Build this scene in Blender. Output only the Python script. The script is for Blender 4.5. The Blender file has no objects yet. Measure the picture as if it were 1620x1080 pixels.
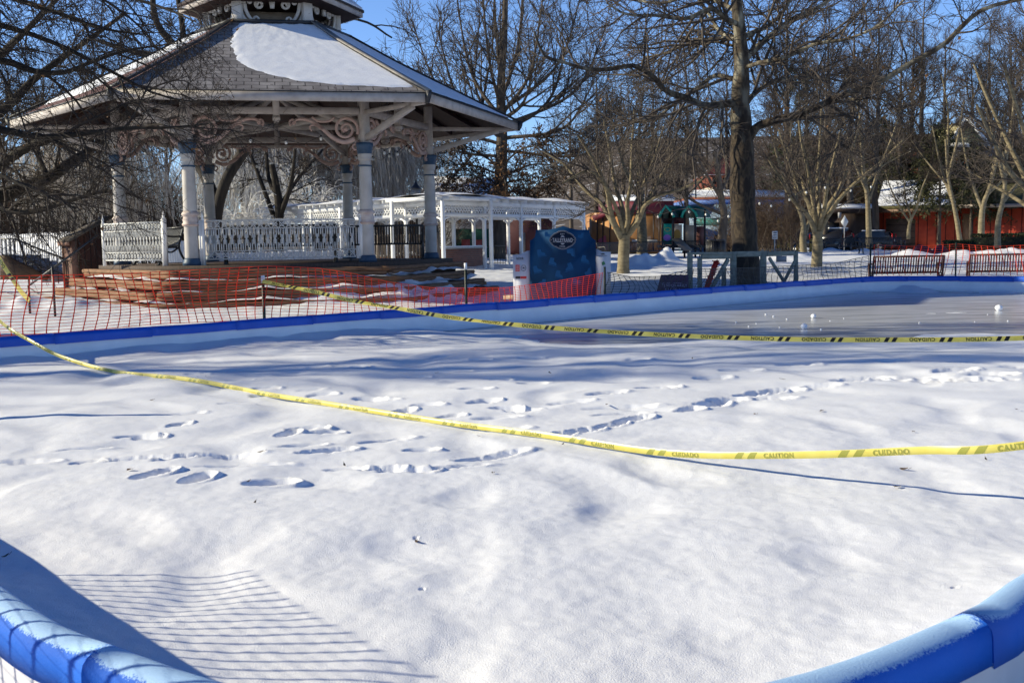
import bpy, math, random
import numpy as np
from mathutils import Vector, Matrix
R = math.radians
S = bpy.context.scene
COL = S.collection

# ------------------------------------------------------------------ camera
F_PX = 1680.0; EYE = 1.45
PITCH = math.atan(156.6 / F_PX); ROLL = R(1.0)
cam_d = bpy.data.cameras.new('camera'); cam = bpy.data.objects.new('camera', cam_d); COL.objects.link(cam)
cam_d.sensor_fit = 'HORIZONTAL'; cam_d.sensor_width = 36.0; cam_d.lens = 36.0 * F_PX / 1620.0
cam_d.clip_start = 0.05; cam_d.clip_end = 2000
FW = np.array([0, math.cos(PITCH), -math.sin(PITCH)]); UP0 = np.array([0, math.sin(PITCH), math.cos(PITCH)]); RT0 = np.array([1.0, 0, 0])
RT = RT0 * math.cos(ROLL) - UP0 * math.sin(ROLL); UPV = UP0 * math.cos(ROLL) + RT0 * math.sin(ROLL)
m = Matrix(((RT[0], UPV[0], -FW[0], 0), (RT[1], UPV[1], -FW[1], 0), (RT[2], UPV[2], -FW[2], EYE), (0, 0, 0, 1)))
cam.matrix_world = m
cam_d.dof.use_dof = True; cam_d.dof.focus_distance = 11.0; cam_d.dof.aperture_fstop = 9.0
S.camera = cam

# ------------------------------------------------------------------ light
SUN_EL = R(24.5); SUN_AZ = R(-88.0)          # azimuth from +Y, clockwise: low winter sun from the left
w = bpy.data.worlds.new("World"); S.world = w; w.use_nodes = True
nt = w.node_tree; bg = nt.nodes['Background']
sky = nt.nodes.new('ShaderNodeTexSky'); sky.sky_type = 'NISHITA'; sky.sun_disc = False
sky.sun_elevation = SUN_EL; sky.sun_rotation = SUN_AZ
sky.altitude = 1500; sky.air_density = 1.0; sky.dust_density = 0.0; sky.ozone_density = 6.0
# clear winter sky: pale near the horizon, deep blue overhead
geo = nt.nodes.new('ShaderNodeTexCoord'); sep = nt.nodes.new('ShaderNodeSeparateXYZ'); nt.links.new(geo.outputs['Generated'], sep.inputs[0])
mr = nt.nodes.new('ShaderNodeMapRange'); mr.interpolation_type = 'SMOOTHSTEP'; mr.inputs['From Min'].default_value = .2; mr.inputs['From Max'].default_value = .55; nt.links.new(sep.outputs['Z'], mr.inputs['Value'])
tint = nt.nodes.new('ShaderNodeMix'); tint.data_type = 'RGBA'; tint.inputs[6].default_value = (2.05, 1.95, 2.05, 1); tint.inputs[7].default_value = (.32, .68, 1.05, 1); nt.links.new(mr.outputs[0], tint.inputs[0])
mul = nt.nodes.new('ShaderNodeMix'); mul.data_type = 'RGBA'; mul.blend_type = 'MULTIPLY'; mul.inputs[0].default_value = 1; nt.links.new(sky.outputs[0], mul.inputs[6]); nt.links.new(tint.outputs[2], mul.inputs[7])
nt.links.new(mul.outputs[2], bg.inputs[0]); bg.inputs[1].default_value = 0.07
sun_d = bpy.data.lights.new('sun', 'SUN'); sun_d.energy = 4.9; sun_d.angle = R(0.53); sun_d.color = (1.0, 0.915, 0.69)
sun = bpy.data.objects.new('sun', sun_d); COL.objects.link(sun)
sdir = Vector((math.sin(SUN_AZ) * math.cos(SUN_EL), math.cos(SUN_AZ) * math.cos(SUN_EL), math.sin(SUN_EL)))
sun.rotation_euler = sdir.to_track_quat('Z', 'Y').to_euler()
S.view_settings.view_transform = 'Standard'; S.view_settings.look = 'None'
S.view_settings.exposure = 0.50; S.view_settings.gamma = 1.0
S.render.engine = 'CYCLES'
S.cycles.max_bounces = 5; S.cycles.diffuse_bounces = 3; S.cycles.glossy_bounces = 2; S.cycles.transmission_bounces = 2
S.cycles.use_denoising = True; S.cycles.caustics_reflective = False; S.cycles.caustics_refractive = False

# ------------------------------------------------------------------ pixel <-> place
def ray(px, py):
    return RT * ((px - 810) / F_PX) + UPV * ((540 - py) / F_PX) + FW
def P(px, py, Y):
    d = ray(px, py); t = Y / d[1]
    return np.array([d[0] * t, Y, EYE + d[2] * t])
def g(px, py, z):
    d = ray(px, py); t = (z - EYE) / d[2]
    return np.array([d[0] * t, d[1] * t, z])

# ------------------------------------------------------------------ noise
def _hash(ix, iy, seed):
    h = (ix.astype(np.int64) * 374761393 + iy.astype(np.int64) * 668265263 + seed * 1442695041) & 0xffffffff
    h = ((h ^ (h >> 13)) * 1274126177) & 0xffffffff
    return (h ^ (h >> 16)) & 0xffffffff
def noise2(x, y, seed=0):
    x = np.asarray(x, float); y = np.asarray(y, float)
    ix = np.floor(x); iy = np.floor(y); fx = x - ix; fy = y - iy
    u = fx * fx * fx * (fx * (fx * 6 - 15) + 10); v = fy * fy * fy * (fy * (fy * 6 - 15) + 10)
    def gr(dx, dy):
        a = _hash(ix + dx, iy + dy, seed) / 4294967296.0 * 2 * np.pi
        return np.cos(a) * (fx - dx) + np.sin(a) * (fy - dy)
    a = gr(0, 0) * (1 - u) + gr(1, 0) * u; b = gr(0, 1) * (1 - u) + gr(1, 1) * u
    return a * (1 - v) + b * v
def fbm(x, y, oct=4, seed=0):
    s = 0; a = 1.0
    for i in range(oct):
        s = s + a * noise2(x * 2 ** i, y * 2 ** i, seed + i * 7); a *= 0.5
    return s
def sstep(a, b, x):
    t = np.clip((np.asarray(x, float) - a) / (b - a), 0, 1); return t * t * (3 - 2 * t)
def nrm(v):
    v = np.asarray(v, float); return v / max(1e-9, np.linalg.norm(v))
def catmull(pts, n):
    p = np.asarray(pts, float); p = np.vstack([2 * p[0] - p[1], p, 2 * p[-1] - p[-2]])
    segs = len(p) - 3; ts = np.linspace(0, segs - 1e-6, n); out = []
    for t in ts:
        i = int(t); f = t - i; a, b, c, d = p[i], p[i + 1], p[i + 2], p[i + 3]
        out.append(0.5 * ((2 * b) + (-a + c) * f + (2 * a - 5 * b + 4 * c - d) * f * f + (-a + 3 * b - 3 * c + d) * f ** 3))
    return np.array(out)

# ------------------------------------------------------------------ mesh building
def mesh_np(name, verts, faces, smooth=False):
    """faces: (N,k) array or list of index lists"""
    me = bpy.data.meshes.new(name)
    verts = np.asarray(verts, np.float32)
    if isinstance(faces, np.ndarray):
        n, k = faces.shape; idx = faces.ravel().astype(np.int32)
        starts = np.arange(0, n * k, k, dtype=np.int32)
    else:
        n = len(faces); lens = np.array([len(f) for f in faces], np.int32)
        idx = np.array([i for f in faces for i in f], np.int32)
        starts = np.concatenate([[0], np.cumsum(lens)[:-1]]).astype(np.int32) if n else np.zeros(0, np.int32)
    me.vertices.add(len(verts)); me.vertices.foreach_set('co', verts.ravel())
    me.loops.add(len(idx)); me.loops.foreach_set('vertex_index', idx)
    me.polygons.add(n); me.polygons.foreach_set('loop_start', starts)
    if smooth: me.polygons.foreach_set('use_smooth', np.ones(n, bool))
    me.update(calc_edges=True); me.validate()
    return me

def off(o):
    v = np.zeros(3)
    while o is not None:
        v = v + np.array(o.location); o = o.parent
    return v

def link(name, me, mat, parent=None, at=None):
    o = bpy.data.objects.new(name, me)
    if mat is not None: me.materials.append(mat)
    COL.objects.link(o)
    if parent is not None: o.parent = parent
    if at is not None: o.location = at
    return o

class MB:
    def __init__(s): s.v = []; s.f = []
    def add(s, vs, fs):
        n = len(s.v); s.v.extend([tuple(map(float, p)) for p in vs]); s.f.extend([[i + n for i in f] for f in fs]); return s
    def boxf(s, o, ax, ay, az):
        """box centred at o with half-axis vectors"""
        o, ax, ay, az = map(lambda q: np.asarray(q, float), (o, ax, ay, az))
        vs = [o + i * ax + j * ay + k * az for k in (-1, 1) for j in (-1, 1) for i in (-1, 1)]
        return s.add(vs, [(0, 2, 3, 1), (4, 5, 7, 6), (0, 1, 5, 4), (2, 6, 7, 3), (0, 4, 6, 2), (1, 3, 7, 5)])
    def box(s, c, size, rz=0.0):
        ca, sa = math.cos(rz), math.sin(rz)
        return s.boxf(c, (ca * size[0] / 2, sa * size[0] / 2, 0), (-sa * size[1] / 2, ca * size[1] / 2, 0), (0, 0, size[2] / 2))
    def beam(s, p0, p1, w, h, up=(0, 0, 1)):
        p0 = np.asarray(p0, float); p1 = np.asarray(p1, float); t = p1 - p0; L = np.linalg.norm(t); t = t / L
        sd = np.cross(t, up); sd = nrm(sd) if np.linalg.norm(sd) > 1e-6 else np.array([1.0, 0, 0]); u = np.cross(sd, t)
        return s.boxf((p0 + p1) / 2, t * L / 2, sd * w / 2, u * h / 2)
    def tube(s, pts, r, n=6, cap=True):
        pts = [np.asarray(p, float) for p in pts]; rr = r if hasattr(r, '__len__') else [r] * len(pts)
        base = len(s.v); ref = None; N = len(pts)
        for i in range(N):
            t = nrm(pts[min(i + 1, N - 1)] - pts[max(i - 1, 0)])
            if ref is None: ref = np.array([0, 0, 1.0]) if abs(t[2]) < 0.9 else np.array([1.0, 0, 0])
            a = nrm(np.cross(t, ref)); b = np.cross(a, t); ref = b if abs(np.dot(b, t)) < .99 else ref
            for k in range(n):
                th = 2 * math.pi * k / n; s.v.append(tuple(pts[i] + rr[i] * (math.cos(th) * a + math.sin(th) * b)))
        for i in range(N - 1):
            for k in range(n):
                k2 = (k + 1) % n; s.f.append([base + i * n + k, base + i * n + k2, base + (i + 1) * n + k2, base + (i + 1) * n + k])
        if cap:
            s.f.append([base + k for k in range(n)][::-1]); s.f.append([base + (N - 1) * n + k for k in range(n)])
        return s
    def lathe(s, c, prof, n=16):
        base = len(s.v); c = np.asarray(c, float)
        for (r, z) in prof:
            for k in range(n):
                th = 2 * math.pi * k / n; s.v.append((c[0] + r * math.cos(th), c[1] + r * math.sin(th), c[2] + z))
        for i in range(len(prof) - 1):
            for k in range(n):
                k2 = (k + 1) % n; s.f.append([base + i * n + k, base + i * n + k2, base + (i + 1) * n + k2, base + (i + 1) * n + k])
        s.f.append([base + k for k in range(n)][::-1]); s.f.append([base + (len(prof) - 1) * n + k for k in range(n)])
        return s
    def ribbon(s, pts, nvec, wid, th):
        """sweep a wid x th rectangle along pts; th along nvec"""
        pts = [np.asarray(p, float) for p in pts]; nv = nrm(nvec); N = len(pts); base = len(s.v)
        ww = wid if hasattr(wid, '__len__') else [wid] * N
        for i in range(N):
            t = nrm(pts[min(i + 1, N - 1)] - pts[max(i - 1, 0)]); b = nrm(np.cross(nv, t))
            for (a, c) in ((-1, -1), (1, -1), (1, 1), (-1, 1)):
                s.v.append(tuple(pts[i] + b * a * ww[i] / 2 + nv * c * th / 2))
        for i in range(N - 1):
            for k in range(4):
                k2 = (k + 1) % 4; s.f.append([base + i * 4 + k, base + i * 4 + k2, base + i * 4 + 4 + k2, base + i * 4 + 4 + k])
        s.f.append([base + 3, base + 2, base + 1, base]); e = base + (N - 1) * 4; s.f.append([e, e + 1, e + 2, e + 3])
        return s
    def prism(s, poly, ext):
        n = len(poly); ext = np.asarray(ext, float); a = [np.asarray(p, float) for p in poly]
        vs = a + [p + ext for p in a]
        return s.add(vs, [list(range(n))[::-1], [n + i for i in range(n)]] + [[i, (i + 1) % n, n + (i + 1) % n, n + i] for i in range(n)])
    def grid(s, pts):
        """pts[i][j] 3-D"""
        a = np.asarray(pts, float); n, m = a.shape[:2]; base = len(s.v)
        s.v.extend(map(tuple, a.reshape(-1, 3)))
        for i in range(n - 1):
            for j in range(m - 1):
                q = base + i * m + j; s.f.append([q, q + 1, q + m + 1, q + m])
        return s
    def ball(s, c, r, n=8, m=6, sq=(1, 1, 1)):
        prof = [(r * math.sin(math.pi * (i + .02) / (m + .04)), -r * math.cos(math.pi * (i + .02) / (m + .04))) for i in range(m + 1)]
        b = len(s.v); s.lathe((0, 0, 0), prof, n)
        for i in range(b, len(s.v)):
            q = s.v[i]; s.v[i] = (c[0] + q[0] * sq[0], c[1] + q[1] * sq[1], c[2] + q[2] * sq[2])
        return s
    def make(s, name, mat, parent=None, at=None, smooth=False, bevel=0.0):
        o_ = np.zeros(3)
        if parent is not None: o_ = off(parent)
        if at is not None: o_ = o_ + np.asarray(at, float)
        vs = np.asarray(s.v, float) - o_
        o = link(name, mesh_np(name, vs, s.f, smooth), mat, parent, at)
        if bevel > 0:
            md = o.modifiers.new('edge', 'BEVEL'); md.width = bevel; md.segments = 1; md.limit_method = 'ANGLE'
        return o

def tag(o, label=None, cat=None, group=None, kind=None):
    if label: o['label'] = label
    if cat: o['category'] = cat
    if group: o['group'] = group
    if kind: o['kind'] = kind
    return o
def thing(name, label, cat, loc=(0, 0, 0), group=None):
    o = bpy.data.objects.new(name, None); o.empty_display_size = 0.3; COL.objects.link(o); o.location = loc
    return tag(o, label, cat, group)
def dup(root, loc=None, rz=None, sc=None, label=None, group=None):
    def cp(o, par):
        c = o.copy(); COL.objects.link(c); c.parent = par
        for ch in KIDS.get(o.name, None) or [q for q in o.children]: cp(ch, c)
        return c
    r = cp(root, None)
    if loc is not None: r.location = loc
    if rz is not None: r.rotation_euler = (0, 0, rz)
    if sc is not None: r.scale = sc if hasattr(sc, '__len__') else (sc, sc, sc)
    if label: r['label'] = label
    if group: r['group'] = group
    return r
KIDS = {}

# ------------------------------------------------------------------ materials
MATS = {}
def mk(name, c1, c2=None, scale=6.0, rough=0.6, bump=0.0, bscale=40.0, metal=0.0, spec=0.35, detail=4.0, stretch=None, lo=0.35, hi=0.65, extra=None):
    if name in MATS: return MATS[name]
    ma = bpy.data.materials.new(name); ma.use_nodes = True; MATS[name] = ma
    t = ma.node_tree; N = t.nodes; L = t.links; b = N['Principled BSDF']
    b.inputs['Roughness'].default_value = rough; b.inputs['Metallic'].default_value = metal
    b.inputs['Specular IOR Level'].default_value = spec; b.inputs['Base Color'].default_value = (*c1, 1)
    tc = N.new('ShaderNodeTexCoord'); vec = tc.outputs['Object']
    if stretch:
        mp = N.new('ShaderNodeMapping'); mp.inputs['Scale'].default_value = stretch; L.new(vec, mp.inputs[0]); vec = mp.outputs[0]
    if c2 is not None:
        no = N.new('ShaderNodeTexNoise'); no.inputs['Scale'].default_value = scale; no.inputs['Detail'].default_value = detail; L.new(vec, no.inputs['Vector'])
        cr = N.new('ShaderNodeValToRGB'); cr.color_ramp.elements[0].position = lo; cr.color_ramp.elements[1].position = hi
        cr.color_ramp.elements[0].color = (*c1, 1); cr.color_ramp.elements[1].color = (*c2, 1)
        L.new(no.outputs['Fac'], cr.inputs[0]); L.new(cr.outputs[0], b.inputs['Base Color'])
        if extra:      # a second, sparser patch colour: (colour, scale, threshold)
            n2 = N.new('ShaderNodeTexNoise'); n2.inputs['Scale'].default_value = extra[1]; n2.inputs['Detail'].default_value = 5; L.new(vec, n2.inputs['Vector'])
            c3 = N.new('ShaderNodeValToRGB'); c3.color_ramp.elements[0].position = extra[2]; c3.color_ramp.elements[1].position = extra[2] + (extra[3] if len(extra) > 3 else .05)
            L.new(n2.outputs['Fac'], c3.inputs[0])
            mx = N.new('ShaderNodeMix'); mx.data_type = 'RGBA'; L.new(c3.outputs[0], mx.inputs[0]); L.new(cr.outputs[0], mx.inputs[6])
            mx.inputs[7].default_value = (*extra[0], 1); L.new(mx.outputs[2], b.inputs['Base Color'])
    if bump > 0:
        nb = N.new('ShaderNodeTexNoise'); nb.inputs['Scale'].default_value = bscale; nb.inputs['Detail'].default_value = 5; L.new(vec, nb.inputs['Vector'])
        bp = N.new('ShaderNodeBump'); bp.inputs['Strength'].default_value = bump; bp.inputs['Distance'].default_value = 0.02
        L.new(nb.outputs['Fac'], bp.inputs['Height']); L.new(bp.outputs[0], b.inputs['Normal'])
    return ma

# snow with fine grain
def translucent(ma, fac):
    t = ma.node_tree; N = t.nodes; L = t.links; b = N['Principled BSDF']; out = [n for n in N if n.type == 'OUTPUT_MATERIAL'][0]
    tr = N.new('ShaderNodeBsdfTranslucent'); mx = N.new('ShaderNodeMixShader'); mx.inputs[0].default_value = fac
    if b.inputs['Base Color'].links: L.new(b.inputs['Base Color'].links[0].from_socket, tr.inputs[0])
    else: tr.inputs[0].default_value = b.inputs['Base Color'].default_value
    L.new(b.outputs[0], mx.inputs[1]); L.new(tr.outputs[0], mx.inputs[2]); L.new(mx.outputs[0], out.inputs[0]); return ma
def snow_mat(name, col, grain):
    ma = mk(name, col, tuple(min(.95, c * 1.04) for c in col), scale=3.0, rough=0.55, spec=0.25)
    _t = ma.node_tree; _b = _t.nodes['Principled BSDF']; src = _b.inputs['Base Color'].links[0].from_socket; _tc = [n for n in _t.nodes if n.type == 'TEX_COORD'][0]
    gn = _t.nodes.new('ShaderNodeTexNoise'); gn.inputs['Scale'].default_value = 210; gn.inputs['Detail'].default_value = 4; gn.inputs['Roughness'].default_value = .7; _t.links.new(_tc.outputs['Object'], gn.inputs['Vector'])
    gr = _t.nodes.new('ShaderNodeMapRange'); gr.inputs['From Min'].default_value = .3; gr.inputs['From Max'].default_value = .7; gr.inputs['To Min'].default_value = .86; gr.inputs['To Max'].default_value = 1.08; _t.links.new(gn.outputs['Fac'], gr.inputs['Value'])
    gm = _t.nodes.new('ShaderNodeMix'); gm.data_type = 'RGBA'; gm.blend_type = 'MULTIPLY'; gm.inputs[0].default_value = 1; _t.links.new(src, gm.inputs[6]); _t.links.new(gr.outputs[0], gm.inputs[7]); _t.links.new(gm.outputs[2], _b.inputs['Base Color'])
    t = ma.node_tree; N = t.nodes; L = t.links; b = N['Principled BSDF']; tc = [n for n in N if n.type == 'TEX_COORD'][0]
    a = N.new('ShaderNodeTexNoise'); a.inputs['Scale'].default_value = 180; a.inputs['Detail'].default_value = 3; L.new(tc.outputs['Object'], a.inputs['Vector'])
    c = N.new('ShaderNodeTexNoise'); c.inputs['Scale'].default_value = 38; c.inputs['Detail'].default_value = 6; L.new(tc.outputs['Object'], c.inputs['Vector'])
    b1 = N.new('ShaderNodeBump'); b1.inputs['Strength'].default_value = grain; b1.inputs['Distance'].default_value = 0.005; L.new(a.outputs['Fac'], b1.inputs['Height'])
    b2 = N.new('ShaderNodeBump'); b2.inputs['Strength'].default_value = grain * .28; b2.inputs['Distance'].default_value = 0.006; L.new(c.outputs['Fac'], b2.inputs['Height'])
    L.new(b1.outputs[0], b2.inputs['Normal']); L.new(b2.outputs[0], b.inputs['Normal'])
    return ma
SNOW = snow_mat('snow', (0.84, 0.85, 0.88), 0.55)
SNOWG = snow_mat('trodden_snow', (0.80, 0.81, 0.84), 0.9)
SNOWP = mk('packed_snow', (0.82, 0.83, 0.86), (0.86, 0.87, 0.9), scale=4, rough=.6, bump=.5, bscale=18)
CREAM_LIT = mk('cream_paint_lit', (.40, .365, .335), (.50, .465, .43), scale=3, rough=.55, bump=.1, extra=((.34, .29, .26), 8, .68))  # sunlit copy of the cream paint: columns lightened in the colour itself
CREAM_SHADED = mk('weathered_cream_shaded', (0.35, 0.305, 0.275), (0.46, 0.41, 0.375), scale=5, rough=.6, bump=.15, bscale=60, lo=.3, hi=.6, extra=((0.30, 0.26, 0.24), 9, .66))  # same weathered paint, colour lowered to carry the shade under the roof
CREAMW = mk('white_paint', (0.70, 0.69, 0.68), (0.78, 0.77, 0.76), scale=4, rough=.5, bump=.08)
RAILW = mk('chipped_white_iron', (0.47, 0.47, 0.46), (0.58, 0.58, 0.57), scale=5, rough=.5, extra=((0.38, 0.24, 0.12), 14, .68))
PINK = mk('faded_red_paint', (0.42, 0.27, 0.23), (0.50, 0.36, 0.31), scale=8, rough=.65, bump=.1)
NAVY = mk('navy_paint', (0.025, 0.055, 0.10), (0.04, 0.08, 0.14), scale=8, rough=.5)
SLATE0 = mk('grey_slate', (0.20, 0.185, 0.18), (0.33, 0.31, 0.30), scale=3.2, rough=.8, bump=.2, bscale=25, extra=((0.13, 0.11, 0.11), 4.5, .62))
RSLATE0 = mk('red_slate', (0.13, 0.065, 0.06), (0.20, 0.10, 0.09), scale=3.0, rough=.8, bump=.2)
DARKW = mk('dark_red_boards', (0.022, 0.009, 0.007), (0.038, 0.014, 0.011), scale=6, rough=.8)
BLACKM = mk('black_metal', (0.012, 0.012, 0.014), (0.02, 0.02, 0.022), rough=.4, spec=.5)
IRON = mk('dark_ridge_metal', (0.02, 0.022, 0.026), (0.04, 0.04, 0.045), rough=.5)
TIMBER = mk('timber', (0.15, 0.075, 0.036), (0.26, 0.14, 0.072), scale=3, rough=.75, bump=.35, bscale=14, stretch=(1, 1, 7), extra=((0.09, 0.045, 0.025), 2.2, .62))
BLUE = mk('blue_vinyl', (0.006, 0.075, 0.46), (0.008, 0.095, 0.54), scale=3, rough=.45, spec=.4, bump=.05)
LINER = mk('white_liner', (0.74, 0.75, 0.78), (0.82, 0.83, 0.85), scale=2.5, rough=.35, spec=.4, bump=.25, bscale=5)
TAPEY = mk('yellow_tape', (0.76, 0.64, 0.12), (0.82, 0.71, 0.18), scale=9, rough=.3, spec=.5)
translucent(TAPEY, .35)
TAPEK = mk('tape_black_ink', (0.015, 0.014, 0.012), rough=.4)
TAPEG = mk('tape_show_through_ink', (0.27, 0.27, 0.05), rough=.35)
ORANGE = mk('orange_plastic', (0.70, 0.035, 0.010), (0.82, 0.06, 0.015), scale=4, rough=.45, spec=.35); translucent(ORANGE, .35)
DKMESH = mk('dark_plastic_mesh', (0.018, 0.016, 0.016), (0.03, 0.026, 0.026), rough=.5)
POSTG = mk('dark_green_steel', (0.012, 0.02, 0.016), (0.02, 0.03, 0.024), rough=.5)
WHITE = mk('plain_white', (0.75, 0.75, 0.75), (0.8, 0.8, 0.8), rough=.5)
# ================================================================== rink outline
RINK = catmull([(0, 2.33), (.63, 2.5), (1.26, 2.93), (1.6, 3.27), (2.6, 4.2), (6, 7.35), (12, 12.8), (16.5, 16.9), (18.3, 18.9), (18.4, 20.2), (16.8, 22.0), (13.3, 25.3),
                (12.0, 26.6), (10.9, 27.4), (9.7, 27.7), (8.5, 27.1), (5.7, 24.45), (2.3, 21.2), (-.1, 18.9), (-3.7, 15.46), (-6.28, 13.0), (-7.5, 11.8), (-7.9, 10.9), (-7.6, 10.05),
                (-6, 8.25), (-3, 4.87), (-1.52, 3.18), (-1.06, 2.77), (-.6, 2.47), (0, 2.33)], 700)
_d = np.concatenate([[0], np.cumsum(np.linalg.norm(np.diff(RINK, axis=0), axis=1))])
RLEN = _d[-1]
def rink_at(s):
    s = np.mod(s, RLEN); x = np.interp(s, _d, RINK[:, 0]); y = np.interp(s, _d, RINK[:, 1])
    x2 = np.interp(np.mod(s + .05, RLEN), _d, RINK[:, 0]); y2 = np.interp(np.mod(s + .05, RLEN), _d, RINK[:, 1])
    t = nrm((x2 - x, y2 - y)); return np.array([x, y]), t, np.array([t[1], -t[0]])   # outward normal (counter-clockwise path)
def rink_sd(x, y):
    """signed distance to the outline, negative inside"""
    x = np.asarray(x, float); y = np.asarray(y, float); sh = x.shape; q = np.stack([x.ravel(), y.ravel()], 1)
    poly = RINK[::7]; out = np.empty(len(q)); ins = np.zeros(len(q), bool)
    a = poly; b = np.roll(poly, -1, 0)
    best = np.full(len(q), 1e9)
    for i in range(len(a)):
        e = b[i] - a[i]; L2 = e @ e
        if L2 < 1e-12: continue
        t = np.clip(((q - a[i]) @ e) / L2, 0, 1); d = q - a[i] - t[:, None] * e; best = np.minimum(best, (d * d).sum(1))
        c = ((a[i, 1] > q[:, 1]) != (b[i, 1] > q[:, 1]))
        if abs(e[1]) > 1e-12: ins ^= c & (q[:, 0] < e[0] * (q[:, 1] - a[i, 1]) / e[1] + a[i, 0])
    out = np.sqrt(best); out[ins] *= -1
    return out.reshape(sh)

# ------------------------------------------------------------------ footprints: (px, py, length m, width m, turn deg from +x, depth, chunky)
FEET = []
def ft(px, py, L=.30, W=.12, a=8, d=.055, ch=0):
    if ch == 2: L, W, d, ch = L * .66, W * .8, d * .7, 1.2
    FEET.append((px, py, L * .9, W * .92, a, d * .92, ch))
for q in [(213, 697, .30, .11, 12), (236, 698, .26, .11, 20), (283, 677, .22, .10, 25), (296, 660, .3, .08, 5, .03), (244, 762, .31, .12, 30, .07, 1), (312, 768, .25, .13, 35, .075), (428, 772, .33, .15, 6, .08), (456, 693, .28, .12, 40, .06), (486, 684, .34, .12, 8, .06, 1), (512, 690, .3, .12, 12, .05, 1),
          (478, 714, .34, .10, 10, .04), (517, 722, .42, .12, 15, .055, 1), (313, 730, .6, .10, 8, .035, 1), (273, 736, .3, .1, 15, .03), (370, 728, .4, .11, 4, .035, 1), (382, 746, .62, .07, 5, .035), (370, 644, .34, .06, 8, .03), (419, 620, .30, .13, 5, .05), (417, 629, .28, .1, 5, .04), (508, 628, .3, .13, 5, .05), (491, 622, .3, .09, 5, .03),
          (378, 604, .3, .12, 0, .05), (501, 585, .3, .13, 0, .05), (310, 597, .3, .1, 0, .05), (546, 748, .3, .07, 0, .04), (611, 702, .42, .11, 12, .05), (666, 720, .26, .11, 3, .055), (638, 753, .34, .12, 5, .06, 1), (603, 749, .3, .11, 5, .04, 1), (668, 754, .22, .1, 8, .05, 1), (702, 749, .6, .09, 13, .035), (776, 729, .55, .13, 18, .06, 1), (584, 635, .34, .14, -8, .05), (606, 637, .3, .12, -4, .03),
          (635, 655, .3, .14, 30, .055), (675, 646, .3, .12, 0, .055), (712, 662, .26, .12, 12, .05), (765, 640, .32, .15, 15, .055), (751, 622, .34, .12, 3, .045), (788, 604, .3, .12, -2, .055), (843, 611, .34, .1, 3, .055), (800, 650, .3, .14, 0, .06, 1), (826, 652, .5, .2, 5, .05, 2), (786, 666, .42, .12, 6, .04), (569, 586, .24, .12, 0, .06), (803, 685, .34, .13, 5, .045),
          (980, 649, .65, .10, 0, .05), (980, 660, .5, .12, 4, .05), (890, 692, .35, .14, 15, .06, 2), (925, 687, .5, .16, 18, .07, 2), (965, 679, .5, .15, 22, .07, 2), (1000, 670, .42, .14, 22, .07, 1), (958, 627, .42, .14, 12, .05), (901, 641, .42, .13, 6, .045), (1039, 617, .45, .16, 5, .07), (1090, 655, .5, .2, 25, .07, 2), (1125, 644, .6, .2, 20, .07, 2), (1150, 637, .42, .18, 12, .06, 1), (1125, 601, .42, .16, 5, .06), (1009, 574, .34, .14, 0, .05),
          (1185, 627, .5, .2, 12, .08, 2), (1210, 622, .6, .25, 12, .09, 2), (1240, 618, .4, .2, 5, .06, 1), (1212, 635, .55, .16, 4, .05, 1), (1298, 614, .6, .2, 4, .07, 2), (1340, 604, .6, .25, 10, .08, 2), (1367, 600, .9, .3, 4, .10, 2), (1430, 600, .9, .14, -3, .05), (1509, 592, .5, .22, 6, .08, 1), (1568, 599, .5, .22, -8, .08, 1), (1613, 585, .5, .2, 0, .06), (1457, 604, 1.0, .08, -3, .04), (1530, 606, 1.0, .06, -4, .04),
          (700, 568, .34, .15, 0, .05), (760, 574, .3, .14, 0, .05, 1), (840, 570, .5, .2, 0, .05, 2), (660, 600, .3, .12, 0, .04), (720, 590, .4, .12, 0, .04), (130, 718, .4, .08, 12, .03), (55, 738, .32, .12, 10, .035), (20, 737, .4, .1, 6, .03), (138, 738, .24, .1, 5, .045), (210, 735, .5, .1, 3, .03, 1), (1170, 590, .5, .2, 0, .05, 1), (1260, 580, .5, .2, 0, .05, 1), (1420, 575, .5, .2, 0, .05, 1),
          (658, 857, .03, .02, 0, .012), (668, 940, .03, .02, 10, .01), (1510, 943, .04, .02, 10, .012)]:
    ft(*q)

def snow_h(x, y):
    """snow lying inside the rink, over the ice at z = 0"""
    dist = np.hypot(x, y)
    h = 0.105 + .024 * fbm(x * .8 + 3.1, y * .65, 2, 11) + .005 * noise2(x * 2.7, y * 2.3, 5) + .02 * noise2(x * .35, y * .35, 3)
    h = h - .036 * sstep(.0, .60, noise2(x * 1.25 + 7, y * 1.0, 19)) - .024 * sstep(.05, .55, noise2(x * 1.9 + 17, y * 1.6, 29))
    # wind ripple along the sun's side, a little stronger further out
    h = h + .012 * fbm(x * .8, y * 2.6, 3, 23) * sstep(5, 10, dist)
    h = np.maximum(h, .03 + .3 * (h - .03))
    # bare ice to the far right
    edge = y - (15.2 + 1.2 * noise2(x * .25, y * .2, 8) + .8 * noise2(x * .9, 7.1, 9)) - np.clip(1.0 - x, 0, 30) * 1.05
    k = sstep(-2.2, .8, edge)
    thin = -.038 + .05 * fbm(x * .55, y * 1.3, 4, 31)
    # snow that stays banked near the far boards
    h = h * (1 - k) + thin * k
    # shallow roughness
    h = h + .004 * fbm(x * 9, y * 9, 2, 77) * sstep(14, 4, dist)
    return h

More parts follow.
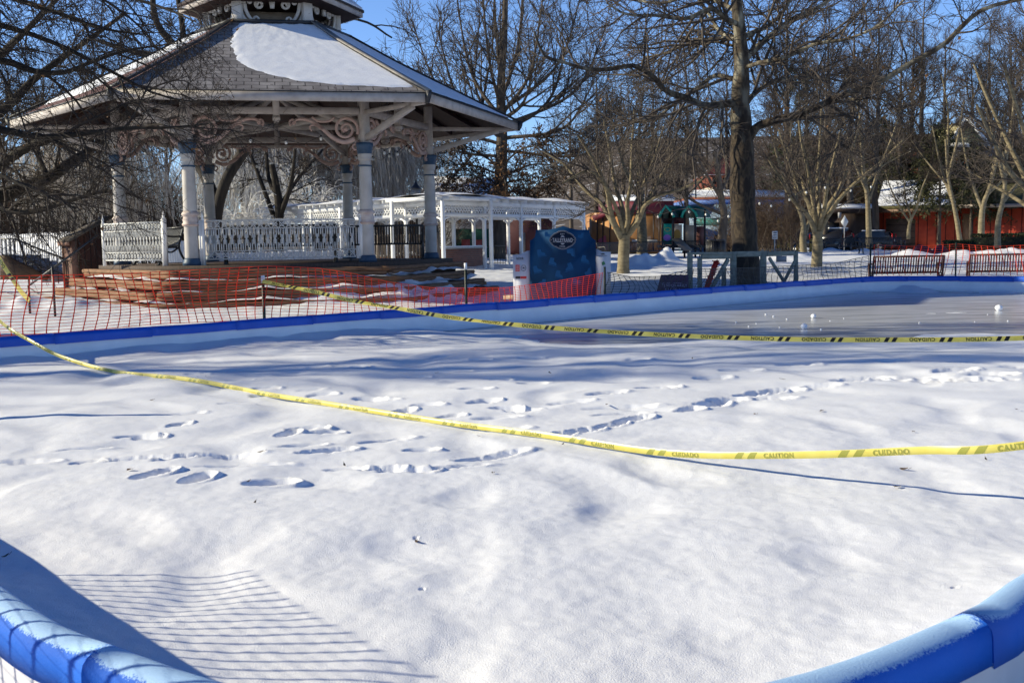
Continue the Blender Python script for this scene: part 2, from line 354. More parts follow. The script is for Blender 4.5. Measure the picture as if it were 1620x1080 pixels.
def stamp(x, y, h):
    rng = np.random.default_rng(5)
    for (px, py, L, W, a, d, ch) in FEET:
        c = g(px, py, .07); a = R(a * 1.6); ca, sa = math.cos(a), math.sin(a)
        m = (np.abs(x - c[0]) < L + .35) & (np.abs(y - c[1]) < L + .35)
        if not m.any(): continue
        dx = x[m] - c[0]; dy = y[m] - c[1]
        wob = .12 * noise2(x[m] * 14, y[m] * 14, int(px))
        u = (dx * ca + dy * sa) / (L / 2); v = (-dx * sa + dy * ca) / (W / 2 * 1.15)
        r = np.sqrt(np.abs(u) ** 2.2 + np.abs(v) ** 2.2 + 1e-9) + wob
        pit = -d * 1.3 * (1 - sstep(.45, 1.2, r)) * (1 + .25 * u)
        rim = d * .32 * np.exp(-((r - 1.28) / .2) ** 2) * (.5 + .5 * np.clip(u, -1, 1)) 
        add = pit + rim
        if ch:
            kf = min(1.0, 5.5 / c[1])
            lump = np.clip(noise2(x[m] * 22 * kf, y[m] * 17 * kf, int(py)) - .05, 0, 1) * .034 * ch
            lump += np.clip(noise2(x[m] * 40 * kf, y[m] * 28 * kf, int(py) + 3), 0, 1) * .016 * ch
            add = add + lump * np.exp(-((r - .7) / .4) ** 2)
        h[m] += add
    return h

# ------------------------------------------------------------------ park ground
GC = np.array([(449 - 810) / F_PX * 27.4, 27.4])                 # bandstand centre
_tc = nrm(-GC); GANG = math.atan2(_tc[1], _tc[0])                 # direction towards the rink
def hexdir(deg): a = GANG + R(deg); return np.array([math.cos(a), math.sin(a)])
def hexpt(rad, deg, z): d = hexdir(deg); return np.array([GC[0] + rad * d[0], GC[1] + rad * d[1], z])
def hexdist(x, y):
    dx = x - GC[0]; dy = y - GC[1]; m = None
    for k in range(6):
        d = hexdir(60 * k); q = (dx * d[0] + dy * d[1]) / math.cos(R(30)); m = q if m is None else np.maximum(m, q)
    return m
def ground_h(x, y, rough=True):
    x = np.asarray(x, float); y = np.asarray(y, float)
    z = .03 + .46 * sstep(24, 43, y) - .22 * sstep(60, 95, y) * sstep(-5, 25, x)
    z = z + .16 * sstep(13, 18, y) * sstep(2, -4, x)
    z = z + .10 * np.clip(y - 96, 0, 300) * sstep(-20, 45, x) + .03 * np.clip(y - 110, 0, 300)
    if rough:
        z = z + .05 * fbm(x * .45, y * .45, 4, 51) + .03 * fbm(x * 1.7, y * 1.7, 3, 57) * sstep(3, 12, y)
        # snow banked over the front steps of the bandstand
        dx = x - GC[0]; dy = y - GC[1]; ang = np.degrees(np.arctan2(dy, dx)) - np.degrees(GANG); ang = (ang + 180) % 360 - 180
        hd = hexdist(x, y)
        wgt = sstep(-12, 6, ang) * sstep(96, 62, ang)
        ramp = .94 - (hd - 4.4) * .60 + .13 * fbm(x * 1.1, y * 1.1, 3, 61)
        ramp = np.where(hd < 4.5, -.5, ramp)
        z = np.maximum(z, wgt * ramp + (1 - wgt) * (-1))
        z = np.where(hd < 4.3, np.minimum(z, .3), z)
        # heaps
        for (px, py, Y, rx, ry, hh, sd) in HEAPS:
            c = P(px, py, Y); r = ((x - c[0]) / rx) ** 2 + ((y - c[1]) / ry) ** 2
            z = z + hh * np.exp(-r * 1.3) * np.clip(1 + .9 * fbm(x * 1.1, y * 1.1, 2, sd), .2, 1.8)
    return z
HEAPS = [(1035, 425, 42, 1.3, .9, .45, 1), (1055, 420, 43, .5, .5, .5, 2), (1010, 425, 41, .6, .6, .35, 3), (1595, 395, 47, 1.9, 1.0, .30, 4), (1515, 405, 44, 1.2, .8, .28, 5), (1440, 405, 50, 1.2, .7, .22, 6), (1340, 405, 60, 3, 1, .3, 7), (1240, 420, 46, 1.3, 1, .3, 9), (60, 480, 22, 1.6, 1.2, .3, 8)]

def fan(angs, dists):
    A, D = np.meshgrid(angs, dists); return D * np.sin(A), D * np.cos(A)
def fan_mesh(name, X, Y, Z, keep, mat):
    n, m = X.shape; idx = np.arange(n * m).reshape(n, m)
    q = np.stack([idx[:-1, :-1], idx[:-1, 1:], idx[1:, 1:], idx[1:, :-1]], -1).reshape(-1, 4)
    kf = keep.reshape(-1)[q].any(1); q = q[kf]
    used = np.unique(q); mp = np.full(n * m, -1, np.int64); mp[used] = np.arange(len(used))
    V = np.stack([X, Y, Z], -1).reshape(-1, 3)[used]
    return link(name, mesh_np(name, V, mp[q], True), mat)

a_in = np.concatenate([np.linspace(R(-62), R(-27), 90)[:-1], np.linspace(R(-27), R(27), 880), np.linspace(R(27), R(62), 90)[1:]])
ys = np.concatenate([np.linspace(1180, 560, 560), np.linspace(559, 437, 190)])
d_in = np.unique(np.concatenate([[1.9, 2.1], F_PX * 1.4 / (ys - 378)]))
d_in = d_in[d_in < 33]
X, Y = fan(a_in, d_in); Z = snow_h(X, Y); Z0 = Z.copy(); Z = stamp(X, Y, Z); Z = np.where(Z0 > .045, np.maximum(Z, .014 + .12 * (Z - .014)), Z)
sd = rink_sd(X, Y)
Z = Z + .05 * np.exp(-(sd / .35) ** 2) * sstep(24, 10, Y) - .02 * np.exp(-((sd + .55) / .3) ** 2)
bank = np.exp(-((sd + .15) / .5) ** 2) * sstep(24.5, 26, Y) * np.clip(.4 + 1.6 * fbm(X * .8, Y * .8, 3, 91), 0, 1.6); Z = Z + .22 * bank * sstep(8, 10.2, X) * sstep(14, 11, X)
rs = fan_mesh('rink_snow', X, Y, Z, sd < -.015, SNOW); tag(rs, kind='structure')

ICE = mk('clear_ice', (0.30, 0.315, 0.335), (0.55, 0.56, 0.58), scale=1.2, rough=.22, spec=.5, bump=.06, bscale=6, stretch=(.5, 2.2, 1), detail=7, extra=((0.62, 0.64, 0.67), 1.7, .40, .3))
ic = mesh_np('ice', [(x, y, 0.0) for x, y in RINK[:-1:3]], [list(range(len(RINK[:-1:3])))])
tag(link('ice', ic, ICE), kind='structure')

a_o = np.concatenate([np.linspace(R(-115), R(-30), 110)[:-1], np.linspace(R(-30), R(30), 620), np.linspace(R(30), R(115), 110)[1:]])
d_o = np.concatenate([np.geomspace(.35, 12, 110)[:-1], np.geomspace(12, 60, 330)[:-1], np.geomspace(60, 104, 30)])
X, Y = fan(a_o, d_o); sd = rink_sd(X, Y); Z = ground_h(X, Y)
Z = Z - .06 * np.exp(-(sd / .15) ** 2)
tag(fan_mesh('snow_ground', X, Y, Z, sd > .03, SNOWG), kind='structure')

d_h = np.geomspace(101, 900, 60); X, Y = fan(np.linspace(R(-115), R(115), 160), d_h); Z = ground_h(X, Y, False) - .25 * sstep(104, 101, np.hypot(X, Y)) + .5 * fbm(X * .06, Y * .06, 3, 3)
tag(fan_mesh('hill', X, Y, Z, X > -1e9, mk('leaf_litter', (.055, .04, .03), (.10, .075, .055), scale=.6, rough=.95, extra=((.55, .56, .6), .35, .63))), kind='structure')

# ================================================================== rink boards
FROST = mk('frosted_blue_vinyl', (0.006, 0.10, 0.52), (0.008, 0.125, 0.60), scale=3, rough=.7, spec=.25)
def _frost():
    t = FROST.node_tree; N = t.nodes; L = t.links; b = N['Principled BSDF']
    src = b.inputs['Base Color'].links[0].from_socket
    ge = N.new('ShaderNodeTexCoord'); sp = N.new('ShaderNodeSeparateXYZ'); L.new(ge.outputs['Normal'], sp.inputs[0])
    no = N.new('ShaderNodeTexNoise'); no.inputs['Scale'].default_value = 150; no.inputs['Detail'].default_value = 6; no.inputs['Roughness'].default_value = .7; L.new(ge.outputs['Object'], no.inputs['Vector'])
    n2 = N.new('ShaderNodeTexNoise'); n2.inputs['Scale'].default_value = 9; L.new(ge.outputs['Object'], n2.inputs['Vector'])
    a = N.new('ShaderNodeMath'); a.operation = 'MULTIPLY_ADD'; L.new(no.outputs['Fac'], a.inputs[0]); a.inputs[1].default_value = .9; L.new(sp.outputs['Z'], a.inputs[2])
    a2 = N.new('ShaderNodeMath'); a2.operation = 'MULTIPLY_ADD'; L.new(n2.outputs['Fac'], a2.inputs[0]); a2.inputs[1].default_value = .25; L.new(a.outputs[0], a2.inputs[2])
    cr = N.new('ShaderNodeValToRGB'); cr.color_ramp.elements[0].position = .92; cr.color_ramp.elements[1].position = 1.5
    mr = N.new('ShaderNodeMath'); mr.operation = 'MULTIPLY'; mr.inputs[1].default_value = .74; L.new(a2.outputs[0], mr.inputs[0]); L.new(mr.outputs[0], cr.inputs[0])
    mx = N.new('ShaderNodeMix'); mx.data_type = 'RGBA'; L.new(cr.outputs[0], mx.inputs[0]); L.new(src, mx.inputs[6]); mx.inputs[7].default_value = (.36, .55, .80, 1)
    L.new(mx.outputs[2], b.inputs['Base Color'])
    bp = N.new('ShaderNodeBump'); bp.inputs['Strength'].default_value = .6; bp.inputs['Distance'].default_value = .004; L.new(no.outputs['Fac'], bp.inputs['Height']); L.new(bp.outputs[0], b.inputs['Normal'])
_frost()
boards = tag(thing('rink_boards', 'low white boards topped with blue bumper pads all round the snowy ice rink', 'rink boards', (0, 2.33, 0)))
TOPZ = .40
def sweep(s0, s1, prof, n, wob=0.0, seed=0, zf=1.0):
    rows = []
    for i in range(n + 1):
        p, t, nn = rink_at(s0 + (s1 - s0) * i / n)
        rows.append([(p[0] + nn[0] * o, p[1] + nn[1] * o, z) for (o, z) in prof])
    return rows
# liner sheet hanging down the inside, wrinkled
n = 900; rows = []
for i in range(n + 1):
    s = RLEN * i / n; p, t, nn = rink_at(s); wr = .012 * math.sin(s * 7.3 + 2 * math.sin(s * 1.3)) + .008 * math.sin(s * 19)
    rows.append([(p[0] + nn[0] * o, p[1] + nn[1] * o, z) for (o, z) in ((.03, .36), (.012 + wr * .5, .22), (-.005 + wr, .11), (-.07 + wr, .012), (-.25, .004))])
MB().grid(rows).make('liner', LINER, boards, smooth=True)
outer = mk('grey_board_back', (.55, .56, .6), (.62, .63, .66), rough=.6)
MB().grid(sweep(0, RLEN, [(.075, .34), (.075, -.05)], 500)).make('board_back', outer, boards, smooth=True)
# bumper pads
SEG = 1.27; nb = int(RLEN / SEG); SEG = RLEN / nb
s_seam = None; best = 9
for i in range(700):
    p = RINK[i]; q = g(1560, 975, TOPZ)
    if np.hypot(*(p - q[:2])) < best: best = np.hypot(*(p - q[:2])); s_seam = _d[i]
for k in range(nb):
    s0 = s_seam + k * SEG; big = 1.0 + (.07 if k % 2 == 0 else 0) ; hgt = .128 * big; hw = .055 * big
    prof = [(-.062 * big + .052, TOPZ - hgt)]
    prof += [(.052 + hw * 1.1 * math.cos(a), TOPZ - hw * .85 + hw * .85 * math.sin(a)) for a in np.linspace(math.pi, 0, 9)]
    prof += [(.052 + .064 * big, TOPZ - hgt), (.052 + .05 * big, TOPZ - hgt + .012), (.052 - .05 * big, TOPZ - hgt + .012)]
    prof.append(prof[0])
    n_ = 10; e = .006 if k % 2 == 0 else -.004
    rows = sweep(s0 - e, s0 + SEG + e, prof, n_)
    dz = .006 * math.sin(k * 2.3)
    rows = [[(x, y, z + dz * math.sin(math.pi * i / n_)) for (x, y, z) in r] for i, r in enumerate(rows)]
    mb = MB().grid(rows)
    m_ = len(prof) - 1
    mb.f.append([j for j in range(m_)]); b0 = n_ * len(prof); mb.f.append([b0 + j for j in range(m_)][::-1])
    pm = rink_at(s0 + SEG / 2)[0]
    mb.make('bumper', FROST if np.hypot(*pm) < 7 else BLUE, boards, smooth=True)

# ================================================================== plastic mesh fencing
def fence(name, label, cat, path, ztop, zbot, mat, cellw, cellh, posts=(), vw=.017, hw=.006, sway=.04, seed=0, group=None, post_mat=None, node=.034):
    """path: list of (x,y); ztop/zbot: callables of arclength 0..1 and position"""
    path = np.asarray(path, float); dl = np.concatenate([[0], np.cumsum(np.linalg.norm(np.diff(path, axis=0), axis=1))]); L = dl[-1]
    root = thing(name, label, cat, (path[0][0], path[0][1], float(ground_h(path[0][0], path[0][1], False))), group)
    rnd = random.Random(seed); ph = rnd.random() * 9
    def base(s): return np.array([np.interp(s, dl, path[:, 0]), np.interp(s, dl, path[:, 1])])
    def S_(s, v):
        p = base(s); t = nrm(base(min(L, s + .1)) - base(max(0, s - .1))); nn = np.array([t[1], -t[0]])
        zt, zb = ztop(s, p), zbot(s, p)
        sw = sway * (math.sin(s * 2.1 + ph + v * 2.2) + .6 * math.sin(s * 5.3 - v * 3 + ph)) * (.3 + .7 * math.sin(math.pi * min(1, max(0, v))))
        du = .05 * math.sin(v * 3 + s * 1.7 + ph) * sway / .04
        q = base(min(L, max(0, s + du)))
        return np.array([q[0] + nn[0] * sw, q[1] + nn[1] * sw, zb + (zt - zb) * v])
    nc = int(L / cellw); nr = max(3, int(1.0 / cellh)); mb = MB()
    pts = [[S_(L * i / (nc * 2), j / nr) for j in range(nr + 1)] for i in range(nc * 2 + 1)]
    # vertical straps with a knot at every crossing
    V = []; Fc = []
    for i in range(0, nc * 2 + 1, 2):
        for j in range(nr + 1):
            p = pts[i][j]; q = pts[min(i + 1, nc * 2)][j]; q0 = pts[max(i - 1, 0)][j]; t = nrm(q - q0)
            w = vw * (1.25 if j in (0, nr) else 1)
            b = len(V); V += [p - t * w * .42, p + t * w * .42]
            if j: Fc.append([b - 2, b - 1, b + 1, b])
    for i in range(0, nc * 2 + 1, 2):           # knots
        for j in range(nr + 1):
            p = pts[i][j]; q = pts[min(i + 1, nc * 2)][j]; q0 = pts[max(i - 1, 0)][j]; t = nrm(q - q0); nn = nrm(np.cross(t, (0, 0, 1))) * .003
            b = len(V); k = node / 2; V += [p - t * k + nn, p + np.array([0, 0, -k * .62]) + nn, p + t * k + nn, p + np.array([0, 0, k * .62]) + nn]; Fc.append([b, b + 1, b + 2, b + 3])
    for j in range(nr + 1):
        hh = hw * (1.5 if j in (0, nr) else 1)
        for i in range(nc * 2 + 1):
            p = pts[i][j]; b = len(V); V += [p + np.array([0, 0, hh / 2]), p - np.array([0, 0, hh / 2])]
            if i: Fc.append([b - 2, b - 1, b + 1, b])
    mb.add(V, Fc).make('mesh_panel', mat, root)
    for (x, y, zt, tip) in posts:
        pb = MB(); z0 = float(ground_h(x, y, False)) - .3
        pb.box((x, y, (zt + z0) / 2), (.045, .008, zt - z0)); pb.box((x, y + .018, (zt + z0) / 2), (.01, .032, zt - z0))
        for k in range(int((zt - z0) / .055)): pb.box((x, y - .008, z0 + .03 + k * .055), (.018, .01, .018))
        po = pb.make('post', post_mat or POSTG, root)
        if tip: MB().box((x, y, zt - .055), (.052, .03, .115)).make('post_tip', WHITE, po)
    return root
def zpix(tab):
    """top/bottom edge heights from a table (image column -> image row at the fence)"""
    tx = [a for a, b in tab]; ty = [b for a, b in tab]
    def f(s, p):
        # column in which this place lies
        d = np.array([p[0], p[1], .7 - EYE]); zz = d @ FW; px = 810 + F_PX * (d @ RT) / zz
        for _ in range(2):
            py = np.interp(px, tx, ty); r = ray(px, py); z = EYE + r[2] * p[1] / r[1]
            d = np.array([p[0], p[1], z - EYE]); zz = d @ FW; px = 810 + F_PX * (d @ RT) / zz
        return z
    return f
def wall_path(px0, px1, offs, n=60):
    """places just outside the far boards between two image columns"""
    out = []
    for s in np.linspace(0, RLEN, 2400):
        p, t, nn = rink_at(s); q = p + nn * offs; d = np.array([q[0], q[1], -1.0])
        if q[1] < 9 or nn[1] < -.2: continue
        zz = d @ FW; px = 810 + F_PX * (d @ RT) / zz
        if px0 <= px <= px1: out.append((px, q[0], q[1]))
    out.sort(); return [(a, b) for _, a, b in out[::max(1, len(out) // n)]]
def at_fence(px, offs):
    p = wall_path(px - 6, px + 6, offs); return p[len(p) // 2]

left_path = wall_path(-160, 957, .42)
posts = [(*at_fence(417, .40), 1.02, 1), (*at_fence(736, .40), 1.10, 1), (*at_fence(957, .40), .93, 0), (*at_fence(-75, .40), 1.15, 0)]
fence('orange_safety_fence', 'sagging orange plastic mesh fence on dark steel posts between the rink and the timber steps', 'safety fence', left_path,
      zpix([(-200, 440), (0, 437), (200, 433), (417, 421), (500, 424), (560, 432), (620, 446), (680, 455), (736, 456), (800, 455), (870, 447), (957, 431)]),
      zpix([(-200, 545), (0, 531), (100, 526), (250, 512), (417, 506), (560, 508), (700, 506), (736, 505), (850, 500), (957, 494)]), ORANGE, .145, .055, posts, seed=3, sway=.045)
dk_path = wall_path(957, 1376, .42)
fence('dark_mesh_fence', 'dark plastic mesh fence running behind the blue boards past the grey gate', 'safety fence', dk_path,
      zpix([(957, 431), (1000, 438), (1050, 437), (1090, 426), (1180, 424), (1262, 420), (1320, 417), (1376, 404)]), zpix([(957, 468), (1090, 460), (1262, 445), (1376, 437)]), DKMESH, .19, .075,
      [(*at_fence(1376, .40), 1.25, 0)], seed=5, sway=.06, vw=.020, hw=.011, node=.040)
rt_path = wall_path(1382, 1700, .38)
fence('orange_safety_fence', 'loose orange mesh fence strung in front of the two slatted benches', 'safety fence', rt_path,
      zpix([(1380, 387), (1440, 390), (1512, 386), (1570, 390), (1620, 388), (1700, 388)]), zpix([(1380, 436), (1512, 434), (1620, 436), (1700, 440)]), ORANGE, .165, .075,
      [(*at_fence(1512, .36), 1.25, 0)], seed=8, sway=.05, vw=.018, hw=.004, node=.03)
# the run beside the camera whose mesh shades the near boards and snow
near_path = [(-2.0, 2.0), (-2.15, 2.9), (-2.6, 3.7), (-3.3, 4.5)]
near_f = fence('orange_safety_fence', 'orange mesh fence beside the near boards, beyond the left edge of the picture', 'safety fence', near_path,
      lambda s, p: 1.05 + .04 * math.sin(s * 2.3), lambda s, p: .08, ORANGE, .10, .043, [(-2.05, 1.9, 1.0, 0)], seed=12, sway=.03, hw=.002, node=.028, vw=.015)

# ================================================================== caution tape
_tc = {}
def glyphs(txt):
    if txt in _tc: return _tc[txt]
    cu = bpy.data.curves.new('lettering', 'FONT'); cu.body = txt; cu.size = 1.0; cu.resolution_u = 3; cu.space_character = 1.12; cu.offset = .022
    ob = bpy.data.objects.new('lettering', cu); COL.objects.link(ob); bpy.context.view_layer.update()
    me = bpy.data.meshes.new_from_object(ob.evaluated_get(bpy.context.evaluated_depsgraph_get()))
    v = np.array([q.co[:] for q in me.vertices]); f = [list(p.vertices) for p in me.polygons]
    bpy.data.objects.remove(ob); bpy.data.meshes.remove(me)
    v[:, :2] -= np.array([v[:, 0].min(), 0]); hgt = .70; _tc[txt] = (v[:, :2], f, v[:, 0].max()); return _tc[txt]
def put_text(mb, txt, height, fn, bold=1.0):
    v, f, wd = glyphs(txt); k = height / .7
    mb.add([fn(x * k, y * k) for x, y in v], f); return wd * k
def caution_tape(label, pts, width, tilt, ink, curl, flip, period=.62, texts=('CAUTION', 'CUIDADO'), name='caution_tape', th=.0012, group=None):
    C = catmull(pts, 260); dl = np.concatenate([[0], np.cumsum(np.linalg.norm(np.diff(C, axis=0), axis=1))]); L = dl[-1]
    def fr(s):
        s = min(max(s, 0), L); c = np.array([np.interp(s, dl, C[:, i]) for i in range(3)]); c2 = np.array([np.interp(min(L, s + .02), dl, C[:, i]) for i in range(3)]); c1 = np.array([np.interp(max(0, s - .02), dl, C[:, i]) for i in range(3)])
        t = nrm(c2 - c1); sd_ = nrm(np.cross(t, (0, 0, 1)))        # horizontal, towards the viewer for left-to-right runs
        up = np.cross(sd_, t); a = tilt(s / L)
        return c, t, up * math.cos(a) - sd_ * math.sin(a), sd_ * math.cos(a) + up * math.sin(a)
    def pt(s, y, lift=0.0):
        c, t, W, N = fr(s); q = y / (width / 2); bow = curl * width * (1 - q * q)
        return c + W * y * (1 - .25 * curl) + N * (bow + lift)
    n = int(L / .05); root = MB().grid([[pt(L * i / n, width * (j / 6 - .5)) for j in range(7)] for i in range(n + 1)]).make(name, TAPEY, None, at=C[0], smooth=True)
    tag(root, label, 'caution tape', group)
    mb = MB(); s = .05; k = 0; hh = width * .70
    while s < L - .45:
        txt = texts[k % 2]
        def fn(x, y, s=s):
            yy = y - hh / 2; xx = x * .9
            if flip: return pt(s + .40 - xx, -yy, .0032)
            return pt(s + xx, yy, .0032)
        mb = MB(); put_text(mb, txt, hh, fn)
        for q in (0, .085):                    # slanted bars between the words
            s1 = s + .44 + q; sl = .03
            mb.grid([[pt(s1 + a * .045 + sl * b, (b - .5) * width * .9, .0015) for b in (0, .33, .66, 1)] for a in (0, .5, 1)])
        mb.make('lettering', ink, root)
        s += period; k += 1
    return root
near = [g(-330, 380, .9)*0 + np.array([-7.6, 14.9, .98]), P(0, 508, 13.2), P(50, 540, 12.7), P(100, 565, 12.3), P(180, 591, 11.6), P(300, 617, 10.6), P(420, 641, 9.6), P(511, 655, 8.95), P(700, 685, 7.9), P(860, 703.5, 7.15), P(1050, 716, 6.45), P(1250, 719.5, 5.85), P(1450, 712.5, 5.4), P(1620, 704, 5.05), np.array([3.6, 4.5, .75]), np.array([4.6, 4.2, 1.0])]
for q in near[2:11]: q[2] = max(q[2], float(snow_h(np.array([q[0]]), np.array([q[1]]))[0]) + .028)
caution_tape('yellow caution tape drooping over the snow across the foreground', near, .043, lambda u: R(14) - .30 * sstep(.55, .8, u) , TAPEG, .13, False, .64)
farp = [np.array([*at_fence(417, .36), P(417, 445, 15.9)[2]]), P(500, 462, 15.5), P(560, 476, 15.2), P(640, 489.5, 14.8), P(720, 503, 14.4), P(820, 514, 14.0), P(950, 524, 13.5), P(1100, 532, 13.0), P(1250, 536.5, 12.6), P(1400, 537.5, 12.3), P(1620, 534.5, 11.9), np.array([8.2, 11.4, .42]), np.array([11.4, 11.6, .8])]
caution_tape('black lettered yellow caution tape stretched from the dark fence post out over the ice', farp, .062, lambda u: R(25) + .5 * math.sin(u * 60) * sstep(.42, .25, u), TAPEK, .10, True, .60)
cor = [P(-60, 330, 15.5), P(-10, 395, 15.5), P(5, 420, 15.4), P(20, 442, 15.3), P(34, 462, 15.2), P(47, 476, 15.1)]
caution_tape('short strip of yellow tape slanting down to the orange fence in the corner', cor, .075, lambda u: R(10), TAPEK, .1, False, .7)
loose = [np.array([-4.38, 8.42, .10]), np.array([-4.7, 8.5, .34]), np.array([-5.2, 8.6, .86]), np.array([-5.7, 8.66, 1.34]), np.array([-6.15, 8.72, 1.75])]  # unseen tape, added and twisted to throw a band of shadow on the snow
caution_tape('loose end of yellow tape added outside the picture for its shadow on the snow', loose, .07, lambda u: R(84) * math.sin(math.pi * u), TAPEK, .1, False, .7)

# ------------------------------------------------------------------ bits lying on the snow
LEAF = mk('dead_leaf', (0.05, 0.03, 0.018), (0.10, 0.06, 0.035), scale=12, rough=.8)
rnd = random.Random(4)
spots = [(403, 795), (392, 762), (1430, 742), (1560, 727), (890, 703), (205, 743), (1445, 683), (1420, 770), (780, 748), (100, 1000), (218, 1042), (660, 857), (655, 660), (1195, 655), (1610, 648), (545, 736), (412, 715), (330, 596), (690, 590), (1095, 567), (430, 560), (1240, 600), (240, 633), (760, 690), (8, 880), (1300, 650), (960, 640), (870, 590)]
for i, (px, py) in enumerate(spots):
    z = .09; c = g(px, py, z); zz = float(snow_h(np.array([c[0]]), np.array([c[1]]))[0]); c = g(px, py, zz + .006)
    mb = MB(); a = rnd.random() * 6; L = .012 + .018 * rnd.random(); wd = L * (.25 + .3 * rnd.random()); d = np.array([math.cos(a), math.sin(a), .15]); s_ = np.array([-math.sin(a), math.cos(a), .3])
    mb.grid([[c + d * L * u + s_ * wd * math.sqrt(max(.02, 1 - u * u)) * v + np.array([0, 0, .006 * u * u + .003]) for v in (-1, 0, 1)] for u in np.linspace(-1, 1, 6)])
    mb.tube([c + d * L * .9, c + d * L * 1.7 + np.array([0, 0, .01])], .0012, 4)
    tag(mb.make('dead_leaf', LEAF, None, at=c, smooth=True), 'tiny curled brown leaf lying on the rink snow', 'leaf', 'dead leaves scattered on the rink snow')
chunks = [(1580, 487, .065, 'largest round snow lump out on the shaded ice'), (1272, 516, .05, 'round snow lump on the ice just above the black lettered tape'), (1287, 500, .045, 'round snow lump at the edge of the long shadow on the ice')]
for (px, py, r, lab) in chunks:
    c = g(px, py, r * .8 + .0); mb = MB().ball(c, r, 10, 8, (1.1, 1, .9)); rr = random.Random(px)
    mb.v = [tuple(np.array(v) + (rr.random() - .5) * r * .22) for v in mb.v]
    tag(mb.make('snow_lump', SNOWP, None, at=(c[0], c[1], 0), smooth=True), lab, 'snow lump')
for i in range(14):
    px = rnd.choice([rnd.uniform(1150, 1600), rnd.uniform(1180, 1300)]); py = rnd.uniform(496, 522); r = rnd.uniform(.008, .018)
    c = g(px, py, r * .7); mb = MB().ball(c, r, 6, 4, (1.2, 1, .8))
    tag(mb.make('ice_crumb', SNOWP, None, at=(c[0], c[1], 0)), 'small white crumb of snow lying on the bare ice', 'ice crumb', 'snow crumbs on the bare ice')
# ================================================================== bandstand
DK = 1.06                                       # deck height
CR = 3.88                                       # column ring
gz = thing('bandstand', 'large open hexagonal bandstand with slate roof, cupola and white iron railings', 'bandstand', (GC[0], GC[1], .2))
def H6(rad, z, a0=-30): return [hexpt(rad, a0 + 60 * k, z) for k in range(6)]
# deck
mb = MB(); mb.prism(H6(4.45, DK - .16), (0, 0, .16)); mb.make('deck', mk('dark_deck_boards', (.05, .035, .028), (.09, .06, .045), scale=6, rough=.8, stretch=(8, 1, 1)), gz)
mb = MB(); mb.prism(H6(4.3, .1), (0, 0, DK - .18)); mb.make('deck_base', mk('dark_masonry', (.06, .04, .035), (.1, .07, .06), scale=9, rough=.9), gz)
# columns
COLS = [-30, 30, 90, 150, 210, 270]
for a in COLS:
    c = hexpt(CR, a, DK)
    mb = MB().lathe(c, [(.155, .13), (.158, .2), (.15, .86), (.145, .9), (.145, 1.18), (.150, 1.22), (.142, 1.9), (.128, 2.3), (.128, 2.52)], 20)
    co = mb.make('column', CREAM_LIT, gz, smooth=True)
    MB().lathe(c, [(.21, 0), (.21, .07), (.19, .1), (.19, .13), (.165, .16)], 20).make('base', NAVY, co)
    MB().lathe(c, [(.15, .86), (.185, .88), (.185, .93), (.16, .95), (.175, 1.0), (.16, 1.06), (.16, 1.09), (.19, 1.11), (.19, 1.15), (.152, 1.2)], 20).make('moulding', mk('stained_moulding', (.46, .36, .32), (.6, .52, .47), scale=7, rough=.6), co)
    for z in (.90, 1.13): MB().lathe(c, [(.186, z - .012), (.191, z), (.186, z + .012)], 20).make('stripe', PINK, co)
    MB().lathe(c, [(.13, 2.30), (.155, 2.31), (.155, 2.36), (.15, 2.37), (.165, 2.40), (.165, 2.45), (.15, 2.47)], 20).make('neck', CREAM_LIT, co)
    MB().lathe(c, [(.156, 2.165), (.158, 2.18), (.156, 2.2)], 20).make('stripe', NAVY, co)
    MB().lathe(c, [(.15, 2.44), (.17, 2.46), (.17, 2.53), (.185, 2.54), (.185, 2.60), (.2, 2.62), (.2, 2.70)], 20).make('capital', NAVY, co)
    d = hexdir(a)
    MB().beam(c + (0, 0, 2.70), c + (0, 0, 3.95), .2, .2, (d[0], d[1], 0)).make('post', CREAM_SHADED, gz, bevel=.01)
# ring beams, king posts, out-riggers, braces
ZB = 4.47
for k in range(6):
    A = hexpt(CR, -30 + 60 * k, ZB); B = hexpt(CR, 30 + 60 * k, ZB); t = nrm(B - A)
    MB().beam(A + t * .1, B - t * .1, .14, .15).make('beam', CREAM_SHADED, gz, bevel=.008)
    M = (A + B) / 2; out = hexdir(60 * k); o3 = np.array([out[0], out[1], 0])
    kp = MB(); kp.boxf(M + (0, 0, .36), t * .075, o3 * .075, (0, 0, .52)); kp.boxf(M + (0, 0, -.17), t * .085, o3 * .085, (0, 0, .045)); kp.boxf(M + (0, 0, -.235), t * .055, o3 * .055, (0, 0, .02))
    kp.make('king_post', CREAM_SHADED, gz)
    E = hexpt(6.13, -30 + 60 * k, 4.44); A0 = hexpt(CR, -30 + 60 * k, 4.44); d = hexdir(-30 + 60 * k)
    MB().beam(A0 + np.array([d[0], d[1], 0]) * .1, E, .09, .10).make('outrigger', CREAM_SHADED, gz, bevel=.006)
    A1 = hexpt(CR + .08, -30 + 60 * k, 3.86); E1 = hexpt(5.75, -30 + 60 * k, 4.40)
    MB().beam(A1, E1, .10, .13).make('brace', CREAM_SHADED, gz, bevel=.006)
    # inner tie from column head to the hub, seen under the roof
    I = hexpt(.3, -30 + 60 * k, 5.2); MB().beam(hexpt(CR - .1, -30 + 60 * k, 4.05), I, .10, .12).make('brace', CREAM_SHADED, gz)
    MB().beam(hexpt(CR - .1, -30 + 60 * k, ZB), hexpt(.15, -30 + 60 * k, ZB), .09, .12).make('tie_beam', CREAM_SHADED, gz)
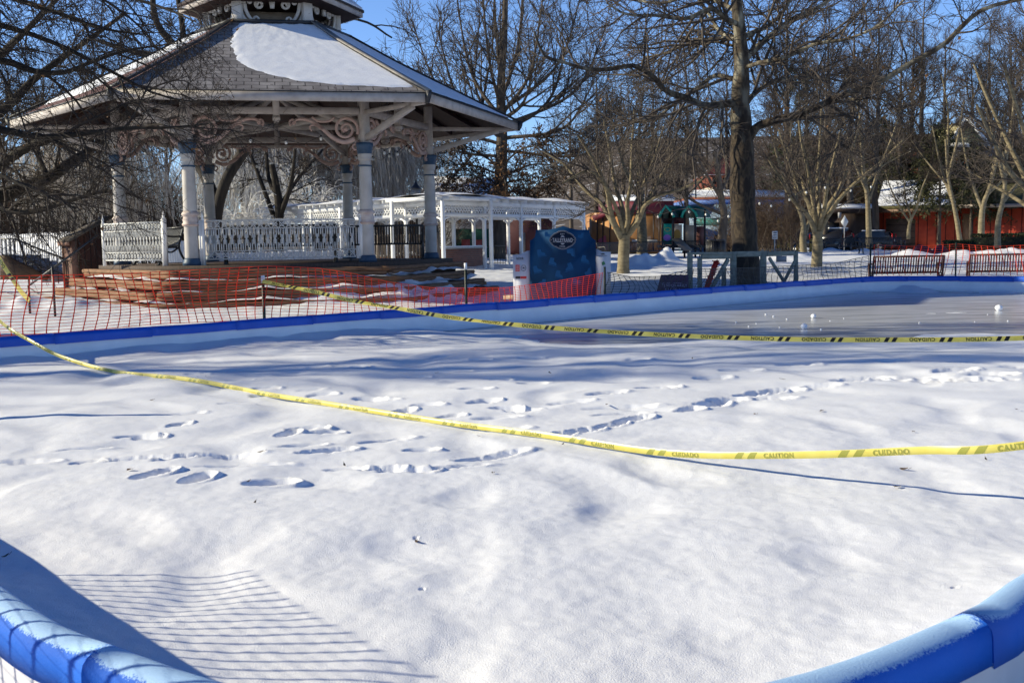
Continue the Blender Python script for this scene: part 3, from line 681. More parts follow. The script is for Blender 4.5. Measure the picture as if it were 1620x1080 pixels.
# scroll brackets under the ring beams
def spiral(c, r0, r1, a0, turns, n=46):
    return [(c[0] + (r0 + (r1 - r0) * i / n) * math.cos(a0 + turns * 2 * math.pi * i / n), c[1] + (r0 + (r1 - r0) * i / n) * math.sin(a0 + turns * 2 * math.pi * i / n)) for i in range(n + 1)]
def bracket(mb, O, u, nv, flip=1, sc=1.0, th=.05):
    """O: corner where post meets beam; u: along the beam; drop is -z"""
    f = lambda q: O + u * q[0] * sc + np.array([0, 0, q[1] * sc])
    def rib(pts, w0, w1): n = len(pts); mb.ribbon([f(q) for q in pts], nv, [(w0 + (w1 - w0) * i / (n - 1)) * sc for i in range(n)], th)
    rib(spiral((.30, -.31), .285, .06, R(205), -1.75), .07, .05)
    mb.ball(f((.30, -.31)), .06 * sc, 8, 6)
    arm = [tuple(q) for q in catmull([(.10, -.52), (.34, -.60), (.60, -.50), (.85, -.28), (1.12, -.12), (1.36, -.10), (1.52, -.20)], 30)]
    rib(arm, .11, .05)
    rib(spiral((1.47, -.17), .085, .02, R(-60), 1.3, 20), .04, .03)
    rib([tuple(q) for q in catmull([(.80, -.32), (.98, -.22), (1.10, -.26), (1.06, -.36)], 12)], .05, .03)
    rib([tuple(q) for q in catmull([(.55, -.05), (.66, -.13), (.90, -.14), (1.05, -.05)], 12)], .05, .05)
    rib(spiral((.10, -.70), .09, .03, R(90), 1.4, 20), .05, .03)
    rib([(.04, -.56), (.05, -.78)], .06, .05)
for k in range(6):
    A = hexpt(CR, -30 + 60 * k, ZB - .09); B = hexpt(CR, 30 + 60 * k, ZB - .09); t = nrm(B - A); out = hexdir(60 * k); o3 = np.array([out[0], out[1], 0])
    for (O, u) in ((A + t * .11, t), (B - t * .11, -t)):
        mb = MB(); bracket(mb, O, u, o3); mb.make('scroll_bracket', PINK, gz)
# roof
ER, EZ = 6.26, 4.62; TR, TZ = 1.87, 6.74
PROF = [(ER, EZ), (5.15, 5.13), (4.1, 5.62), (3.0, 6.14), (TR, TZ)]
_ps = np.concatenate([[0], np.cumsum([math.hypot(PROF[i + 1][0] - PROF[i][0], PROF[i + 1][1] - PROF[i][1]) for i in range(4)])]); RL = _ps[-1]
def rp(v): s = v * RL; return float(np.interp(s, _ps, [p[0] for p in PROF])), float(np.interp(s, _ps, [p[1] for p in PROF]))
def rface(k, u, v, lift=0.0):
    r, z = rp(v); a = hexpt(r, -30 + 60 * k, z); b = hexpt(r, 30 + 60 * k, z); d = hexdir(60 * k); sl = .47
    n = nrm((d[0] * sl, d[1] * sl, .88)); return a + (b - a) * u + n * lift
def slate_mat(name, c1, c2, joint):
    ma = mk(name, c1, c2, scale=3.0, rough=.85); t = ma.node_tree; N = t.nodes; L = t.links; b = N['Principled BSDF']; src = b.inputs['Base Color'].links[0].from_socket
    uv = N.new('ShaderNodeUVMap'); br = N.new('ShaderNodeTexBrick'); br.inputs['Scale'].default_value = 1; br.inputs['Brick Width'].default_value = .31; br.inputs['Row Height'].default_value = .212; br.inputs['Mortar Size'].default_value = .011; br.inputs['Mortar Smooth'].default_value = .2; br.inputs['Bias'].default_value = -.2
    br.inputs['Color1'].default_value = (.78, .76, .76, 1); br.inputs['Color2'].default_value = (1.12, 1.1, 1.08, 1); br.inputs['Mortar'].default_value = (*joint, 1); L.new(uv.outputs[0], br.inputs['Vector'])
    mx = N.new('ShaderNodeMix'); mx.data_type = 'RGBA'; mx.blend_type = 'MULTIPLY'; mx.inputs[0].default_value = 1; L.new(src, mx.inputs[6]); L.new(br.outputs['Color'], mx.inputs[7]); L.new(mx.outputs[2], b.inputs['Base Color'])
    bp = N.new('ShaderNodeBump'); bp.inputs['Strength'].default_value = .5; bp.inputs['Distance'].default_value = .012; bp.invert = True; L.new(br.outputs['Fac'], bp.inputs['Height']); L.new(bp.outputs[0], b.inputs['Normal']); return ma
SLATE = slate_mat('grey_slate', (.17, .155, .15), (.25, .235, .225), (.16, .15, .15)); RSLATE = slate_mat('red_slate', (.10, .05, .046), (.16, .078, .07), (.2, .2, .2))
def set_uv(o, fn):
    me = o.data; uv = me.uv_layers.new(name='UVMap'); wo = off(o)
    for l in me.loops: uv.data[l.index].uv = fn(np.array(me.vertices[l.vertex_index].co) + wo)
def slope_uv(k):
    d = hexdir(60 * k); side = np.array([-d[1], d[0]])
    def fn(q): rel = q[:2] - GC; return (float(rel @ side) + 20, (6.38 * .866 - float(rel @ d)) / .88 + .0)
    return fn
for k in range(6):
    mb = MB(); mb.grid([[rface(k, u, v, .0) for u in (0, 1)] for v in np.linspace(0, 1, 9)]); mb.grid([[rface(k, u, v, -.10) for u in (1, 0)] for v in np.linspace(0, 1, 9)])
    rnd = random.Random(k); rows = 21
    for j in range(rows):
        v0, v1 = j / rows, (j + 1) / rows; w_ = 2 * rp(v0)[0] * .5; ns = max(3, int(w_ / .29)); sh = (j % 2) * .5
        for i in ():
            u0 = max(0, (i + sh) / ns + .0009); u1 = min(1, (i + 1 + sh) / ns - .0009)
            if u1 - u0 < .004: continue
            l = .008 + rnd.random() * .004; h = .001
            mb.add([rface(k, u0, v0, l), rface(k, u1, v0, l), rface(k, u1, v1, h), rface(k, u0, v1, h), rface(k, u0, v0, l - .02), rface(k, u1, v0, l - .02), rface(k, u0, v1, h - .02), rface(k, u1, v1, h - .02)],
                   [(0, 1, 2, 3), (4, 5, 1, 0), (4, 0, 3, 6), (1, 5, 7, 2)])
    set_uv(mb.make('roof_slope', RSLATE if k == 5 else SLATE, gz), slope_uv(k))
    # ceiling boards under the slope
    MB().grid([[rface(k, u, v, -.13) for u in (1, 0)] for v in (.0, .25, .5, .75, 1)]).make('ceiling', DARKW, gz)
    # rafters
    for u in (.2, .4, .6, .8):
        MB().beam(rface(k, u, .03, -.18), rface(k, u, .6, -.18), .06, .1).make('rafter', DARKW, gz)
    # eave board
    A = hexpt(ER + .02, -30 + 60 * k, 4.51); B = hexpt(ER + .02, 30 + 60 * k, 4.51)
    MB().beam(A, B, .05, .19).make('fascia', CREAM_SHADED, gz)
    MB().beam(A + (0, 0, .10), B + (0, 0, .10), .09, .025).make('gutter_edge', IRON, gz)
    a0, a1 = hexpt(ER + .05, -30 + 60 * k, EZ + .03), hexpt(TR, -30 + 60 * k, TZ + .05)
    hp = [hexpt(r + .03, -30 + 60 * k, z + .045) for r, z in PROF]; MB().ribbon(hp, nrm(np.cross(hexpt(1, 60 - 30 + 60 * k, 0) - hexpt(1, -90 - 30 + 60 * k, 0), (0, 0, 1)) * 0 + np.array([0, 0, 1.0])), .16, .035).make('hip_cap', mk('weathered_hip_board', (.22, .20, .18), (.33, .30, .27), scale=6, rough=.7) if k in (1,) else IRON, gz)
    d = hexdir(-30 + 60 * k); dd = np.array([d[0], d[1], 0]); c = hexpt(ER + .03, -30 + 60 * k, 4.5)
    mb = MB(); mb.prism([c + dd * .0 + (0, 0, .15), c + dd * .12 + (0, 0, .15), c + dd * .10 + (0, 0, .02), c + dd * .03 + (0, 0, -.10), c - dd * .05 + (0, 0, -.10)], np.cross(dd, (0, 0, 1)) * .07); mb.make('eave_tip', IRON, gz)
# snow lying on the slopes
def roof_snow(k, sdf, thick=.06, n=60):
    rows = []
    for v in np.linspace(.02, .99, n):
        row = []
        for u in np.linspace(.015, .985, n):
            q = rface(k, u, v); s = sdf(u, v, q) + .09 * fbm(np.array([u * 9.0]), np.array([v * 6.0]), 4, 40 + k)[0]
            row.append(rface(k, u, v, -.025 + (thick + .012) * float(sstep(-.10, .10, s)) + .006 * float(fbm(np.array([u * 14.0]), np.array([v * 14.0]), 2, 4)[0])))
        rows.append(row)
    MB().grid(rows).make('snow_patch', SNOW, gz, smooth=True)
roof_snow(0, lambda u, v, q: min((v - .07) * 3.0, (.985 - v) * 5, 2.0 * (u - float(np.interp(v, [.05, .09, .14, .24, .32, .42, .57, .9], [.9, .70, .58, .46, .385, .33, .26, .10])))), .03, 110)
roof_snow(1, lambda u, v, q: min(1, (v - .02) * 6 + .1, (1.02 - v) * 6), .05)
for k in (2, 3, 4): roof_snow(k, lambda u, v, q: min((v - .06) * 4, (.97 - v) * 5), .06)
roof_snow(5, lambda u, v, q: min((v - .18) * 3, (.96 - v) * 3, (.50 - u) * 4), .06)
# cupola
cr = 1.62; z0 = TZ + .02; z1 = 7.30
MB().prism(H6(TR + .10, TZ - .02), (0, 0, .07)).make('cupola_sill', IRON, gz)
GREYW = mk('pale_grey_paint', (.50, .47, .45), (.60, .58, .56), scale=6, rough=.6, extra=((.32, .29, .27), 8, .66))
for k in range(6):
    c = hexpt(cr, -30 + 60 * k, z0); d = hexdir(-30 + 60 * k); dd = np.array([d[0], d[1], 0]); tt = np.cross(dd, (0, 0, 1))
    po = MB(); po.boxf(c + (0, 0, .29), dd * .07, tt * .12, (0, 0, .29)); po = po.make('cupola_post', GREYW, gz, bevel=.006)
    for sgn in (-1, 1):
        a = R(60 * k - 30) + GANG; side = np.array([math.cos(a + sgn * R(120)), math.sin(a + sgn * R(120)), 0])
        f = lambda q: c + side * q[0] + np.array([0, 0, q[1]]); nv = np.cross(side, (0, 0, 1)); mb = MB()
        mb.ribbon([f(q) for q in catmull([(.13, .56), (.17, .42), (.20, .28), (.30, .10), (.44, .03)], 14)], nv, [.10 - .04 * i / 13 for i in range(14)], .05)
        mb.ribbon([f(q) for q in spiral((.42, .09), .08, .02, R(-90), 1.2, 16)], nv, .05, .05)
        mb.ribbon([f(q) for q in spiral((.28, .50), .07, .02, R(180), -1.2, 16)], nv, .05, .05)
        mb.prism([f((.10, .0)), f((.10, .3)), f((.18, .12)), f((.36, .0))], nv * .04)
        mb.make('scroll', GREYW, po)
    # scrolls hanging from the eave between the posts
    A = hexpt(cr, -30 + 60 * k, z0 + .52); B = hexpt(cr, 30 + 60 * k, z0 + .52); M = (A + B) / 2; t = nrm(B - A); nv = np.cross(t, (0, 0, 1)); mb = MB()
    for sgn in (-1, 1):
        f = lambda q: M + t * q[0] * sgn + np.array([0, 0, q[1]])
        mb.ribbon([f(q) for q in spiral((.30, -.08), .11, .03, R(80), -1.35, 24)], nv, .06, .05); mb.ribbon([f(q) for q in [(.05, .04), (.18, .05), (.30, .03)]], nv, .06, .05)
    mb.prism([M + t * .07, M - t * .07, M - t * .05 + (0, 0, -.18), M + t * .05 + (0, 0, -.18)], nv * .07); mb.make('cupola_scroll', GREYW, gz)
    MB().beam(A + (0, 0, .06), B + (0, 0, .06), .08, .10).make('cupola_beam', GREYW, gz)
    A = hexpt(2.24, -30 + 60 * k, 7.33); B = hexpt(2.24, 30 + 60 * k, 7.33)
    MB().beam(A, B, .05, .17).make('cupola_fascia', CREAM_SHADED, gz); MB().beam(A + (0, 0, .095), B + (0, 0, .095), .09, .02).make('cupola_edge', IRON, gz)
    p = [hexpt(2.3, -30 + 60 * k, 7.42), hexpt(2.3, 30 + 60 * k, 7.42), hexpt(.06, 30 + 60 * k, 9.0), hexpt(.06, -30 + 60 * k, 9.0)]
    MB().add(p + [q - np.array([0, 0, .06]) for q in p], [(0, 1, 2, 3), (7, 6, 5, 4), (0, 4, 5, 1)]).make('cupola_roof', RSLATE if k == 5 else SLATE, gz); set_uv(bpy.context.scene.objects[list(o.name for o in gz.children)[-1]], slope_uv(k)) if 0 else None
    if k in (1, 2, 3):
        p2 = [q + np.array([0, 0, .05]) for q in (hexpt(2.25, -28 + 60 * k, 7.42), hexpt(2.25, 28 + 60 * k, 7.42), hexpt(.3, 28 + 60 * k, 8.83), hexpt(.3, -28 + 60 * k, 8.83))]
        MB().add(p2 + [q - np.array([0, 0, .05]) for q in p2], [(0, 1, 2, 3), (0, 4, 5, 1), (1, 5, 6, 2), (3, 2, 6, 7), (0, 3, 7, 4)]).make('cupola_snow', SNOW, gz)
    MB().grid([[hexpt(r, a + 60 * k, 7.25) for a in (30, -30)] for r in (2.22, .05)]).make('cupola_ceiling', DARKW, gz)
MB().prism(H6(1.2, z0), (0, 0, .34)).make('cupola_box', mk('tan_boards', (.20, .15, .11), (.27, .21, .16), scale=5, rough=.8), gz)
MB().lathe((GC[0], GC[1], 8.95), [(.10, 0), (.16, .1), (.05, .25), (.09, .4), (.02, .7)], 12).make('finial', NAVY, gz)

# ------------------------------------------------------------------ railings
def railing(A, B, h0, h1, units, dense=1.0,  mat=RAILW, name='railing'):
    A = np.asarray(A, float); B = np.asarray(B, float); t = B - A; L = np.linalg.norm(t); t = t / L; nv = np.cross(t, (0, 0, 1))
    f = lambda s, h: A + t * s + np.array([0, 0, h]); mb = MB(); H = h1 - h0; th = .022
    for h, w_ in ((h0, .03), (h0 + .21 * H, .022), (h0 + .79 * H, .022), (h1, .035)): mb.ribbon([f(0, h), f(L, h)], nv, w_, th)
    pw = L / units
    for i in range(units):
        s0 = i * pw; sm = s0 + pw / 2
        for (b0, b1) in ((h0, h0 + .21 * H), (h0 + .79 * H, h1)):
            mb.ribbon([f(s0, b0), f(s0 + pw, b1)], nv, .018 * dense, th); mb.ribbon([f(s0, b1), f(s0 + pw, b0)], nv, .018 * dense, th)
            c = (b0 + b1) / 2; rr = min(pw, b1 - b0) * .30
            mb.ribbon([f(sm + rr * math.cos(q), c + rr * math.sin(q)) for q in np.linspace(0, 2 * math.pi, 11)], nv, .012, th * .9)
        m0, m1 = h0 + .21 * H, h0 + .79 * H; mm = m1 - m0
        mb.ribbon([f(s0, m0), f(s0, m0 + mm * .34)], nv, pw * .16 * dense, th); mb.ribbon([f(s0, m1 - mm * .30), f(s0, m1)], nv, pw * .16 * dense, th)
        for e in (-1, 1):
            mb.ribbon([f(sm + e * pw * .20, m0), f(sm + e * pw * .20, m0 + mm * .50)], nv, pw * .13 * dense, th)
            mb.ribbon([f(sm + e * pw * .20, m1 - mm * .42), f(sm + e * pw * .20, m1)], nv, pw * .13 * dense, th)
        mb.ribbon([f(sm, m0 + mm * .30), f(sm, m1 - mm * .28)], nv, pw * .24 * dense, th * 1.05)
        mb.ribbon([f(sm - pw * .28, m0 + mm * .36), f(sm + pw * .28, m0 + mm * .36)], nv, mm * .05, th); mb.ribbon([f(sm - pw * .28, m1 - mm * .36), f(sm + pw * .28, m1 - mm * .36)], nv, mm * .05, th)
    return mb.make(name, mat, gz)
def rail_post(p, h, w_=.09):
    mb = MB(); mb.box(p + np.array([0, 0, h / 2]), (w_, w_, h)); mb.lathe(p + np.array([0, 0, h]), [(w_ * .55, 0), (w_ * .55, .02), (.02, .04), (.035, .08), (.012, .14), (.004, .2)], 8)
    mb.make('railing_post', CREAMW, gz)
A = hexpt(CR + .06, -30, DK); B = hexpt(CR + .06, 30, DK); t = nrm(B - A)
railing(A + t * .36, B - t * .30, .13, .98, 21)
rail_post(A + t * .28, 1.0, .07); rail_post(B - t * .16, 1.02, .09)
MB().box(A + t * .22 + (0, 0, .5), (.05, .05, 1.0)).make('railing_post', CREAMW, gz)
A = P(166, 416, 25.4); B = P(262, 417, 23.9); A[2] = DK; B[2] = DK
railing(A + (0, 0, 0), B, .13, .98, 20, .6)
rail_post(A, 1.0, .07); rail_post(B, 1.04, .10)
# string of party bulbs under the roof
st = thing('string_lights', 'string of small white bulbs looped under the bandstand roof beams', 'string lights', hexpt(0, 0, 4.3))
pts = []
for k in (4, 3, 2, 1, 0, 5):
    a = hexpt(CR - .35, -30 + 60 * k, 4.15); b = hexpt(CR - .35, 30 + 60 * k, 4.15)
    for i in range(9): u = i / 9; pts.append(b + (a - b) * u + np.array([0, 0, -.30 * 4 * u * (1 - u) - (.12 if i % 2 else 0)]))
MB().tube(pts, .006, 4).make('wire', BLACKM, st)
BULB = mk('bulb_glass', (.75, .74, .70), rough=.15, spec=.6)
for q in pts[::2]:
    b_ = MB().ball(q + np.array([0, 0, -.06]), .035, 8, 6, (1, 1, 1.3)).make('bulb', BULB, st, smooth=True); MB().lathe(q + np.array([0, 0, -.03]), [(.018, 0), (.018, .05)], 6).make('socket', BLACKM, b_)

# ------------------------------------------------------------------ timber steps
TIER = [(4.62, .98, .70, 1.0), (4.92, .75, .47, 1.0), (5.22, .52, .24, 1.0), (5.54, .30, .02, 1.0), (5.86, .12, -.15, .34)]
names = ['topmost', 'second from the top', 'middle', 'fourth from the top', 'lowest']
rnd = random.Random(9)
sides = {5: ('sunlit left', -90), 0: ('shaded front', -30), 1: ('right hand', 30)}
for ti, (rad, zt, zb, frac) in enumerate(TIER):
    for k in (5, 0, 1):
        A = hexpt(rad, -30 + 60 * k, 0); B = hexpt(rad, 30 + 60 * k, 0); t = nrm(B - A); L = np.linalg.norm(B - A)
        if ti == 4 and k == 5: A, B = A + t * (-.1), A + t * L * .30
        elif ti == 4 and k == 0: B = A + t * 1.7; A = A - t * .1
        elif ti == 4: continue
        out = hexdir(60 * k); o3 = np.array([out[0], out[1], 0]); A = A - t * (.35 + .14 * ti + .15 * rnd.random()) * (k == 5) ; B = B + t * .2 * (k == 1)
        mb = MB(); hh = .092
        for c in range(2):
            zc = zt - hh / 2 - c * hh - .012; o = rnd.uniform(-.012, .012); nseg = 10; ends = (rnd.uniform(-.12, .12), rnd.uniform(-.12, .12))
            ring = []
            for i in range(nseg + 1):
                q = A + t * ends[0] + (B + t * ends[1] - A - t * ends[0]) * i / nseg; wv = .004 * math.sin(i * 1.7 + ti + c)
                sec = [(-.22, -.5), (.035, -.5), (.055, -.32), (.058, .25), (.03, .5), (-.22, .5)]
                ring.append([q + o3 * (o + wv + a) + np.array([0, 0, zc + b * hh + wv * .5]) for a, b in sec + [sec[0]]])
            mb.grid(ring); n_ = 7; b0 = len(mb.v) - n_ * (nseg + 1); mb.f.append([b0 + j for j in range(6)][::-1]); mb.f.append([len(mb.v) - n_ + j for j in range(6)])
        o = mb.make('timber_step', TIMBER, None, at=(A + B) / 2 + (0, 0, zb))
        tag(o, 'timber step of the %s bandstand flight, %s' % (sides[k][0], names[ti]), 'step', 'timber steps round the bandstand')
        if ti < 4:                                   # fill of the tread behind the timbers, snow on it
            pass
# packed earth behind the timbers, its dark tone standing for shadow in the gaps
mb = MB()
for (rad, zt, zb, fr_) in TIER[:4]: mb.prism(H6(rad - .1, -.1), (0, 0, zt - .03 + .1))
tag(mb.make('step_fill', mk('gap_shadow_earth', (.05, .035, .025), (.09, .06, .045), scale=7, rough=.95), None, at=(GC[0], GC[1], 0)), kind='structure')
# snow lying in strips on the treads
for ti in range(1, 4):
    rad, zt = TIER[ti][0], TIER[ti][1]; inner = TIER[ti - 1][0]
    for k in (5, 0, 1):
        A0 = hexpt(inner + .03, -30 + 60 * k, zt); B0 = hexpt(inner + .03, 30 + 60 * k, zt); A1 = hexpt(rad - .02, -30 + 60 * k, zt); B1 = hexpt(rad - .02, 30 + 60 * k, zt); rows = []
        for i in range(60):
            u = i / 59; th = (.085 if k == 5 else .10) * float(np.clip(.5 + 1.7 * fbm(np.array([u * 4 + ti * 3.3]), np.array([k * 2.1]), 3, 15)[0], -.4, 1.4)) + (.03 if k == 1 else -.006)
            rows.append([A0 + (B0 - A0) * u + (A1 - A0 + ((B1 - B0) - (A1 - A0)) * u) * v + np.array([0, 0, th * (1 - .6 * abs(v - .3)) - .012]) for v in (0, .3, .7, 1)])
        mb = MB().grid(rows)
        tag(mb.make('tread_snow', SNOWG, None, at=A1, smooth=True), kind='stuff')
# ================================================================== trees
UPZ = np.array([0, 0, 1.0])
def vn(a): return a / np.maximum(1e-9, np.linalg.norm(a, axis=-1, keepdims=True))
def grow(start, d, L, Pn, wob, trop, rng, sag=0.0):
    """vectorised branch lines: start (N,3) d (N,3) L (N,) -> (N,Pn,3)"""
    N = len(start); out = np.empty((N, Pn, 3)); out[:, 0] = start; d = vn(d); st = L[:, None] / (Pn - 1)
    for i in range(1, Pn):
        d = vn(d + wob * rng.normal(size=(N, 3)) + UPZ * trop - UPZ * sag * (i / Pn))
        out[:, i] = out[:, i - 1] + d * st
    return out
def spawn(par, prad, n, t0, t1, ang, angsd, lenf, rk, Pn, wob, trop, rng, sag=0.0, rmin=.004, tip=.35, tpow=1.0, face=None):
    """children on parents. par (M,P,3), prad (M,P); n children each"""
    M, Pp = par.shape[:2]; idx = np.repeat(np.arange(M), n); N = len(idx)
    if N == 0: return np.zeros((0, Pn, 3)), np.zeros((0, Pn))
    t = t0 + (t1 - t0) * rng.random(N) ** tpow; f = t * (Pp - 1); i0 = np.minimum(f.astype(int), Pp - 2); fr = (f - i0)[:, None]
    a = par[idx, i0]; b = par[idx, i0 + 1]; pos = a + (b - a) * fr; tan = vn(b - a)
    rad = prad[idx, i0] + (prad[idx, i0 + 1] - prad[idx, i0]) * fr[:, 0]
    q = rng.normal(size=(N, 3))
    if face is not None: q = q + face
    perp = vn(q - (q * tan).sum(1, keepdims=True) * tan)
    an = np.radians(ang + angsd * rng.normal(size=N))[:, None]; d = tan * np.cos(an) + perp * np.sin(an)
    plen = np.linalg.norm(np.diff(par, axis=1), axis=2).sum(1)[idx]
    L = lenf(t, plen) * (.7 + .6 * rng.random(N))
    pts = grow(pos, d, L, Pn, wob, trop, rng, sag)
    r0 = np.maximum(rmin, np.minimum(rad * .8, L * rk)); prof = np.linspace(1, tip, Pn)
    return pts, np.maximum(rmin * .8, r0[:, None] * prof[None])
def tubes(groups, sides):
    """groups: list of (pts (N,P,3), rad (N,P)) -> verts, quads"""
    V = []; Fq = []; base = 0
    for (pts, rad), k in zip(groups, sides):
        N, Pn = pts.shape[:2]
        if N == 0: continue
        tan = np.empty_like(pts); tan[:, 1:-1] = pts[:, 2:] - pts[:, :-2]; tan[:, 0] = pts[:, 1] - pts[:, 0]; tan[:, -1] = pts[:, -1] - pts[:, -2]; tan = vn(tan)
        md = vn(pts[:, -1] - pts[:, 0]); ref = np.where(np.abs(md[:, 2:3]) > .8, np.array([[1.0, 0, 0]]), np.array([[0, 0, 1.0]]))[:, None]
        u = vn(np.cross(tan, ref)); v = np.cross(tan, u); th = 2 * np.pi * np.arange(k) / k
        ring = pts[:, :, None] + rad[:, :, None, None] * (np.cos(th)[None, None, :, None] * u[:, :, None] + np.sin(th)[None, None, :, None] * v[:, :, None])
        V.append(ring.reshape(-1, 3)); id_ = base + np.arange(N * Pn * k).reshape(N, Pn, k); nx = np.roll(id_, -1, 2)
        Fq.append(np.stack([id_[:, :-1], nx[:, :-1], nx[:, 1:], id_[:, 1:]], -1).reshape(-1, 4)); base += N * Pn * k
    return np.concatenate(V), np.concatenate(Fq)
def tube_obj(name, groups, sides, mat, parent, smooth=True):
    V, Q = tubes(groups, sides); return link(name, mesh_np(name, V - off(parent), Q, smooth), mat, parent)
def one(pts, rad): return np.asarray(pts, float)[None], np.asarray(rad, float)[None]
def cat_(gs):
    return gs
BARKD = mk('dark_bark', (.014, .011, .008), (.034, .026, .019), scale=5, rough=.9, bump=.5, bscale=18, stretch=(1, 1, .25))
BARK = mk('grey_brown_bark', (.065, .05, .038), (.12, .095, .072), scale=5, rough=.9, bump=.5, bscale=18, stretch=(1, 1, .25))
TWIG = mk('brown_twigs', (.062, .049, .039), (.10, .081, .066), scale=2, rough=.9)
TWIGD = mk('dark_twigs', (.026, .019, .014), (.05, .037, .028), scale=2, rough=.9)
TWIGR = mk('reddish_twigs', (.055, .034, .024), (.088, .058, .04), scale=2, rough=.9)
VBARK = mk('olive_grey_bark', (.15, .118, .068), (.25, .205, .125), scale=4, rough=.85, bump=.4, bscale=14, stretch=(1, 1, 3))
def plane_bark():
    ma = mk('plane_bark', (.036, .025, .016), (.10, .071, .042), scale=3.6, rough=.85, bump=.6, bscale=9, stretch=(1.4, 1.4, .6), lo=.4, hi=.6, extra=((.026, .018, .013), 3.6, .49))
    t = ma.node_tree; N = t.nodes; L = t.links; b = N['Principled BSDF']; src = b.inputs['Base Color'].links[0].from_socket; tc = [n for n in N if n.type == 'TEX_COORD'][0]
    no = N.new('ShaderNodeTexNoise'); no.inputs['Scale'].default_value = 2.4; no.inputs['Detail'].default_value = 5; mp = N.new('ShaderNodeMapping'); mp.inputs['Scale'].default_value = (1.5, 1.5, .55); L.new(tc.outputs['Object'], mp.inputs[0]); L.new(mp.outputs[0], no.inputs['Vector'])
    cr = N.new('ShaderNodeValToRGB'); e = cr.color_ramp.elements; e[0].position = .40; e[0].color = (.05, .038, .026, 1); e[1].position = .58; e[1].color = (.30, .275, .205, 1); m_ = cr.color_ramp.elements.new(.5); m_.color = (.14, .12, .085, 1); L.new(no.outputs['Fac'], cr.inputs[0])
    # smooth pale bark takes over higher up the tree
    sp = N.new('ShaderNodeSeparateXYZ'); L.new(tc.outputs['Object'], sp.inputs[0]); a = N.new('ShaderNodeMath'); a.operation = 'MULTIPLY_ADD'; L.new(no.outputs['Fac'], a.inputs[0]); a.inputs[1].default_value = 6.0; L.new(sp.outputs['Z'], a.inputs[2])
    mr = N.new('ShaderNodeMapRange'); mr.inputs['From Min'].default_value = 7.2; mr.inputs['From Max'].default_value = 10.8; L.new(a.outputs[0], mr.inputs['Value'])
    mx = N.new('ShaderNodeMix'); mx.data_type = 'RGBA'; L.new(mr.outputs[0], mx.inputs[0]); L.new(src, mx.inputs[6]); L.new(cr.outputs[0], mx.inputs[7]); L.new(mx.outputs[2], b.inputs['Base Color']); return ma
SYC = SYCP = plane_bark()
BROWNLEAF = mk('dry_oak_leaves', (.13, .062, .022), (.24, .12, .045), scale=3, rough=.8)
ICEW = mk('frosted_twigs', (.42, .40, .37), (.62, .61, .60), scale=2, rough=.4, lo=.3, hi=.5, extra=((.26, .20, .13), 1.2, .60))
ICEW2 = mk('thinly_frosted_twigs', (.30, .24, .18), (.56, .52, .46), scale=1.5, rough=.6)

def leaves_mesh(centres, size, rng, flat=.6):
    """small folded leaf faces"""
    N = len(centres); a = vn(rng.normal(size=(N, 3))); b = vn(np.cross(a, rng.normal(size=(N, 3)))); s = (size * (.6 + .8 * rng.random(N)))[:, None]
    n = np.cross(a, b); V = np.stack([centres - a * s, centres + b * s * flat + n * s * .2, centres + a * s, centres - b * s * flat + n * s * .2], 1).reshape(-1, 3)
    return V, np.arange(N * 4).reshape(N, 4)

# ------------------------------------------------------------------ woods: a few tall bare trees, copied
def tall_tree(seed, H, spread, tw=TWIG, up=.09, n1=15, n2=8, n3=7, n4=3, rtw=.0095, name='bare_tree', t0=.22, wob=.10, forks=0, r0=None):
    rng = np.random.default_rng(seed); root = thing(name, 'bare tree', 'tree', (0, 0, 0))
    zs = np.linspace(-.3, H * .93, 12); tr = np.stack([np.cumsum(rng.normal(size=12)) * .05 * H / 16, np.cumsum(rng.normal(size=12)) * .05 * H / 16, zs], 1); tr[0, :2] = 0; tr[1, :2] *= .3
    r0 = r0 or H * .016; rad = r0 * np.linspace(1, .10, 12); rad[0] *= 1.35
    T = one(tr, rad)
    l1 = spawn(*T, n1, t0, .97, 52, 9, lambda t, pl: spread * (1.15 - .75 * t), .022, 8, wob, up, rng, tip=.25)
    l2 = spawn(*l1, n2, .2, .98, 42, 12, lambda t, pl: pl * (.62 - .3 * t), .018, 6, wob, up * .7, rng, rmin=rtw * 1.2)
    l3 = spawn(*l2, n3, .15, 1, 40, 13, lambda t, pl: pl * (.6 - .2 * t), .014, 5, wob * 1.2, up * .5, rng, rmin=rtw)
    l4 = spawn(*l3, n4, .15, 1, 38, 14, lambda t, pl: pl * (.62 - .2 * t) + .12, .012, 4, wob * 1.2, up * .3, rng, rmin=rtw * .75)
    tube_obj('trunk', [T, l1], [9, 6], BARK, root); tube_obj('crown', [l2, l3, l4], [4, 3, 3], tw, root)
    return root
def drop(o, px, Y, label, rz=0, sc=1.0, group=None, dz=0.0):
    c = P(px, 400, Y); o.location = (c[0], Y, float(ground_h(c[0], Y, False)) + dz); o.rotation_euler = (0, 0, rz); o.scale = (sc, sc, sc); o['label'] = label
    if group: o['group'] = group
rnd = random.Random(21)
WG = 'bare trees of the wood behind the park'
protos = [tall_tree(1, 17, 5.2), tall_tree(2, 19, 4.4, TWIGR, up=.13, wob=.08), tall_tree(3, 16, 5.8, TWIG, up=.05, wob=.13), tall_tree(4, 20, 4.0, TWIGD, up=.16, n1=20)]
WOODS = []      # (px, Y, proto, scale, label)
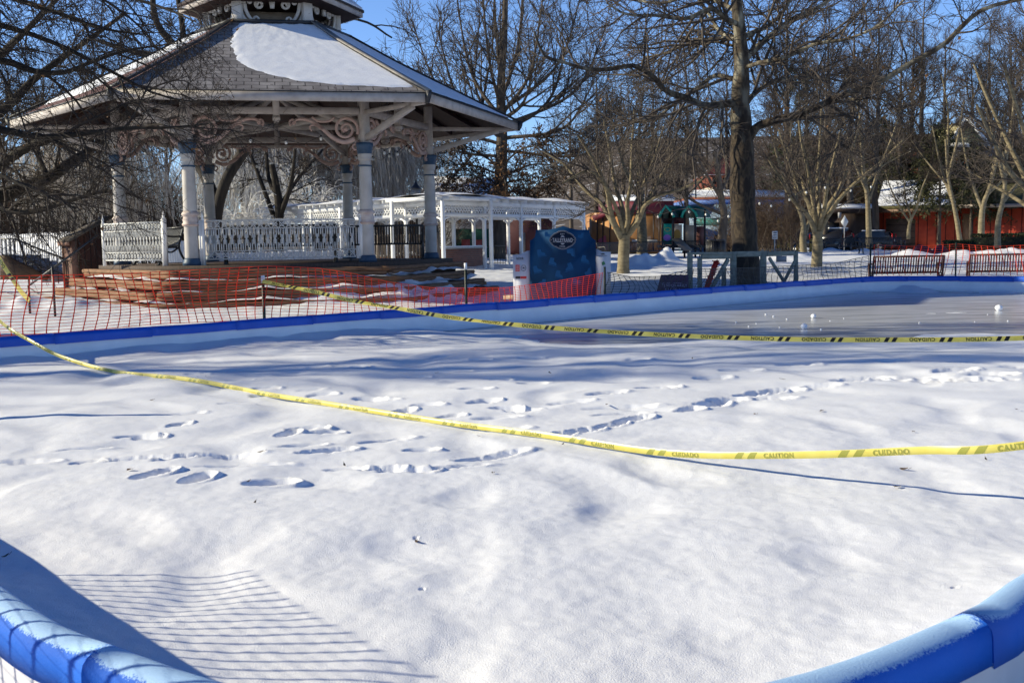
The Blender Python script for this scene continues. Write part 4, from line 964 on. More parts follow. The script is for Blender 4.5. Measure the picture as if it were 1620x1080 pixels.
for (px, Y, k, sc, lab) in [
    (1085, 78, 0, .80, 'slender bare tree above the blue building, left of the great plane tree'), (1035, 88, 1, .86, 'bare tree rising above the playground roofs'), (985, 92, 2, .95, 'bare spreading tree standing over the tan and red hall'),
    (905, 100, 0, .9, 'bare tree behind the right end of the white pergola'), (945, 84, 3, .8, 'thin dark bare tree between the pergola and the tan hall'),
    (1245, 84, 3, 1.1, 'tall dark bare tree right behind the great plane tree'), (1275, 98, 1, 1.15, 'reddish bare tree rising above the street sign'), (1305, 80, 0, .95, 'bare tree behind the parked black car'),
    (1345, 92, 3, 1.15, 'tall dark bare tree over the grey shed'), (1385, 84, 1, 1.0, 'reddish bare tree beside the snowy low roof'), (1420, 104, 0, 1.2, 'bare tree on the slope behind the snowy low roof'),
    (1455, 96, 3, 1.2, 'tall dark bare tree between the snowy roof and the yellow house'), (1490, 136, 1, 1.3, 'reddish bare tree on the hill left of the yellow gable'), (1560, 140, 3, 1.3, 'tall dark bare tree on the hill right of the yellow gable'),
    (1590, 92, 0, 1.1, 'bare tree over the right end of the red board building'), (1625, 100, 1, 1.25, 'reddish bare tree at the right edge of the picture'), (1530, 140, 2, 1.3, 'wide bare tree on the hill directly behind the yellow gable'),
    (1365, 128, 2, 1.3, 'wide bare tree high on the slope behind the grey shed'), (1225, 128, 1, 1.2, 'reddish bare tree on the skyline just right of the plane trunk'), (1310, 140, 3, 1.35, 'dark bare tree on the skyline above the parked car'),
    (1440, 150, 1, 1.35, 'reddish bare tree on the skyline above the snowy roof'), (1600, 150, 2, 1.4, 'wide bare tree on the skyline at the far right'),
    (1120, 120, 2, 1.05, 'bare tree behind the red brick house'), (1150, 98, 1, .95, 'reddish bare tree half hidden by the plane trunk'),
    (15, 62, 2, .8, 'wide bare tree behind the white picket fence at the left edge'), (85, 70, 0, .85, 'bare tree behind the picket fence, over the brown hut'), (150, 64, 2, .75, 'wide bare tree rising behind the brown hut roof'), (205, 76, 3, .85, 'dark bare tree seen through the left bay of the bandstand'),
    (270, 70, 0, .8, 'bare tree seen between the two left bandstand columns'), (-40, 66, 1, .9, 'reddish bare tree at the very left edge'), (440, 84, 2, .8, 'wide bare tree seen through the middle of the bandstand'), (560, 90, 0, .8, 'bare tree behind the weeping willow'), (640, 84, 1, .75, 'reddish bare tree seen through the right bay of the bandstand'),
    (690, 104, 2, .85, 'low bare tree beyond the snowy roof behind the pergola')]:
    WOODS.append((px, Y, k, sc, lab))
used = set()
for (px, Y, k, sc, lab) in WOODS:
    o = protos[k] if k not in used else dup(protos[k]); used.add(k)
    drop(o, px, Y, lab, rnd.random() * 6.28, sc * rnd.uniform(.95, 1.05))
# low brush at the back
def brush(seed, name='brush_thicket'):
    rng = np.random.default_rng(seed); root = thing(name, 'thicket', 'thicket', (0, 0, 0)); n = 70
    st = np.stack([rng.normal(size=n) * 1.6, rng.normal(size=n) * .8, np.full(n, -.1)], 1); d = np.stack([rng.normal(size=n) * .35, rng.normal(size=n) * .35, np.ones(n)], 1)
    a = grow(st, d, 2.2 + 2.0 * rng.random(n), 6, .12, .03, rng); A = (a, np.linspace(.022, .008, 6)[None].repeat(n, 0))
    b = spawn(*A, 9, .15, 1, 40, 14, lambda t, pl: pl * .4, .012, 5, .14, .02, rng, rmin=.009); c = spawn(*b, 5, .15, 1, 40, 14, lambda t, pl: pl * .5, .012, 4, .14, 0, rng, rmin=.008)
    tube_obj('stem', [A], [5], BARK, root); tube_obj('twig_mass', [b, c], [3, 3], TWIGR, root)
    root.children[1]['kind'] = 'stuff'; return root
bp = brush(5); first = True
for i, (px, Y, sc, lab) in enumerate([(10, 52, 1.1, 'brown twiggy thicket behind the left end of the picket fence'), (60, 54, 1.2, 'brown twiggy thicket over the middle of the picket fence'), (120, 52, 1.1, 'brown twiggy thicket just left of the brown hut'), (190, 56, 1.15, 'brown twiggy thicket between the hut and the iron railing'), (250, 58, 1.1, 'brown twiggy thicket behind the leaning iron railing'), (330, 64, 1.1, 'brown twiggy thicket behind the left bandstand bench'),
        (600, 66, 1.0, 'brown twiggy thicket behind the bench on the bandstand deck'), (650, 62, 1.0, 'brown twiggy thicket by the lamp post'), (1215, 66, .9, 'reddish brown shrub by the small white street sign'), (1185, 70, .9, 'reddish brown shrub right of the plane trunk'), (1330, 118, 1.8, 'brown thicket on the slope above the parked car'), (1480, 112, 1.8, 'brown thicket on the slope under the yellow gable'), (1600, 116, 2.0, 'brown thicket on the slope at the far right'), (1410, 122, 1.9, 'brown thicket on the slope over the snowy roof'), (1255, 116, 1.8, 'brown thicket on the slope behind the plane tree')]):
    o = bp if first else dup(bp); first = False; drop(o, px, Y, lab, rnd.random() * 6, sc)

# ------------------------------------------------------------------ small vase-shaped trees
def limb(px, Y0, Y1, n=14): 
    m = len(px); return catmull([P(x, y, Y0 + (Y1 - Y0) * i / (m - 1)) for i, (x, y) in enumerate(px)], n)
def crown_on(limbs, rng, n2, n3, n4, len2, rt, trop=.05, wob=.12, ang=45, len3=.5, len4=.5, n5=0, sag=0, t0=.2):
    """limbs: list of (pts, rad) of equal count"""
    par = np.stack([l[0] for l in limbs]); pr = np.stack([l[1] for l in limbs])
    l2 = spawn(par, pr, n2, t0, 1, ang, 14, lambda t, pl: len2 * (1.15 - .6 * t), .017, 7, wob, trop, rng, rmin=rt * 1.6, sag=sag)
    l3 = spawn(*l2, n3, .12, 1, 42, 14, lambda t, pl: pl * len3, .014, 5, wob, trop * .7, rng, rmin=rt * 1.2, sag=sag)
    l4 = spawn(*l3, n4, .12, 1, 40, 14, lambda t, pl: pl * len4 + .05, .012, 4, wob, trop * .4, rng, rmin=rt, sag=sag)
    gs = [l2, l3, l4]
    if n5: gs.append(spawn(*l4, n5, .15, 1, 38, 14, lambda t, pl: pl * .55 + .04, .012, 4, wob, 0, rng, rmin=rt * .8, sag=sag))
    return (par, pr), gs
def vase(name, label, trunk_px, Y, r0, limbs_px, seed, n2=8, n3=4, n4=4, len2=2.0, leaf=None):
    rng = np.random.default_rng(seed); tr = limb(trunk_px, Y, Y, 9); root = thing(name, label, 'tree', tr[0] + (0, 0, .1))
    rr = r0 * .82 * np.linspace(1.12, .92, 9); rr[0] *= 1.25; rr[1] *= 1.08; T = one(tr, rr); ls = []
    for (pp, dy, r) in limbs_px:
        q = limb(pp, Y, Y + dy, 12); ls.append((q, np.linspace(r, r * .34, 12)))
    L1, gs = crown_on(ls, rng, n2, n3, n4, len2, .0085, trop=.045, wob=.11, ang=36, t0=.22)
    tube_obj('trunk', [T, L1], [12, 7], VBARK, root); tube_obj('crown', gs, [4, 3, 3], TWIG, root)
    return root
Yv = 36.0
vase('park_tree', 'small vase shaped bare tree just right of the blue display board', [(986, 436), (986, 420), (987, 395), (988, 372)], Yv, .235,
     [([(984, 378), (970, 350), (964, 325), (960, 300), (940, 255), (915, 215)], -1.5, .12), ([(985, 376), (962, 340), (948, 318), (925, 300), (895, 262), (860, 240)], 1.0, .10), ([(988, 372), (986, 345), (982, 320), (972, 290), (965, 240), (955, 190)], 1.5, .11), ([(990, 372), (994, 345), (992, 322), (998, 290), (1000, 230), (1004, 170)], -.6, .10),
      ([(990, 374), (1006, 352), (1013, 330), (1028, 312), (1050, 272), (1085, 235)], 1.2, .12), ([(991, 376), (1010, 350), (1020, 325), (1040, 310), (1075, 300), (1110, 285)], -1.6, .10), ([(989, 372), (1000, 335), (1015, 300), (1035, 250), (1050, 200)], 2.2, .09), ([(987, 372), (975, 330), (955, 290), (930, 270), (890, 290)], -2.2, .08)], 31)
vase('park_tree', 'small vase shaped bare tree to the right of the grey wooden gate', [(1291, 437), (1292, 420), (1293, 395), (1294, 366)], 37.5, .23,
     [([(1290, 370), (1283, 350), (1272, 333), (1255, 318), (1235, 285), (1215, 250)], -1.2, .10), ([(1291, 368), (1287, 345), (1280, 322), (1265, 300), (1248, 255), (1232, 205)], 1.4, .11), ([(1292, 366), (1290, 340), (1285, 310), (1278, 270), (1268, 225), (1262, 175)], -.8, .10), ([(1294, 366), (1297, 335), (1293, 305), (1295, 262), (1298, 210), (1300, 165)], 1.8, .10),
      ([(1296, 366), (1303, 345), (1312, 325), (1325, 305), (1335, 282), (1350, 230), (1362, 180)], .8, .12), ([(1297, 368), (1306, 348), (1318, 330), (1330, 312), (1358, 285), (1395, 255), (1430, 220)], -1.4, .10), ([(1294, 366), (1304, 330), (1308, 300), (1318, 255), (1330, 205)], -2.2, .09), ([(1293, 366), (1281, 330), (1270, 290), (1250, 240), (1225, 215)], 2.4, .09)], 32)
vase('park_tree', 'pale limbed bare tree leaning in from the right edge of the picture', [(1668, 444), (1668, 425), (1668, 400), (1666, 372)], 34.0, .25,
     [([(1664, 376), (1648, 330), (1625, 300), (1600, 275), (1572, 225), (1545, 165)], -1.0, .12), ([(1664, 374), (1640, 320), (1612, 260), (1590, 215), (1560, 150), (1540, 100)], 1.0, .11), ([(1665, 372), (1648, 310), (1630, 240), (1608, 170), (1590, 110)], -2, .11), ([(1666, 372), (1660, 320), (1650, 250), (1640, 170), (1630, 100)], 2, .11),
      ([(1668, 372), (1680, 320), (1700, 260), (1720, 200)], 0, .12), ([(1664, 374), (1635, 335), (1600, 310), (1565, 290), (1530, 270)], 2.2, .09)], 33)
# two slim trees near the street and one with a split trunk
def slim(label, pp, Y, r, lp, seed, mat=VBARK, tw=TWIGD, n2=8, len2=2.0):
    rng = np.random.default_rng(seed); tr = limb(pp, Y, Y, 12); root = thing('park_tree', label, 'tree', tr[0]); T = one(tr, r * np.linspace(1.1, .45, 12)); ls = [(limb(q, Y, Y + dy, 12), np.linspace(r_, r_ * .3, 12)) for (q, dy, r_) in lp]
    L1, gs = crown_on(ls, rng, n2, 8, 5, len2, .010, trop=.05, ang=40)
    tube_obj('trunk', [T, L1], [9, 6], mat, root); tube_obj('crown', gs, [4, 3, 3], tw, root); return root
slim('twin stemmed bare tree beside the small white street sign', [(1272, 402), (1270, 380), (1271, 352), (1262, 325), (1245, 290)], 62, .2, [([(1272, 380), (1282, 340), (1288, 300), (1300, 240)], 1, .12), ([(1262, 325), (1240, 280), (1225, 230), (1215, 180)], -1, .10), ([(1262, 325), (1255, 270), (1250, 200)], 1, .1), ([(1288, 320), (1300, 280), (1320, 240)], -1, .08)], 41, tw=TWIGR)
slim('slim bare trunk in front of the grey shed by the parked cars', [(1375, 392), (1374, 350), (1372, 310), (1366, 270), (1360, 200)], 70, .19, [([(1373, 320), (1390, 270), (1410, 220), (1430, 160)], 1, .12), ([(1370, 300), (1350, 250), (1335, 190)], -1, .12), ([(1366, 270), (1362, 200), (1350, 130)], 1, .12), ([(1368, 290), (1400, 260), (1440, 240)], -1, .08)], 42)
slim('leaning pale trunk in front of the red board building', [(1519, 384), (1514, 350), (1508, 320), (1500, 280), (1496, 220)], 72, .16, [([(1508, 320), (1490, 270), (1475, 200)], 1, .12), ([(1500, 280), (1515, 220), (1525, 160)], -1, .12), ([(1505, 300), (1470, 260), (1440, 220)], 1, .1), ([(1498, 250), (1500, 180), (1490, 120)], 1, .1)], 43)
slim('forked grey trunk before the shaded end of the red building', [(1552, 380), (1553, 345), (1556, 322), (1566, 295), (1574, 250)], 68, .20, [([(1554, 330), (1542, 300), (1530, 260), (1520, 200)], 1, .13), ([(1566, 295), (1580, 240), (1590, 180)], -1, .13), ([(1560, 310), (1590, 280), (1620, 240)], 1, .1)], 44)
slim('curved olive trunk rising from the hedge at the far right', [(1578, 392), (1578, 370), (1580, 345), (1586, 320), (1590, 290), (1588, 240)], 58, .17, [([(1586, 320), (1610, 290), (1640, 260)], 1, .12), ([(1590, 290), (1575, 230), (1560, 170)], -1, .12), ([(1589, 260), (1600, 200), (1605, 140)], 1, .12)], 45)
slim('low forked bare tree in front of the red board wall', [(1437, 378), (1438, 360), (1442, 345), (1450, 330), (1455, 310)], 76, .13, [([(1440, 352), (1425, 330), (1410, 300), (1400, 270)], 1, .09), ([(1450, 330), (1458, 300), (1470, 270)], -1, .09), ([(1442, 345), (1432, 310), (1430, 270)], 1, .08)], 46, n2=6, len2=1.5)
slim('bare trunk just left of the great plane tree trunk', [(1141, 402), (1143, 370), (1146, 340), (1141, 315), (1137, 280), (1130, 240)], 55, .24, [([(1146, 340), (1110, 325), (1080, 308), (1050, 292), (1020, 285)], 1, .10), ([(1141, 315), (1120, 280), (1100, 240), (1085, 190)], -1, .10), ([(1137, 280), (1140, 220), (1145, 160)], 1, .1), ([(1141, 300), (1155, 270), (1160, 220)], 2, .12)], 47, mat=BARK)
slim('greenish trunk behind the slatted bench by the playground', [(1016, 402), (1016, 370), (1015, 335), (1013, 300), (1010, 240)], 60, .30, [([(1014, 320), (990, 270), (975, 220), (960, 150)], 1, .12), ([(1013, 300), (1030, 240), (1045, 180)], -1, .12), ([(1011, 260), (1012, 200), (1020, 120)], 1, .12)], 48)

# ------------------------------------------------------------------ the great plane tree
Ys = 30.0; s_ = 1680 / Ys
def syc():
    rng = np.random.default_rng(77); tp = [(1182, 462), (1180, 430), (1178, 380), (1175, 320), (1174, 260), (1173, 210), (1171, 160), (1173, 110), (1171, 60), (1166, 10), (1160, -60), (1158, -160), (1155, -280)]
    rp_ = [27, 22.5, 20, 19.5, 19, 17, 14.5, 12, 10, 8.5, 7.5, 5.5, 3]
    tr = limb(tp, Ys, Ys, 44); rr = np.interp(np.linspace(0, 12, 44), range(13), rp_) / s_; rr *= 1 + .05 * np.sin(np.arange(44) * 1.7)
    root = thing('plane_tree', 'great plane tree with flaking mottled bark and long level limbs, behind the grey gate', 'tree', tr[0] + (0, 0, .2))
    T = one(tr, rr); ls = []
    def lb(pp, y1, r0, r1): q = limb(pp, Ys, Ys + y1, 26); ls.append((q, np.linspace(r0 * .78, r1 * .78, 26) / s_))
    lb([(1184, 222), (1196, 202), (1212, 195), (1230, 190), (1266, 180), (1300, 166), (1331, 152), (1392, 129), (1443, 99), (1493, 71), (1534, 30), (1569, 10), (1640, -6)], -2.5, 9, 3.2)
    lb([(1172, 168), (1154, 164), (1136, 166), (1114, 167), (1085, 155), (1053, 144), (1033, 121), (1012, 108), (997, 104), (960, 110), (926, 109), (890, 98), (861, 88), (845, 50)], -2.0, 8, 2.2)
    lb([(1176, 96), (1190, 82), (1220, 56), (1255, 30), (1306, 5), (1350, -40)], 1.5, 8, 3); lb([(1174, 60), (1195, 50), (1220, 38), (1248, 5), (1270, -50)], 2.5, 6, 2.5)
    lb([(1172, 128), (1154, 124), (1130, 120), (1105, 138), (1083, 152), (1060, 170), (1043, 182), (1002, 195), (965, 200)], 2.5, 5.5, 1.8); lb([(1172, 66), (1149, 61), (1104, 65), (1075, 75), (1050, 85), (1018, 92)], 2.5, 5, 1.8)
    lb([(1170, 40), (1149, 30), (1124, 15), (1084, 30), (1040, 25), (992, 23), (960, 5)], -2.5, 5.5, 1.8); lb([(1168, 20), (1140, 5), (1100, -10), (1050, 5), (1000, 0), (950, -5)], 3, 5, 2)
    lb([(1178, 168), (1190, 152), (1214, 134), (1245, 124), (1280, 122), (1306, 124), (1340, 130)], 3, 6, 1.6); lb([(1492, 71), (1500, 78), (1515, 80), (1525, 92)], -2, 3, 1.2) if 0 else None
    lb([(1168, 0), (1185, -50), (1210, -110), (1230, -180)], -2, 8, 3); lb([(1162, -40), (1140, -90), (1110, -150), (1090, -200)], 2, 7, 3); lb([(1172, 80), (1160, 60), (1140, 52), (1120, 20), (1090, -20), (1060, -60)], 3, 6, 2)
    lb([(1173, 110), (1200, 100), (1240, 92), (1290, 70), (1340, 62), (1390, 40), (1430, 0)], -3.2, 5, 1.8); lb([(1331, 152), (1355, 158), (1380, 155), (1400, 160), (1420, 178)], -2.4, 2.6, 1.2)
    L1, gs = crown_on(ls, rng, 17, 7, 5, 2.3, .0068, trop=.02, wob=.16, ang=50, len3=.45, len4=.5, t0=.12)
    k = 24; lo = (T[0][:, :k], T[1][:, :k]); hi = (T[0][:, k - 1:], T[1][:, k - 1:])
    tube_obj('trunk', [lo], [20], SYC, root); tube_obj('upper_trunk', [hi, L1], [14, 8], SYCP, root); tube_obj('crown', gs, [4, 3, 3], TWIG, root)
    # a few last leaves and seed balls
    ends = gs[1][0][:, -1]; pick = rng.choice(len(ends), 150, replace=False); V, Q = leaves_mesh(ends[pick] - (0, 0, .05), .055, rng, .8)
    link('leaf', mesh_np('leaf', V - off(root), Q), BROWNLEAF, root)['kind'] = 'stuff'
    return root
syc()
# ------------------------------------------------------------------ pin oak right of the bandstand
def pin_oak():
    rng = np.random.default_rng(12); Y = 58.0; s = 1680 / Y; tr = limb([(788, 412), (789, 380), (791, 320), (793, 260), (794, 200), (792, 140), (798, 60), (800, -30), (802, -120)], Y, Y, 16)
    root = thing('oak_tree', 'tall upswept bare oak standing behind the white pergola', 'tree', tr[0]); T = one(tr, np.interp(np.linspace(0, 1, 16), [0, .5, 1], [.46, .30, .06])); ls = []
    for (t, x1, y1, dy, r) in [(.46, 690, 40, -3, .13), (.48, 900, 60, 2, .14), (.44, 660, 110, 3, .11), (.46, 940, 130, -3, .12), (.52, 720, -20, 2, .13), (.54, 860, -10, -2, .13), (.56, 760, -60, -4, .12), (.58, 830, -70, 4, .12), (.50, 650, 30, 0, .11), (.50, 960, 40, 3, .12), (.62, 780, -90, 2, .1), (.42, 980, 200, -2, .10), (.40, 680, 170, 2, .10), (.55, 925, -30, 0, .12), (.5, 740, 60, 5, .12), (.52, 850, 60, -5, .12)]:
        i = t * 15; a = tr[int(i)] + (tr[int(i) + 1] - tr[int(i)]) * (i % 1); b = P(x1, y1, Y + dy); c = (a + b) / 2 + np.array([(b - a)[0] * .18, 0, -.9])
        ls.append((catmull([a, c, b], 12), np.linspace(r, r * .25, 12)))
    L1, gs = crown_on(ls, rng, 12, 7, 5, 3.0, .0115, trop=.07, wob=.10, ang=38)
    low = []
    for (t, x1, y1, dy) in [(.34, 690, 265, -2), (.33, 880, 262, 2), (.30, 705, 300, 2), (.31, 870, 300, -3), (.27, 730, 318, -3), (.28, 850, 322, 3), (.36, 720, 235, 3), (.37, 860, 230, -2), (.32, 800, 290, -6), (.29, 775, 305, -6)]:
        i = t * 15; a = tr[int(i)] + (tr[int(i) + 1] - tr[int(i)]) * (i % 1); b = P(x1, y1, Y + dy); low.append((catmull([a, (a + b) / 2 + np.array([0, 0, .35]), b], 12), np.linspace(.07, .02, 12)))
    L2, g2 = crown_on(low, rng, 12, 8, 4, 1.8, .011, trop=-.02, wob=.12, ang=45)
    tube_obj('trunk', [T, L1, L2], [10, 6, 5], BARK, root); tube_obj('crown', gs, [4, 3, 3], TWIG, root); tube_obj('crown', g2, [4, 3, 3], TWIGD, root)
    e = np.concatenate([g2[1][0][:, 2:].reshape(-1, 3), g2[2][0][:, 2:].reshape(-1, 3)]); e = e[rng.random(len(e)) < .42]; V, Q = leaves_mesh(e, .085, rng, .5)
    link('dry_leaves', mesh_np('dry_leaves', V - off(root), Q), BROWNLEAF, root)['kind'] = 'stuff'
pin_oak()

# ------------------------------------------------------------------ weeping willows white with ice
def willow(label, px, Y, H, wpx, top, bot, seed, mats, n=46, lean=0, nlimb=9):
    rng = np.random.default_rng(seed); s = 1680 / Y; tr = limb([(px, 418), (px + lean * .2, 370), (px + lean * .5, 320), (px + lean, 270), (px + lean * 1.3, top - 20)], Y, Y, 12)
    root = thing('weeping_willow', label, 'tree', tr[0]); T = one(tr, np.linspace(.42, .16, 12)); ls = []
    for i in range(nlimb):
        u = (i + .5) / nlimb; x1 = px + lean + (u - .5) * 2 * wpx; y1 = top + rng.uniform(-25, 20); a = tr[rng.integers(4, 10)]; b = P(x1, y1, Y + rng.uniform(-3, 3)); m = (a + b) / 2 + np.array([0, 0, 1.1 + .8 * rng.random()])
        ls.append((catmull([a, m, b], 14), np.linspace(.13, .035, 14)))
    par = np.stack([l[0] for l in ls]); pr = np.stack([l[1] for l in ls])
    l2 = spawn(par, pr, 16, .25, 1, 55, 20, lambda t, pl: 1.2 + 0 * t, .016, 6, .14, .0, rng, sag=.35, rmin=.014)
    allp = np.concatenate([l2[0]]); allr = l2[1]
    drop_ = (bot - top) / s
    l3 = spawn(allp, allr, max(1, n // 10), .1, 1, 60, 20, lambda t, pl: drop_ * (.55 + .5 * rng.random(len(t))), .006, 9, .05, 0, rng, sag=1.1, rmin=.011)
    l3[1][:] = np.maximum(l3[1], .010)
    l4 = spawn(*l3, 3, .05, .9, 28, 12, lambda t, pl: pl * .45, .006, 6, .07, 0, rng, sag=.7, rmin=.009)
    tube_obj('trunk', [T, (par, pr)], [9, 6], BARK, root); tube_obj('crown', [l2, l3, l4], [4, 3, 3], mats, root)
willow('icy weeping willow filling the middle of the bandstand opening', 500, 56, 9, 125, 222, 350, 3, ICEW2, 90, 30, 9)
willow('bright frosted weeping willow seen at the left of the long railing', 395, 54, 8, 55, 252, 352, 4, ICEW, 70, -10, 8)
willow('frosted weeping willow behind the right hand bandstand columns', 615, 58, 9, 80, 235, 330, 6, ICEW2, 34, 10, 7)
willow('icy willow hanging over the brown hut', 165, 46, 9, 120, 250, 390, 8, ICEW2, 34, -20, 9)
# a low icy bush over the pergola's far end
def icy_bush(px, py, Y, label, seed, n=60, L=1.6):
    rng = np.random.default_rng(seed); c = P(px, py, Y); root = thing('icy_bush', label, 'bush', c); st = c + np.stack([rng.normal(size=n) * .5, rng.normal(size=n) * .4, rng.random(n) * .2], 1)
    d = np.stack([rng.normal(size=n), rng.normal(size=n), .9 + rng.random(n)], 1); a = grow(st, d, L * (.6 + .8 * rng.random(n)), 8, .18, 0, rng, sag=.45); A = (a, np.linspace(.02, .012, 8)[None].repeat(n, 0))
    b = spawn(*A, 9, .15, 1, 45, 15, lambda t, pl: pl * .35, .01, 5, .2, 0, rng, rmin=.012, sag=.4); tube_obj('branch', [A], [4], ICEW, root); tube_obj('twig_mass', [b], [3], ICEW, root); root.children[1]['kind'] = 'stuff'
icy_bush(480, 343, 49, 'white icy bush arching over the far end of the pergola', 5, 70, 2.0)
icy_bush(375, 372, 42, 'white icy bush low behind the left end of the long railing', 6, 60, 1.5)

# ------------------------------------------------------------------ big dark trees beside the bandstand
def dark_tree(label, tp, rp_, Y, lbs, seed, n2=14, len2=2.4, rt=.009, sag=.12, leaf=0, mat=None, n5=0, tw=None, name='bare_tree', n3=8, n4=5):
    rng = np.random.default_rng(seed); s = 1680 / Y; tr = limb(tp, Y, Y, 24); root = thing(name, label, 'tree', tr[0]); T = one(tr, np.interp(np.linspace(0, len(rp_) - 1, 24), range(len(rp_)), rp_) / s); ls = []
    for (pp, y1, r0, r1) in lbs: ls.append((limb(pp, Y, Y + y1, 22), np.linspace(r0, r1, 22) / s))
    L1, gs = crown_on(ls, rng, n2, n3, n4, len2, rt, trop=.0, wob=.15, ang=48, sag=sag, n5=n5)
    tube_obj('trunk', [T, L1], [10, 7], mat or BARKD, root); tube_obj('crown', gs, [4] + [3] * (len(gs) - 1), tw or TWIGD, root)
    if leaf:
        e = gs[-1][0][:, -1]; e = e[rng.choice(len(e), leaf, replace=False)]; V, Q = leaves_mesh(e, .03, rng, .5); link('dry_leaves', mesh_np('dry_leaves', V - off(root), Q), BROWNLEAF, root)['kind'] = 'stuff'
    return root
dark_tree('thick dark trunk leaning to the right behind the bandstand columns', [(336, 424), (340, 380), (345, 330), (358, 285), (385, 240), (410, 200), (430, 150)], [11, 9, 8.5, 8.5, 8.5, 7.5, 6], 40,
          [([(345, 330), (330, 290), (310, 250), (290, 200), (280, 120), (290, 60), (282, 0)], 2, 10, 4), ([(385, 240), (370, 200), (330, 150), (300, 100), (250, 40), (240, -20)], -1, 10, 4), ([(410, 200), (460, 180), (520, 170), (600, 120)], 1, 8, 3), ([(282, 120), (250, 90), (200, 80), (140, 60)], 3, 6, 2), ([(290, 60), (310, 85), (330, 70), (340, 20), (345, -40)], 3, 7, 3), ([(430, 150), (450, 80), (480, 0), (520, -40)], 2, 8, 3), ([(300, 100), (330, 60), (400, 20), (560, 30), (620, 60)], 4, 4, 1.5)], 51, 8, 2.4, .0105, .1, n3=6, n4=4)
dark_tree('dark multi stemmed tree seen in the middle of the bandstand opening', [(440, 420), (440, 385), (442, 340), (438, 300), (430, 260)], [8, 7.5, 7, 6, 4.5], 44,
          [([(441, 365), (425, 320), (410, 280), (395, 240), (380, 190)], 1, 4.5, 2), ([(442, 345), (458, 300), (465, 260), (470, 200)], -1, 4.5, 2), ([(438, 310), (425, 280), (420, 220), (410, 160)], 2, 4, 2), ([(440, 330), (470, 285), (500, 250), (540, 200)], 2, 3.5, 1.5)], 52, 7, 1.8, .0105, .1, n3=6, n4=4)
dark_tree('gnarled dark tree whose heavy limb reaches in from the left edge', [(-70, 470), (-65, 420), (-60, 370), (-50, 330), (-40, 290), (-50, 200), (-40, 100)], [26, 22, 20, 19, 17, 12, 8], 30,
          [([(-50, 335), (-10, 318), (20, 303), (76, 282), (110, 258), (140, 240), (170, 215), (220, 190)], 2, 15, 3.5), ([(-42, 290), (0, 262), (40, 235), (90, 215), (140, 180), (200, 130)], -1.5, 10, 2.5), ([(-50, 210), (10, 170), (60, 120), (130, 70), (200, 20)], 1.5, 9, 2.5), ([(-45, 150), (0, 90), (50, 40), (110, -20)], -2, 8, 2.5), ([(76, 282), (60, 240), (70, 190), (100, 140)], 2.5, 5, 2), ([(-55, 310), (0, 330), (50, 335), (110, 318), (170, 300)], -2, 6, 2)], 53, 14, 2.3, .0082, .12)
# the near tree: its trunk stands outside the picture, its twigs hang across the bandstand roof and stripe the snow
near_t = dark_tree('near tree hanging a mass of fine drooping twigs across the top left corner', [(-560, 640), (-552, 500), (-548, 380), (-542, 250), (-535, 100), (-530, -100), (-525, -300)], [46, 40, 36, 33, 28, 20, 12], 16.5,
          [([(-545, 330), (-400, 240), (-260, 190), (-120, 195), (0, 205), (60, 217), (130, 212), (200, 203), (270, 202), (330, 196)], -.6, 9.9, 1.1), ([(-542, 270), (-400, 150), (-250, 90), (-120, 85), (0, 95), (50, 112), (100, 115), (140, 100), (200, 80), (270, 70)], .6, 9.9, 1.1),
           ([(-540, 150), (-380, 20), (-250, -60), (-120, -60), (0, -10), (90, 20), (160, 45), (230, 55)], -1.2, 9.3, 1.0), ([(-540, 200), (-400, 90), (-260, 30), (-120, 20), (0, 40), (90, 70), (170, 110), (250, 150), (330, 165)], 1.8, 8.7, 0.9), ([(-545, 350), (-380, 300), (-240, 250), (-120, 250), (-20, 270), (50, 300), (120, 330)], -1.8, 8.1, 0.9),
           ([(-536, 80), (-420, -90), (-300, -220), (-150, -260), (0, -200), (120, -140), (220, -100)], 1, 8.7, 1.1), ([(-534, 30), (-600, -120), (-700, -220), (-820, -260)], 2, 16, 3), ([(-545, 250), (-700, 130), (-850, 60), (-980, 60)], -2, 16, 3), ([(-540, 130), (-400, 60), (-230, -10), (-80, 0), (40, -30), (140, -20), (250, 10), (310, 35)], -2.2, 8.1, 0.9)], 54, 17, 1.6, .0042, .16, leaf=200, n5=2, n3=6, n4=4)

# two park trees standing well to the left throw the long stripes over the rink
sh = tall_tree(61, 15, 4.2, TWIGD, up=.08, n1=13, n2=6, n3=6, n4=3, rtw=.013, name='bare_tree', t0=.5)
sh['label'] = 'bare park tree well outside the left edge whose shadow stripes the rink'; sh.location = (-20, 12.0, .1)
sh2 = dup(sh, (-30, 13.6, .1), 2.0, 1.1, 'taller bare park tree far outside the left edge')


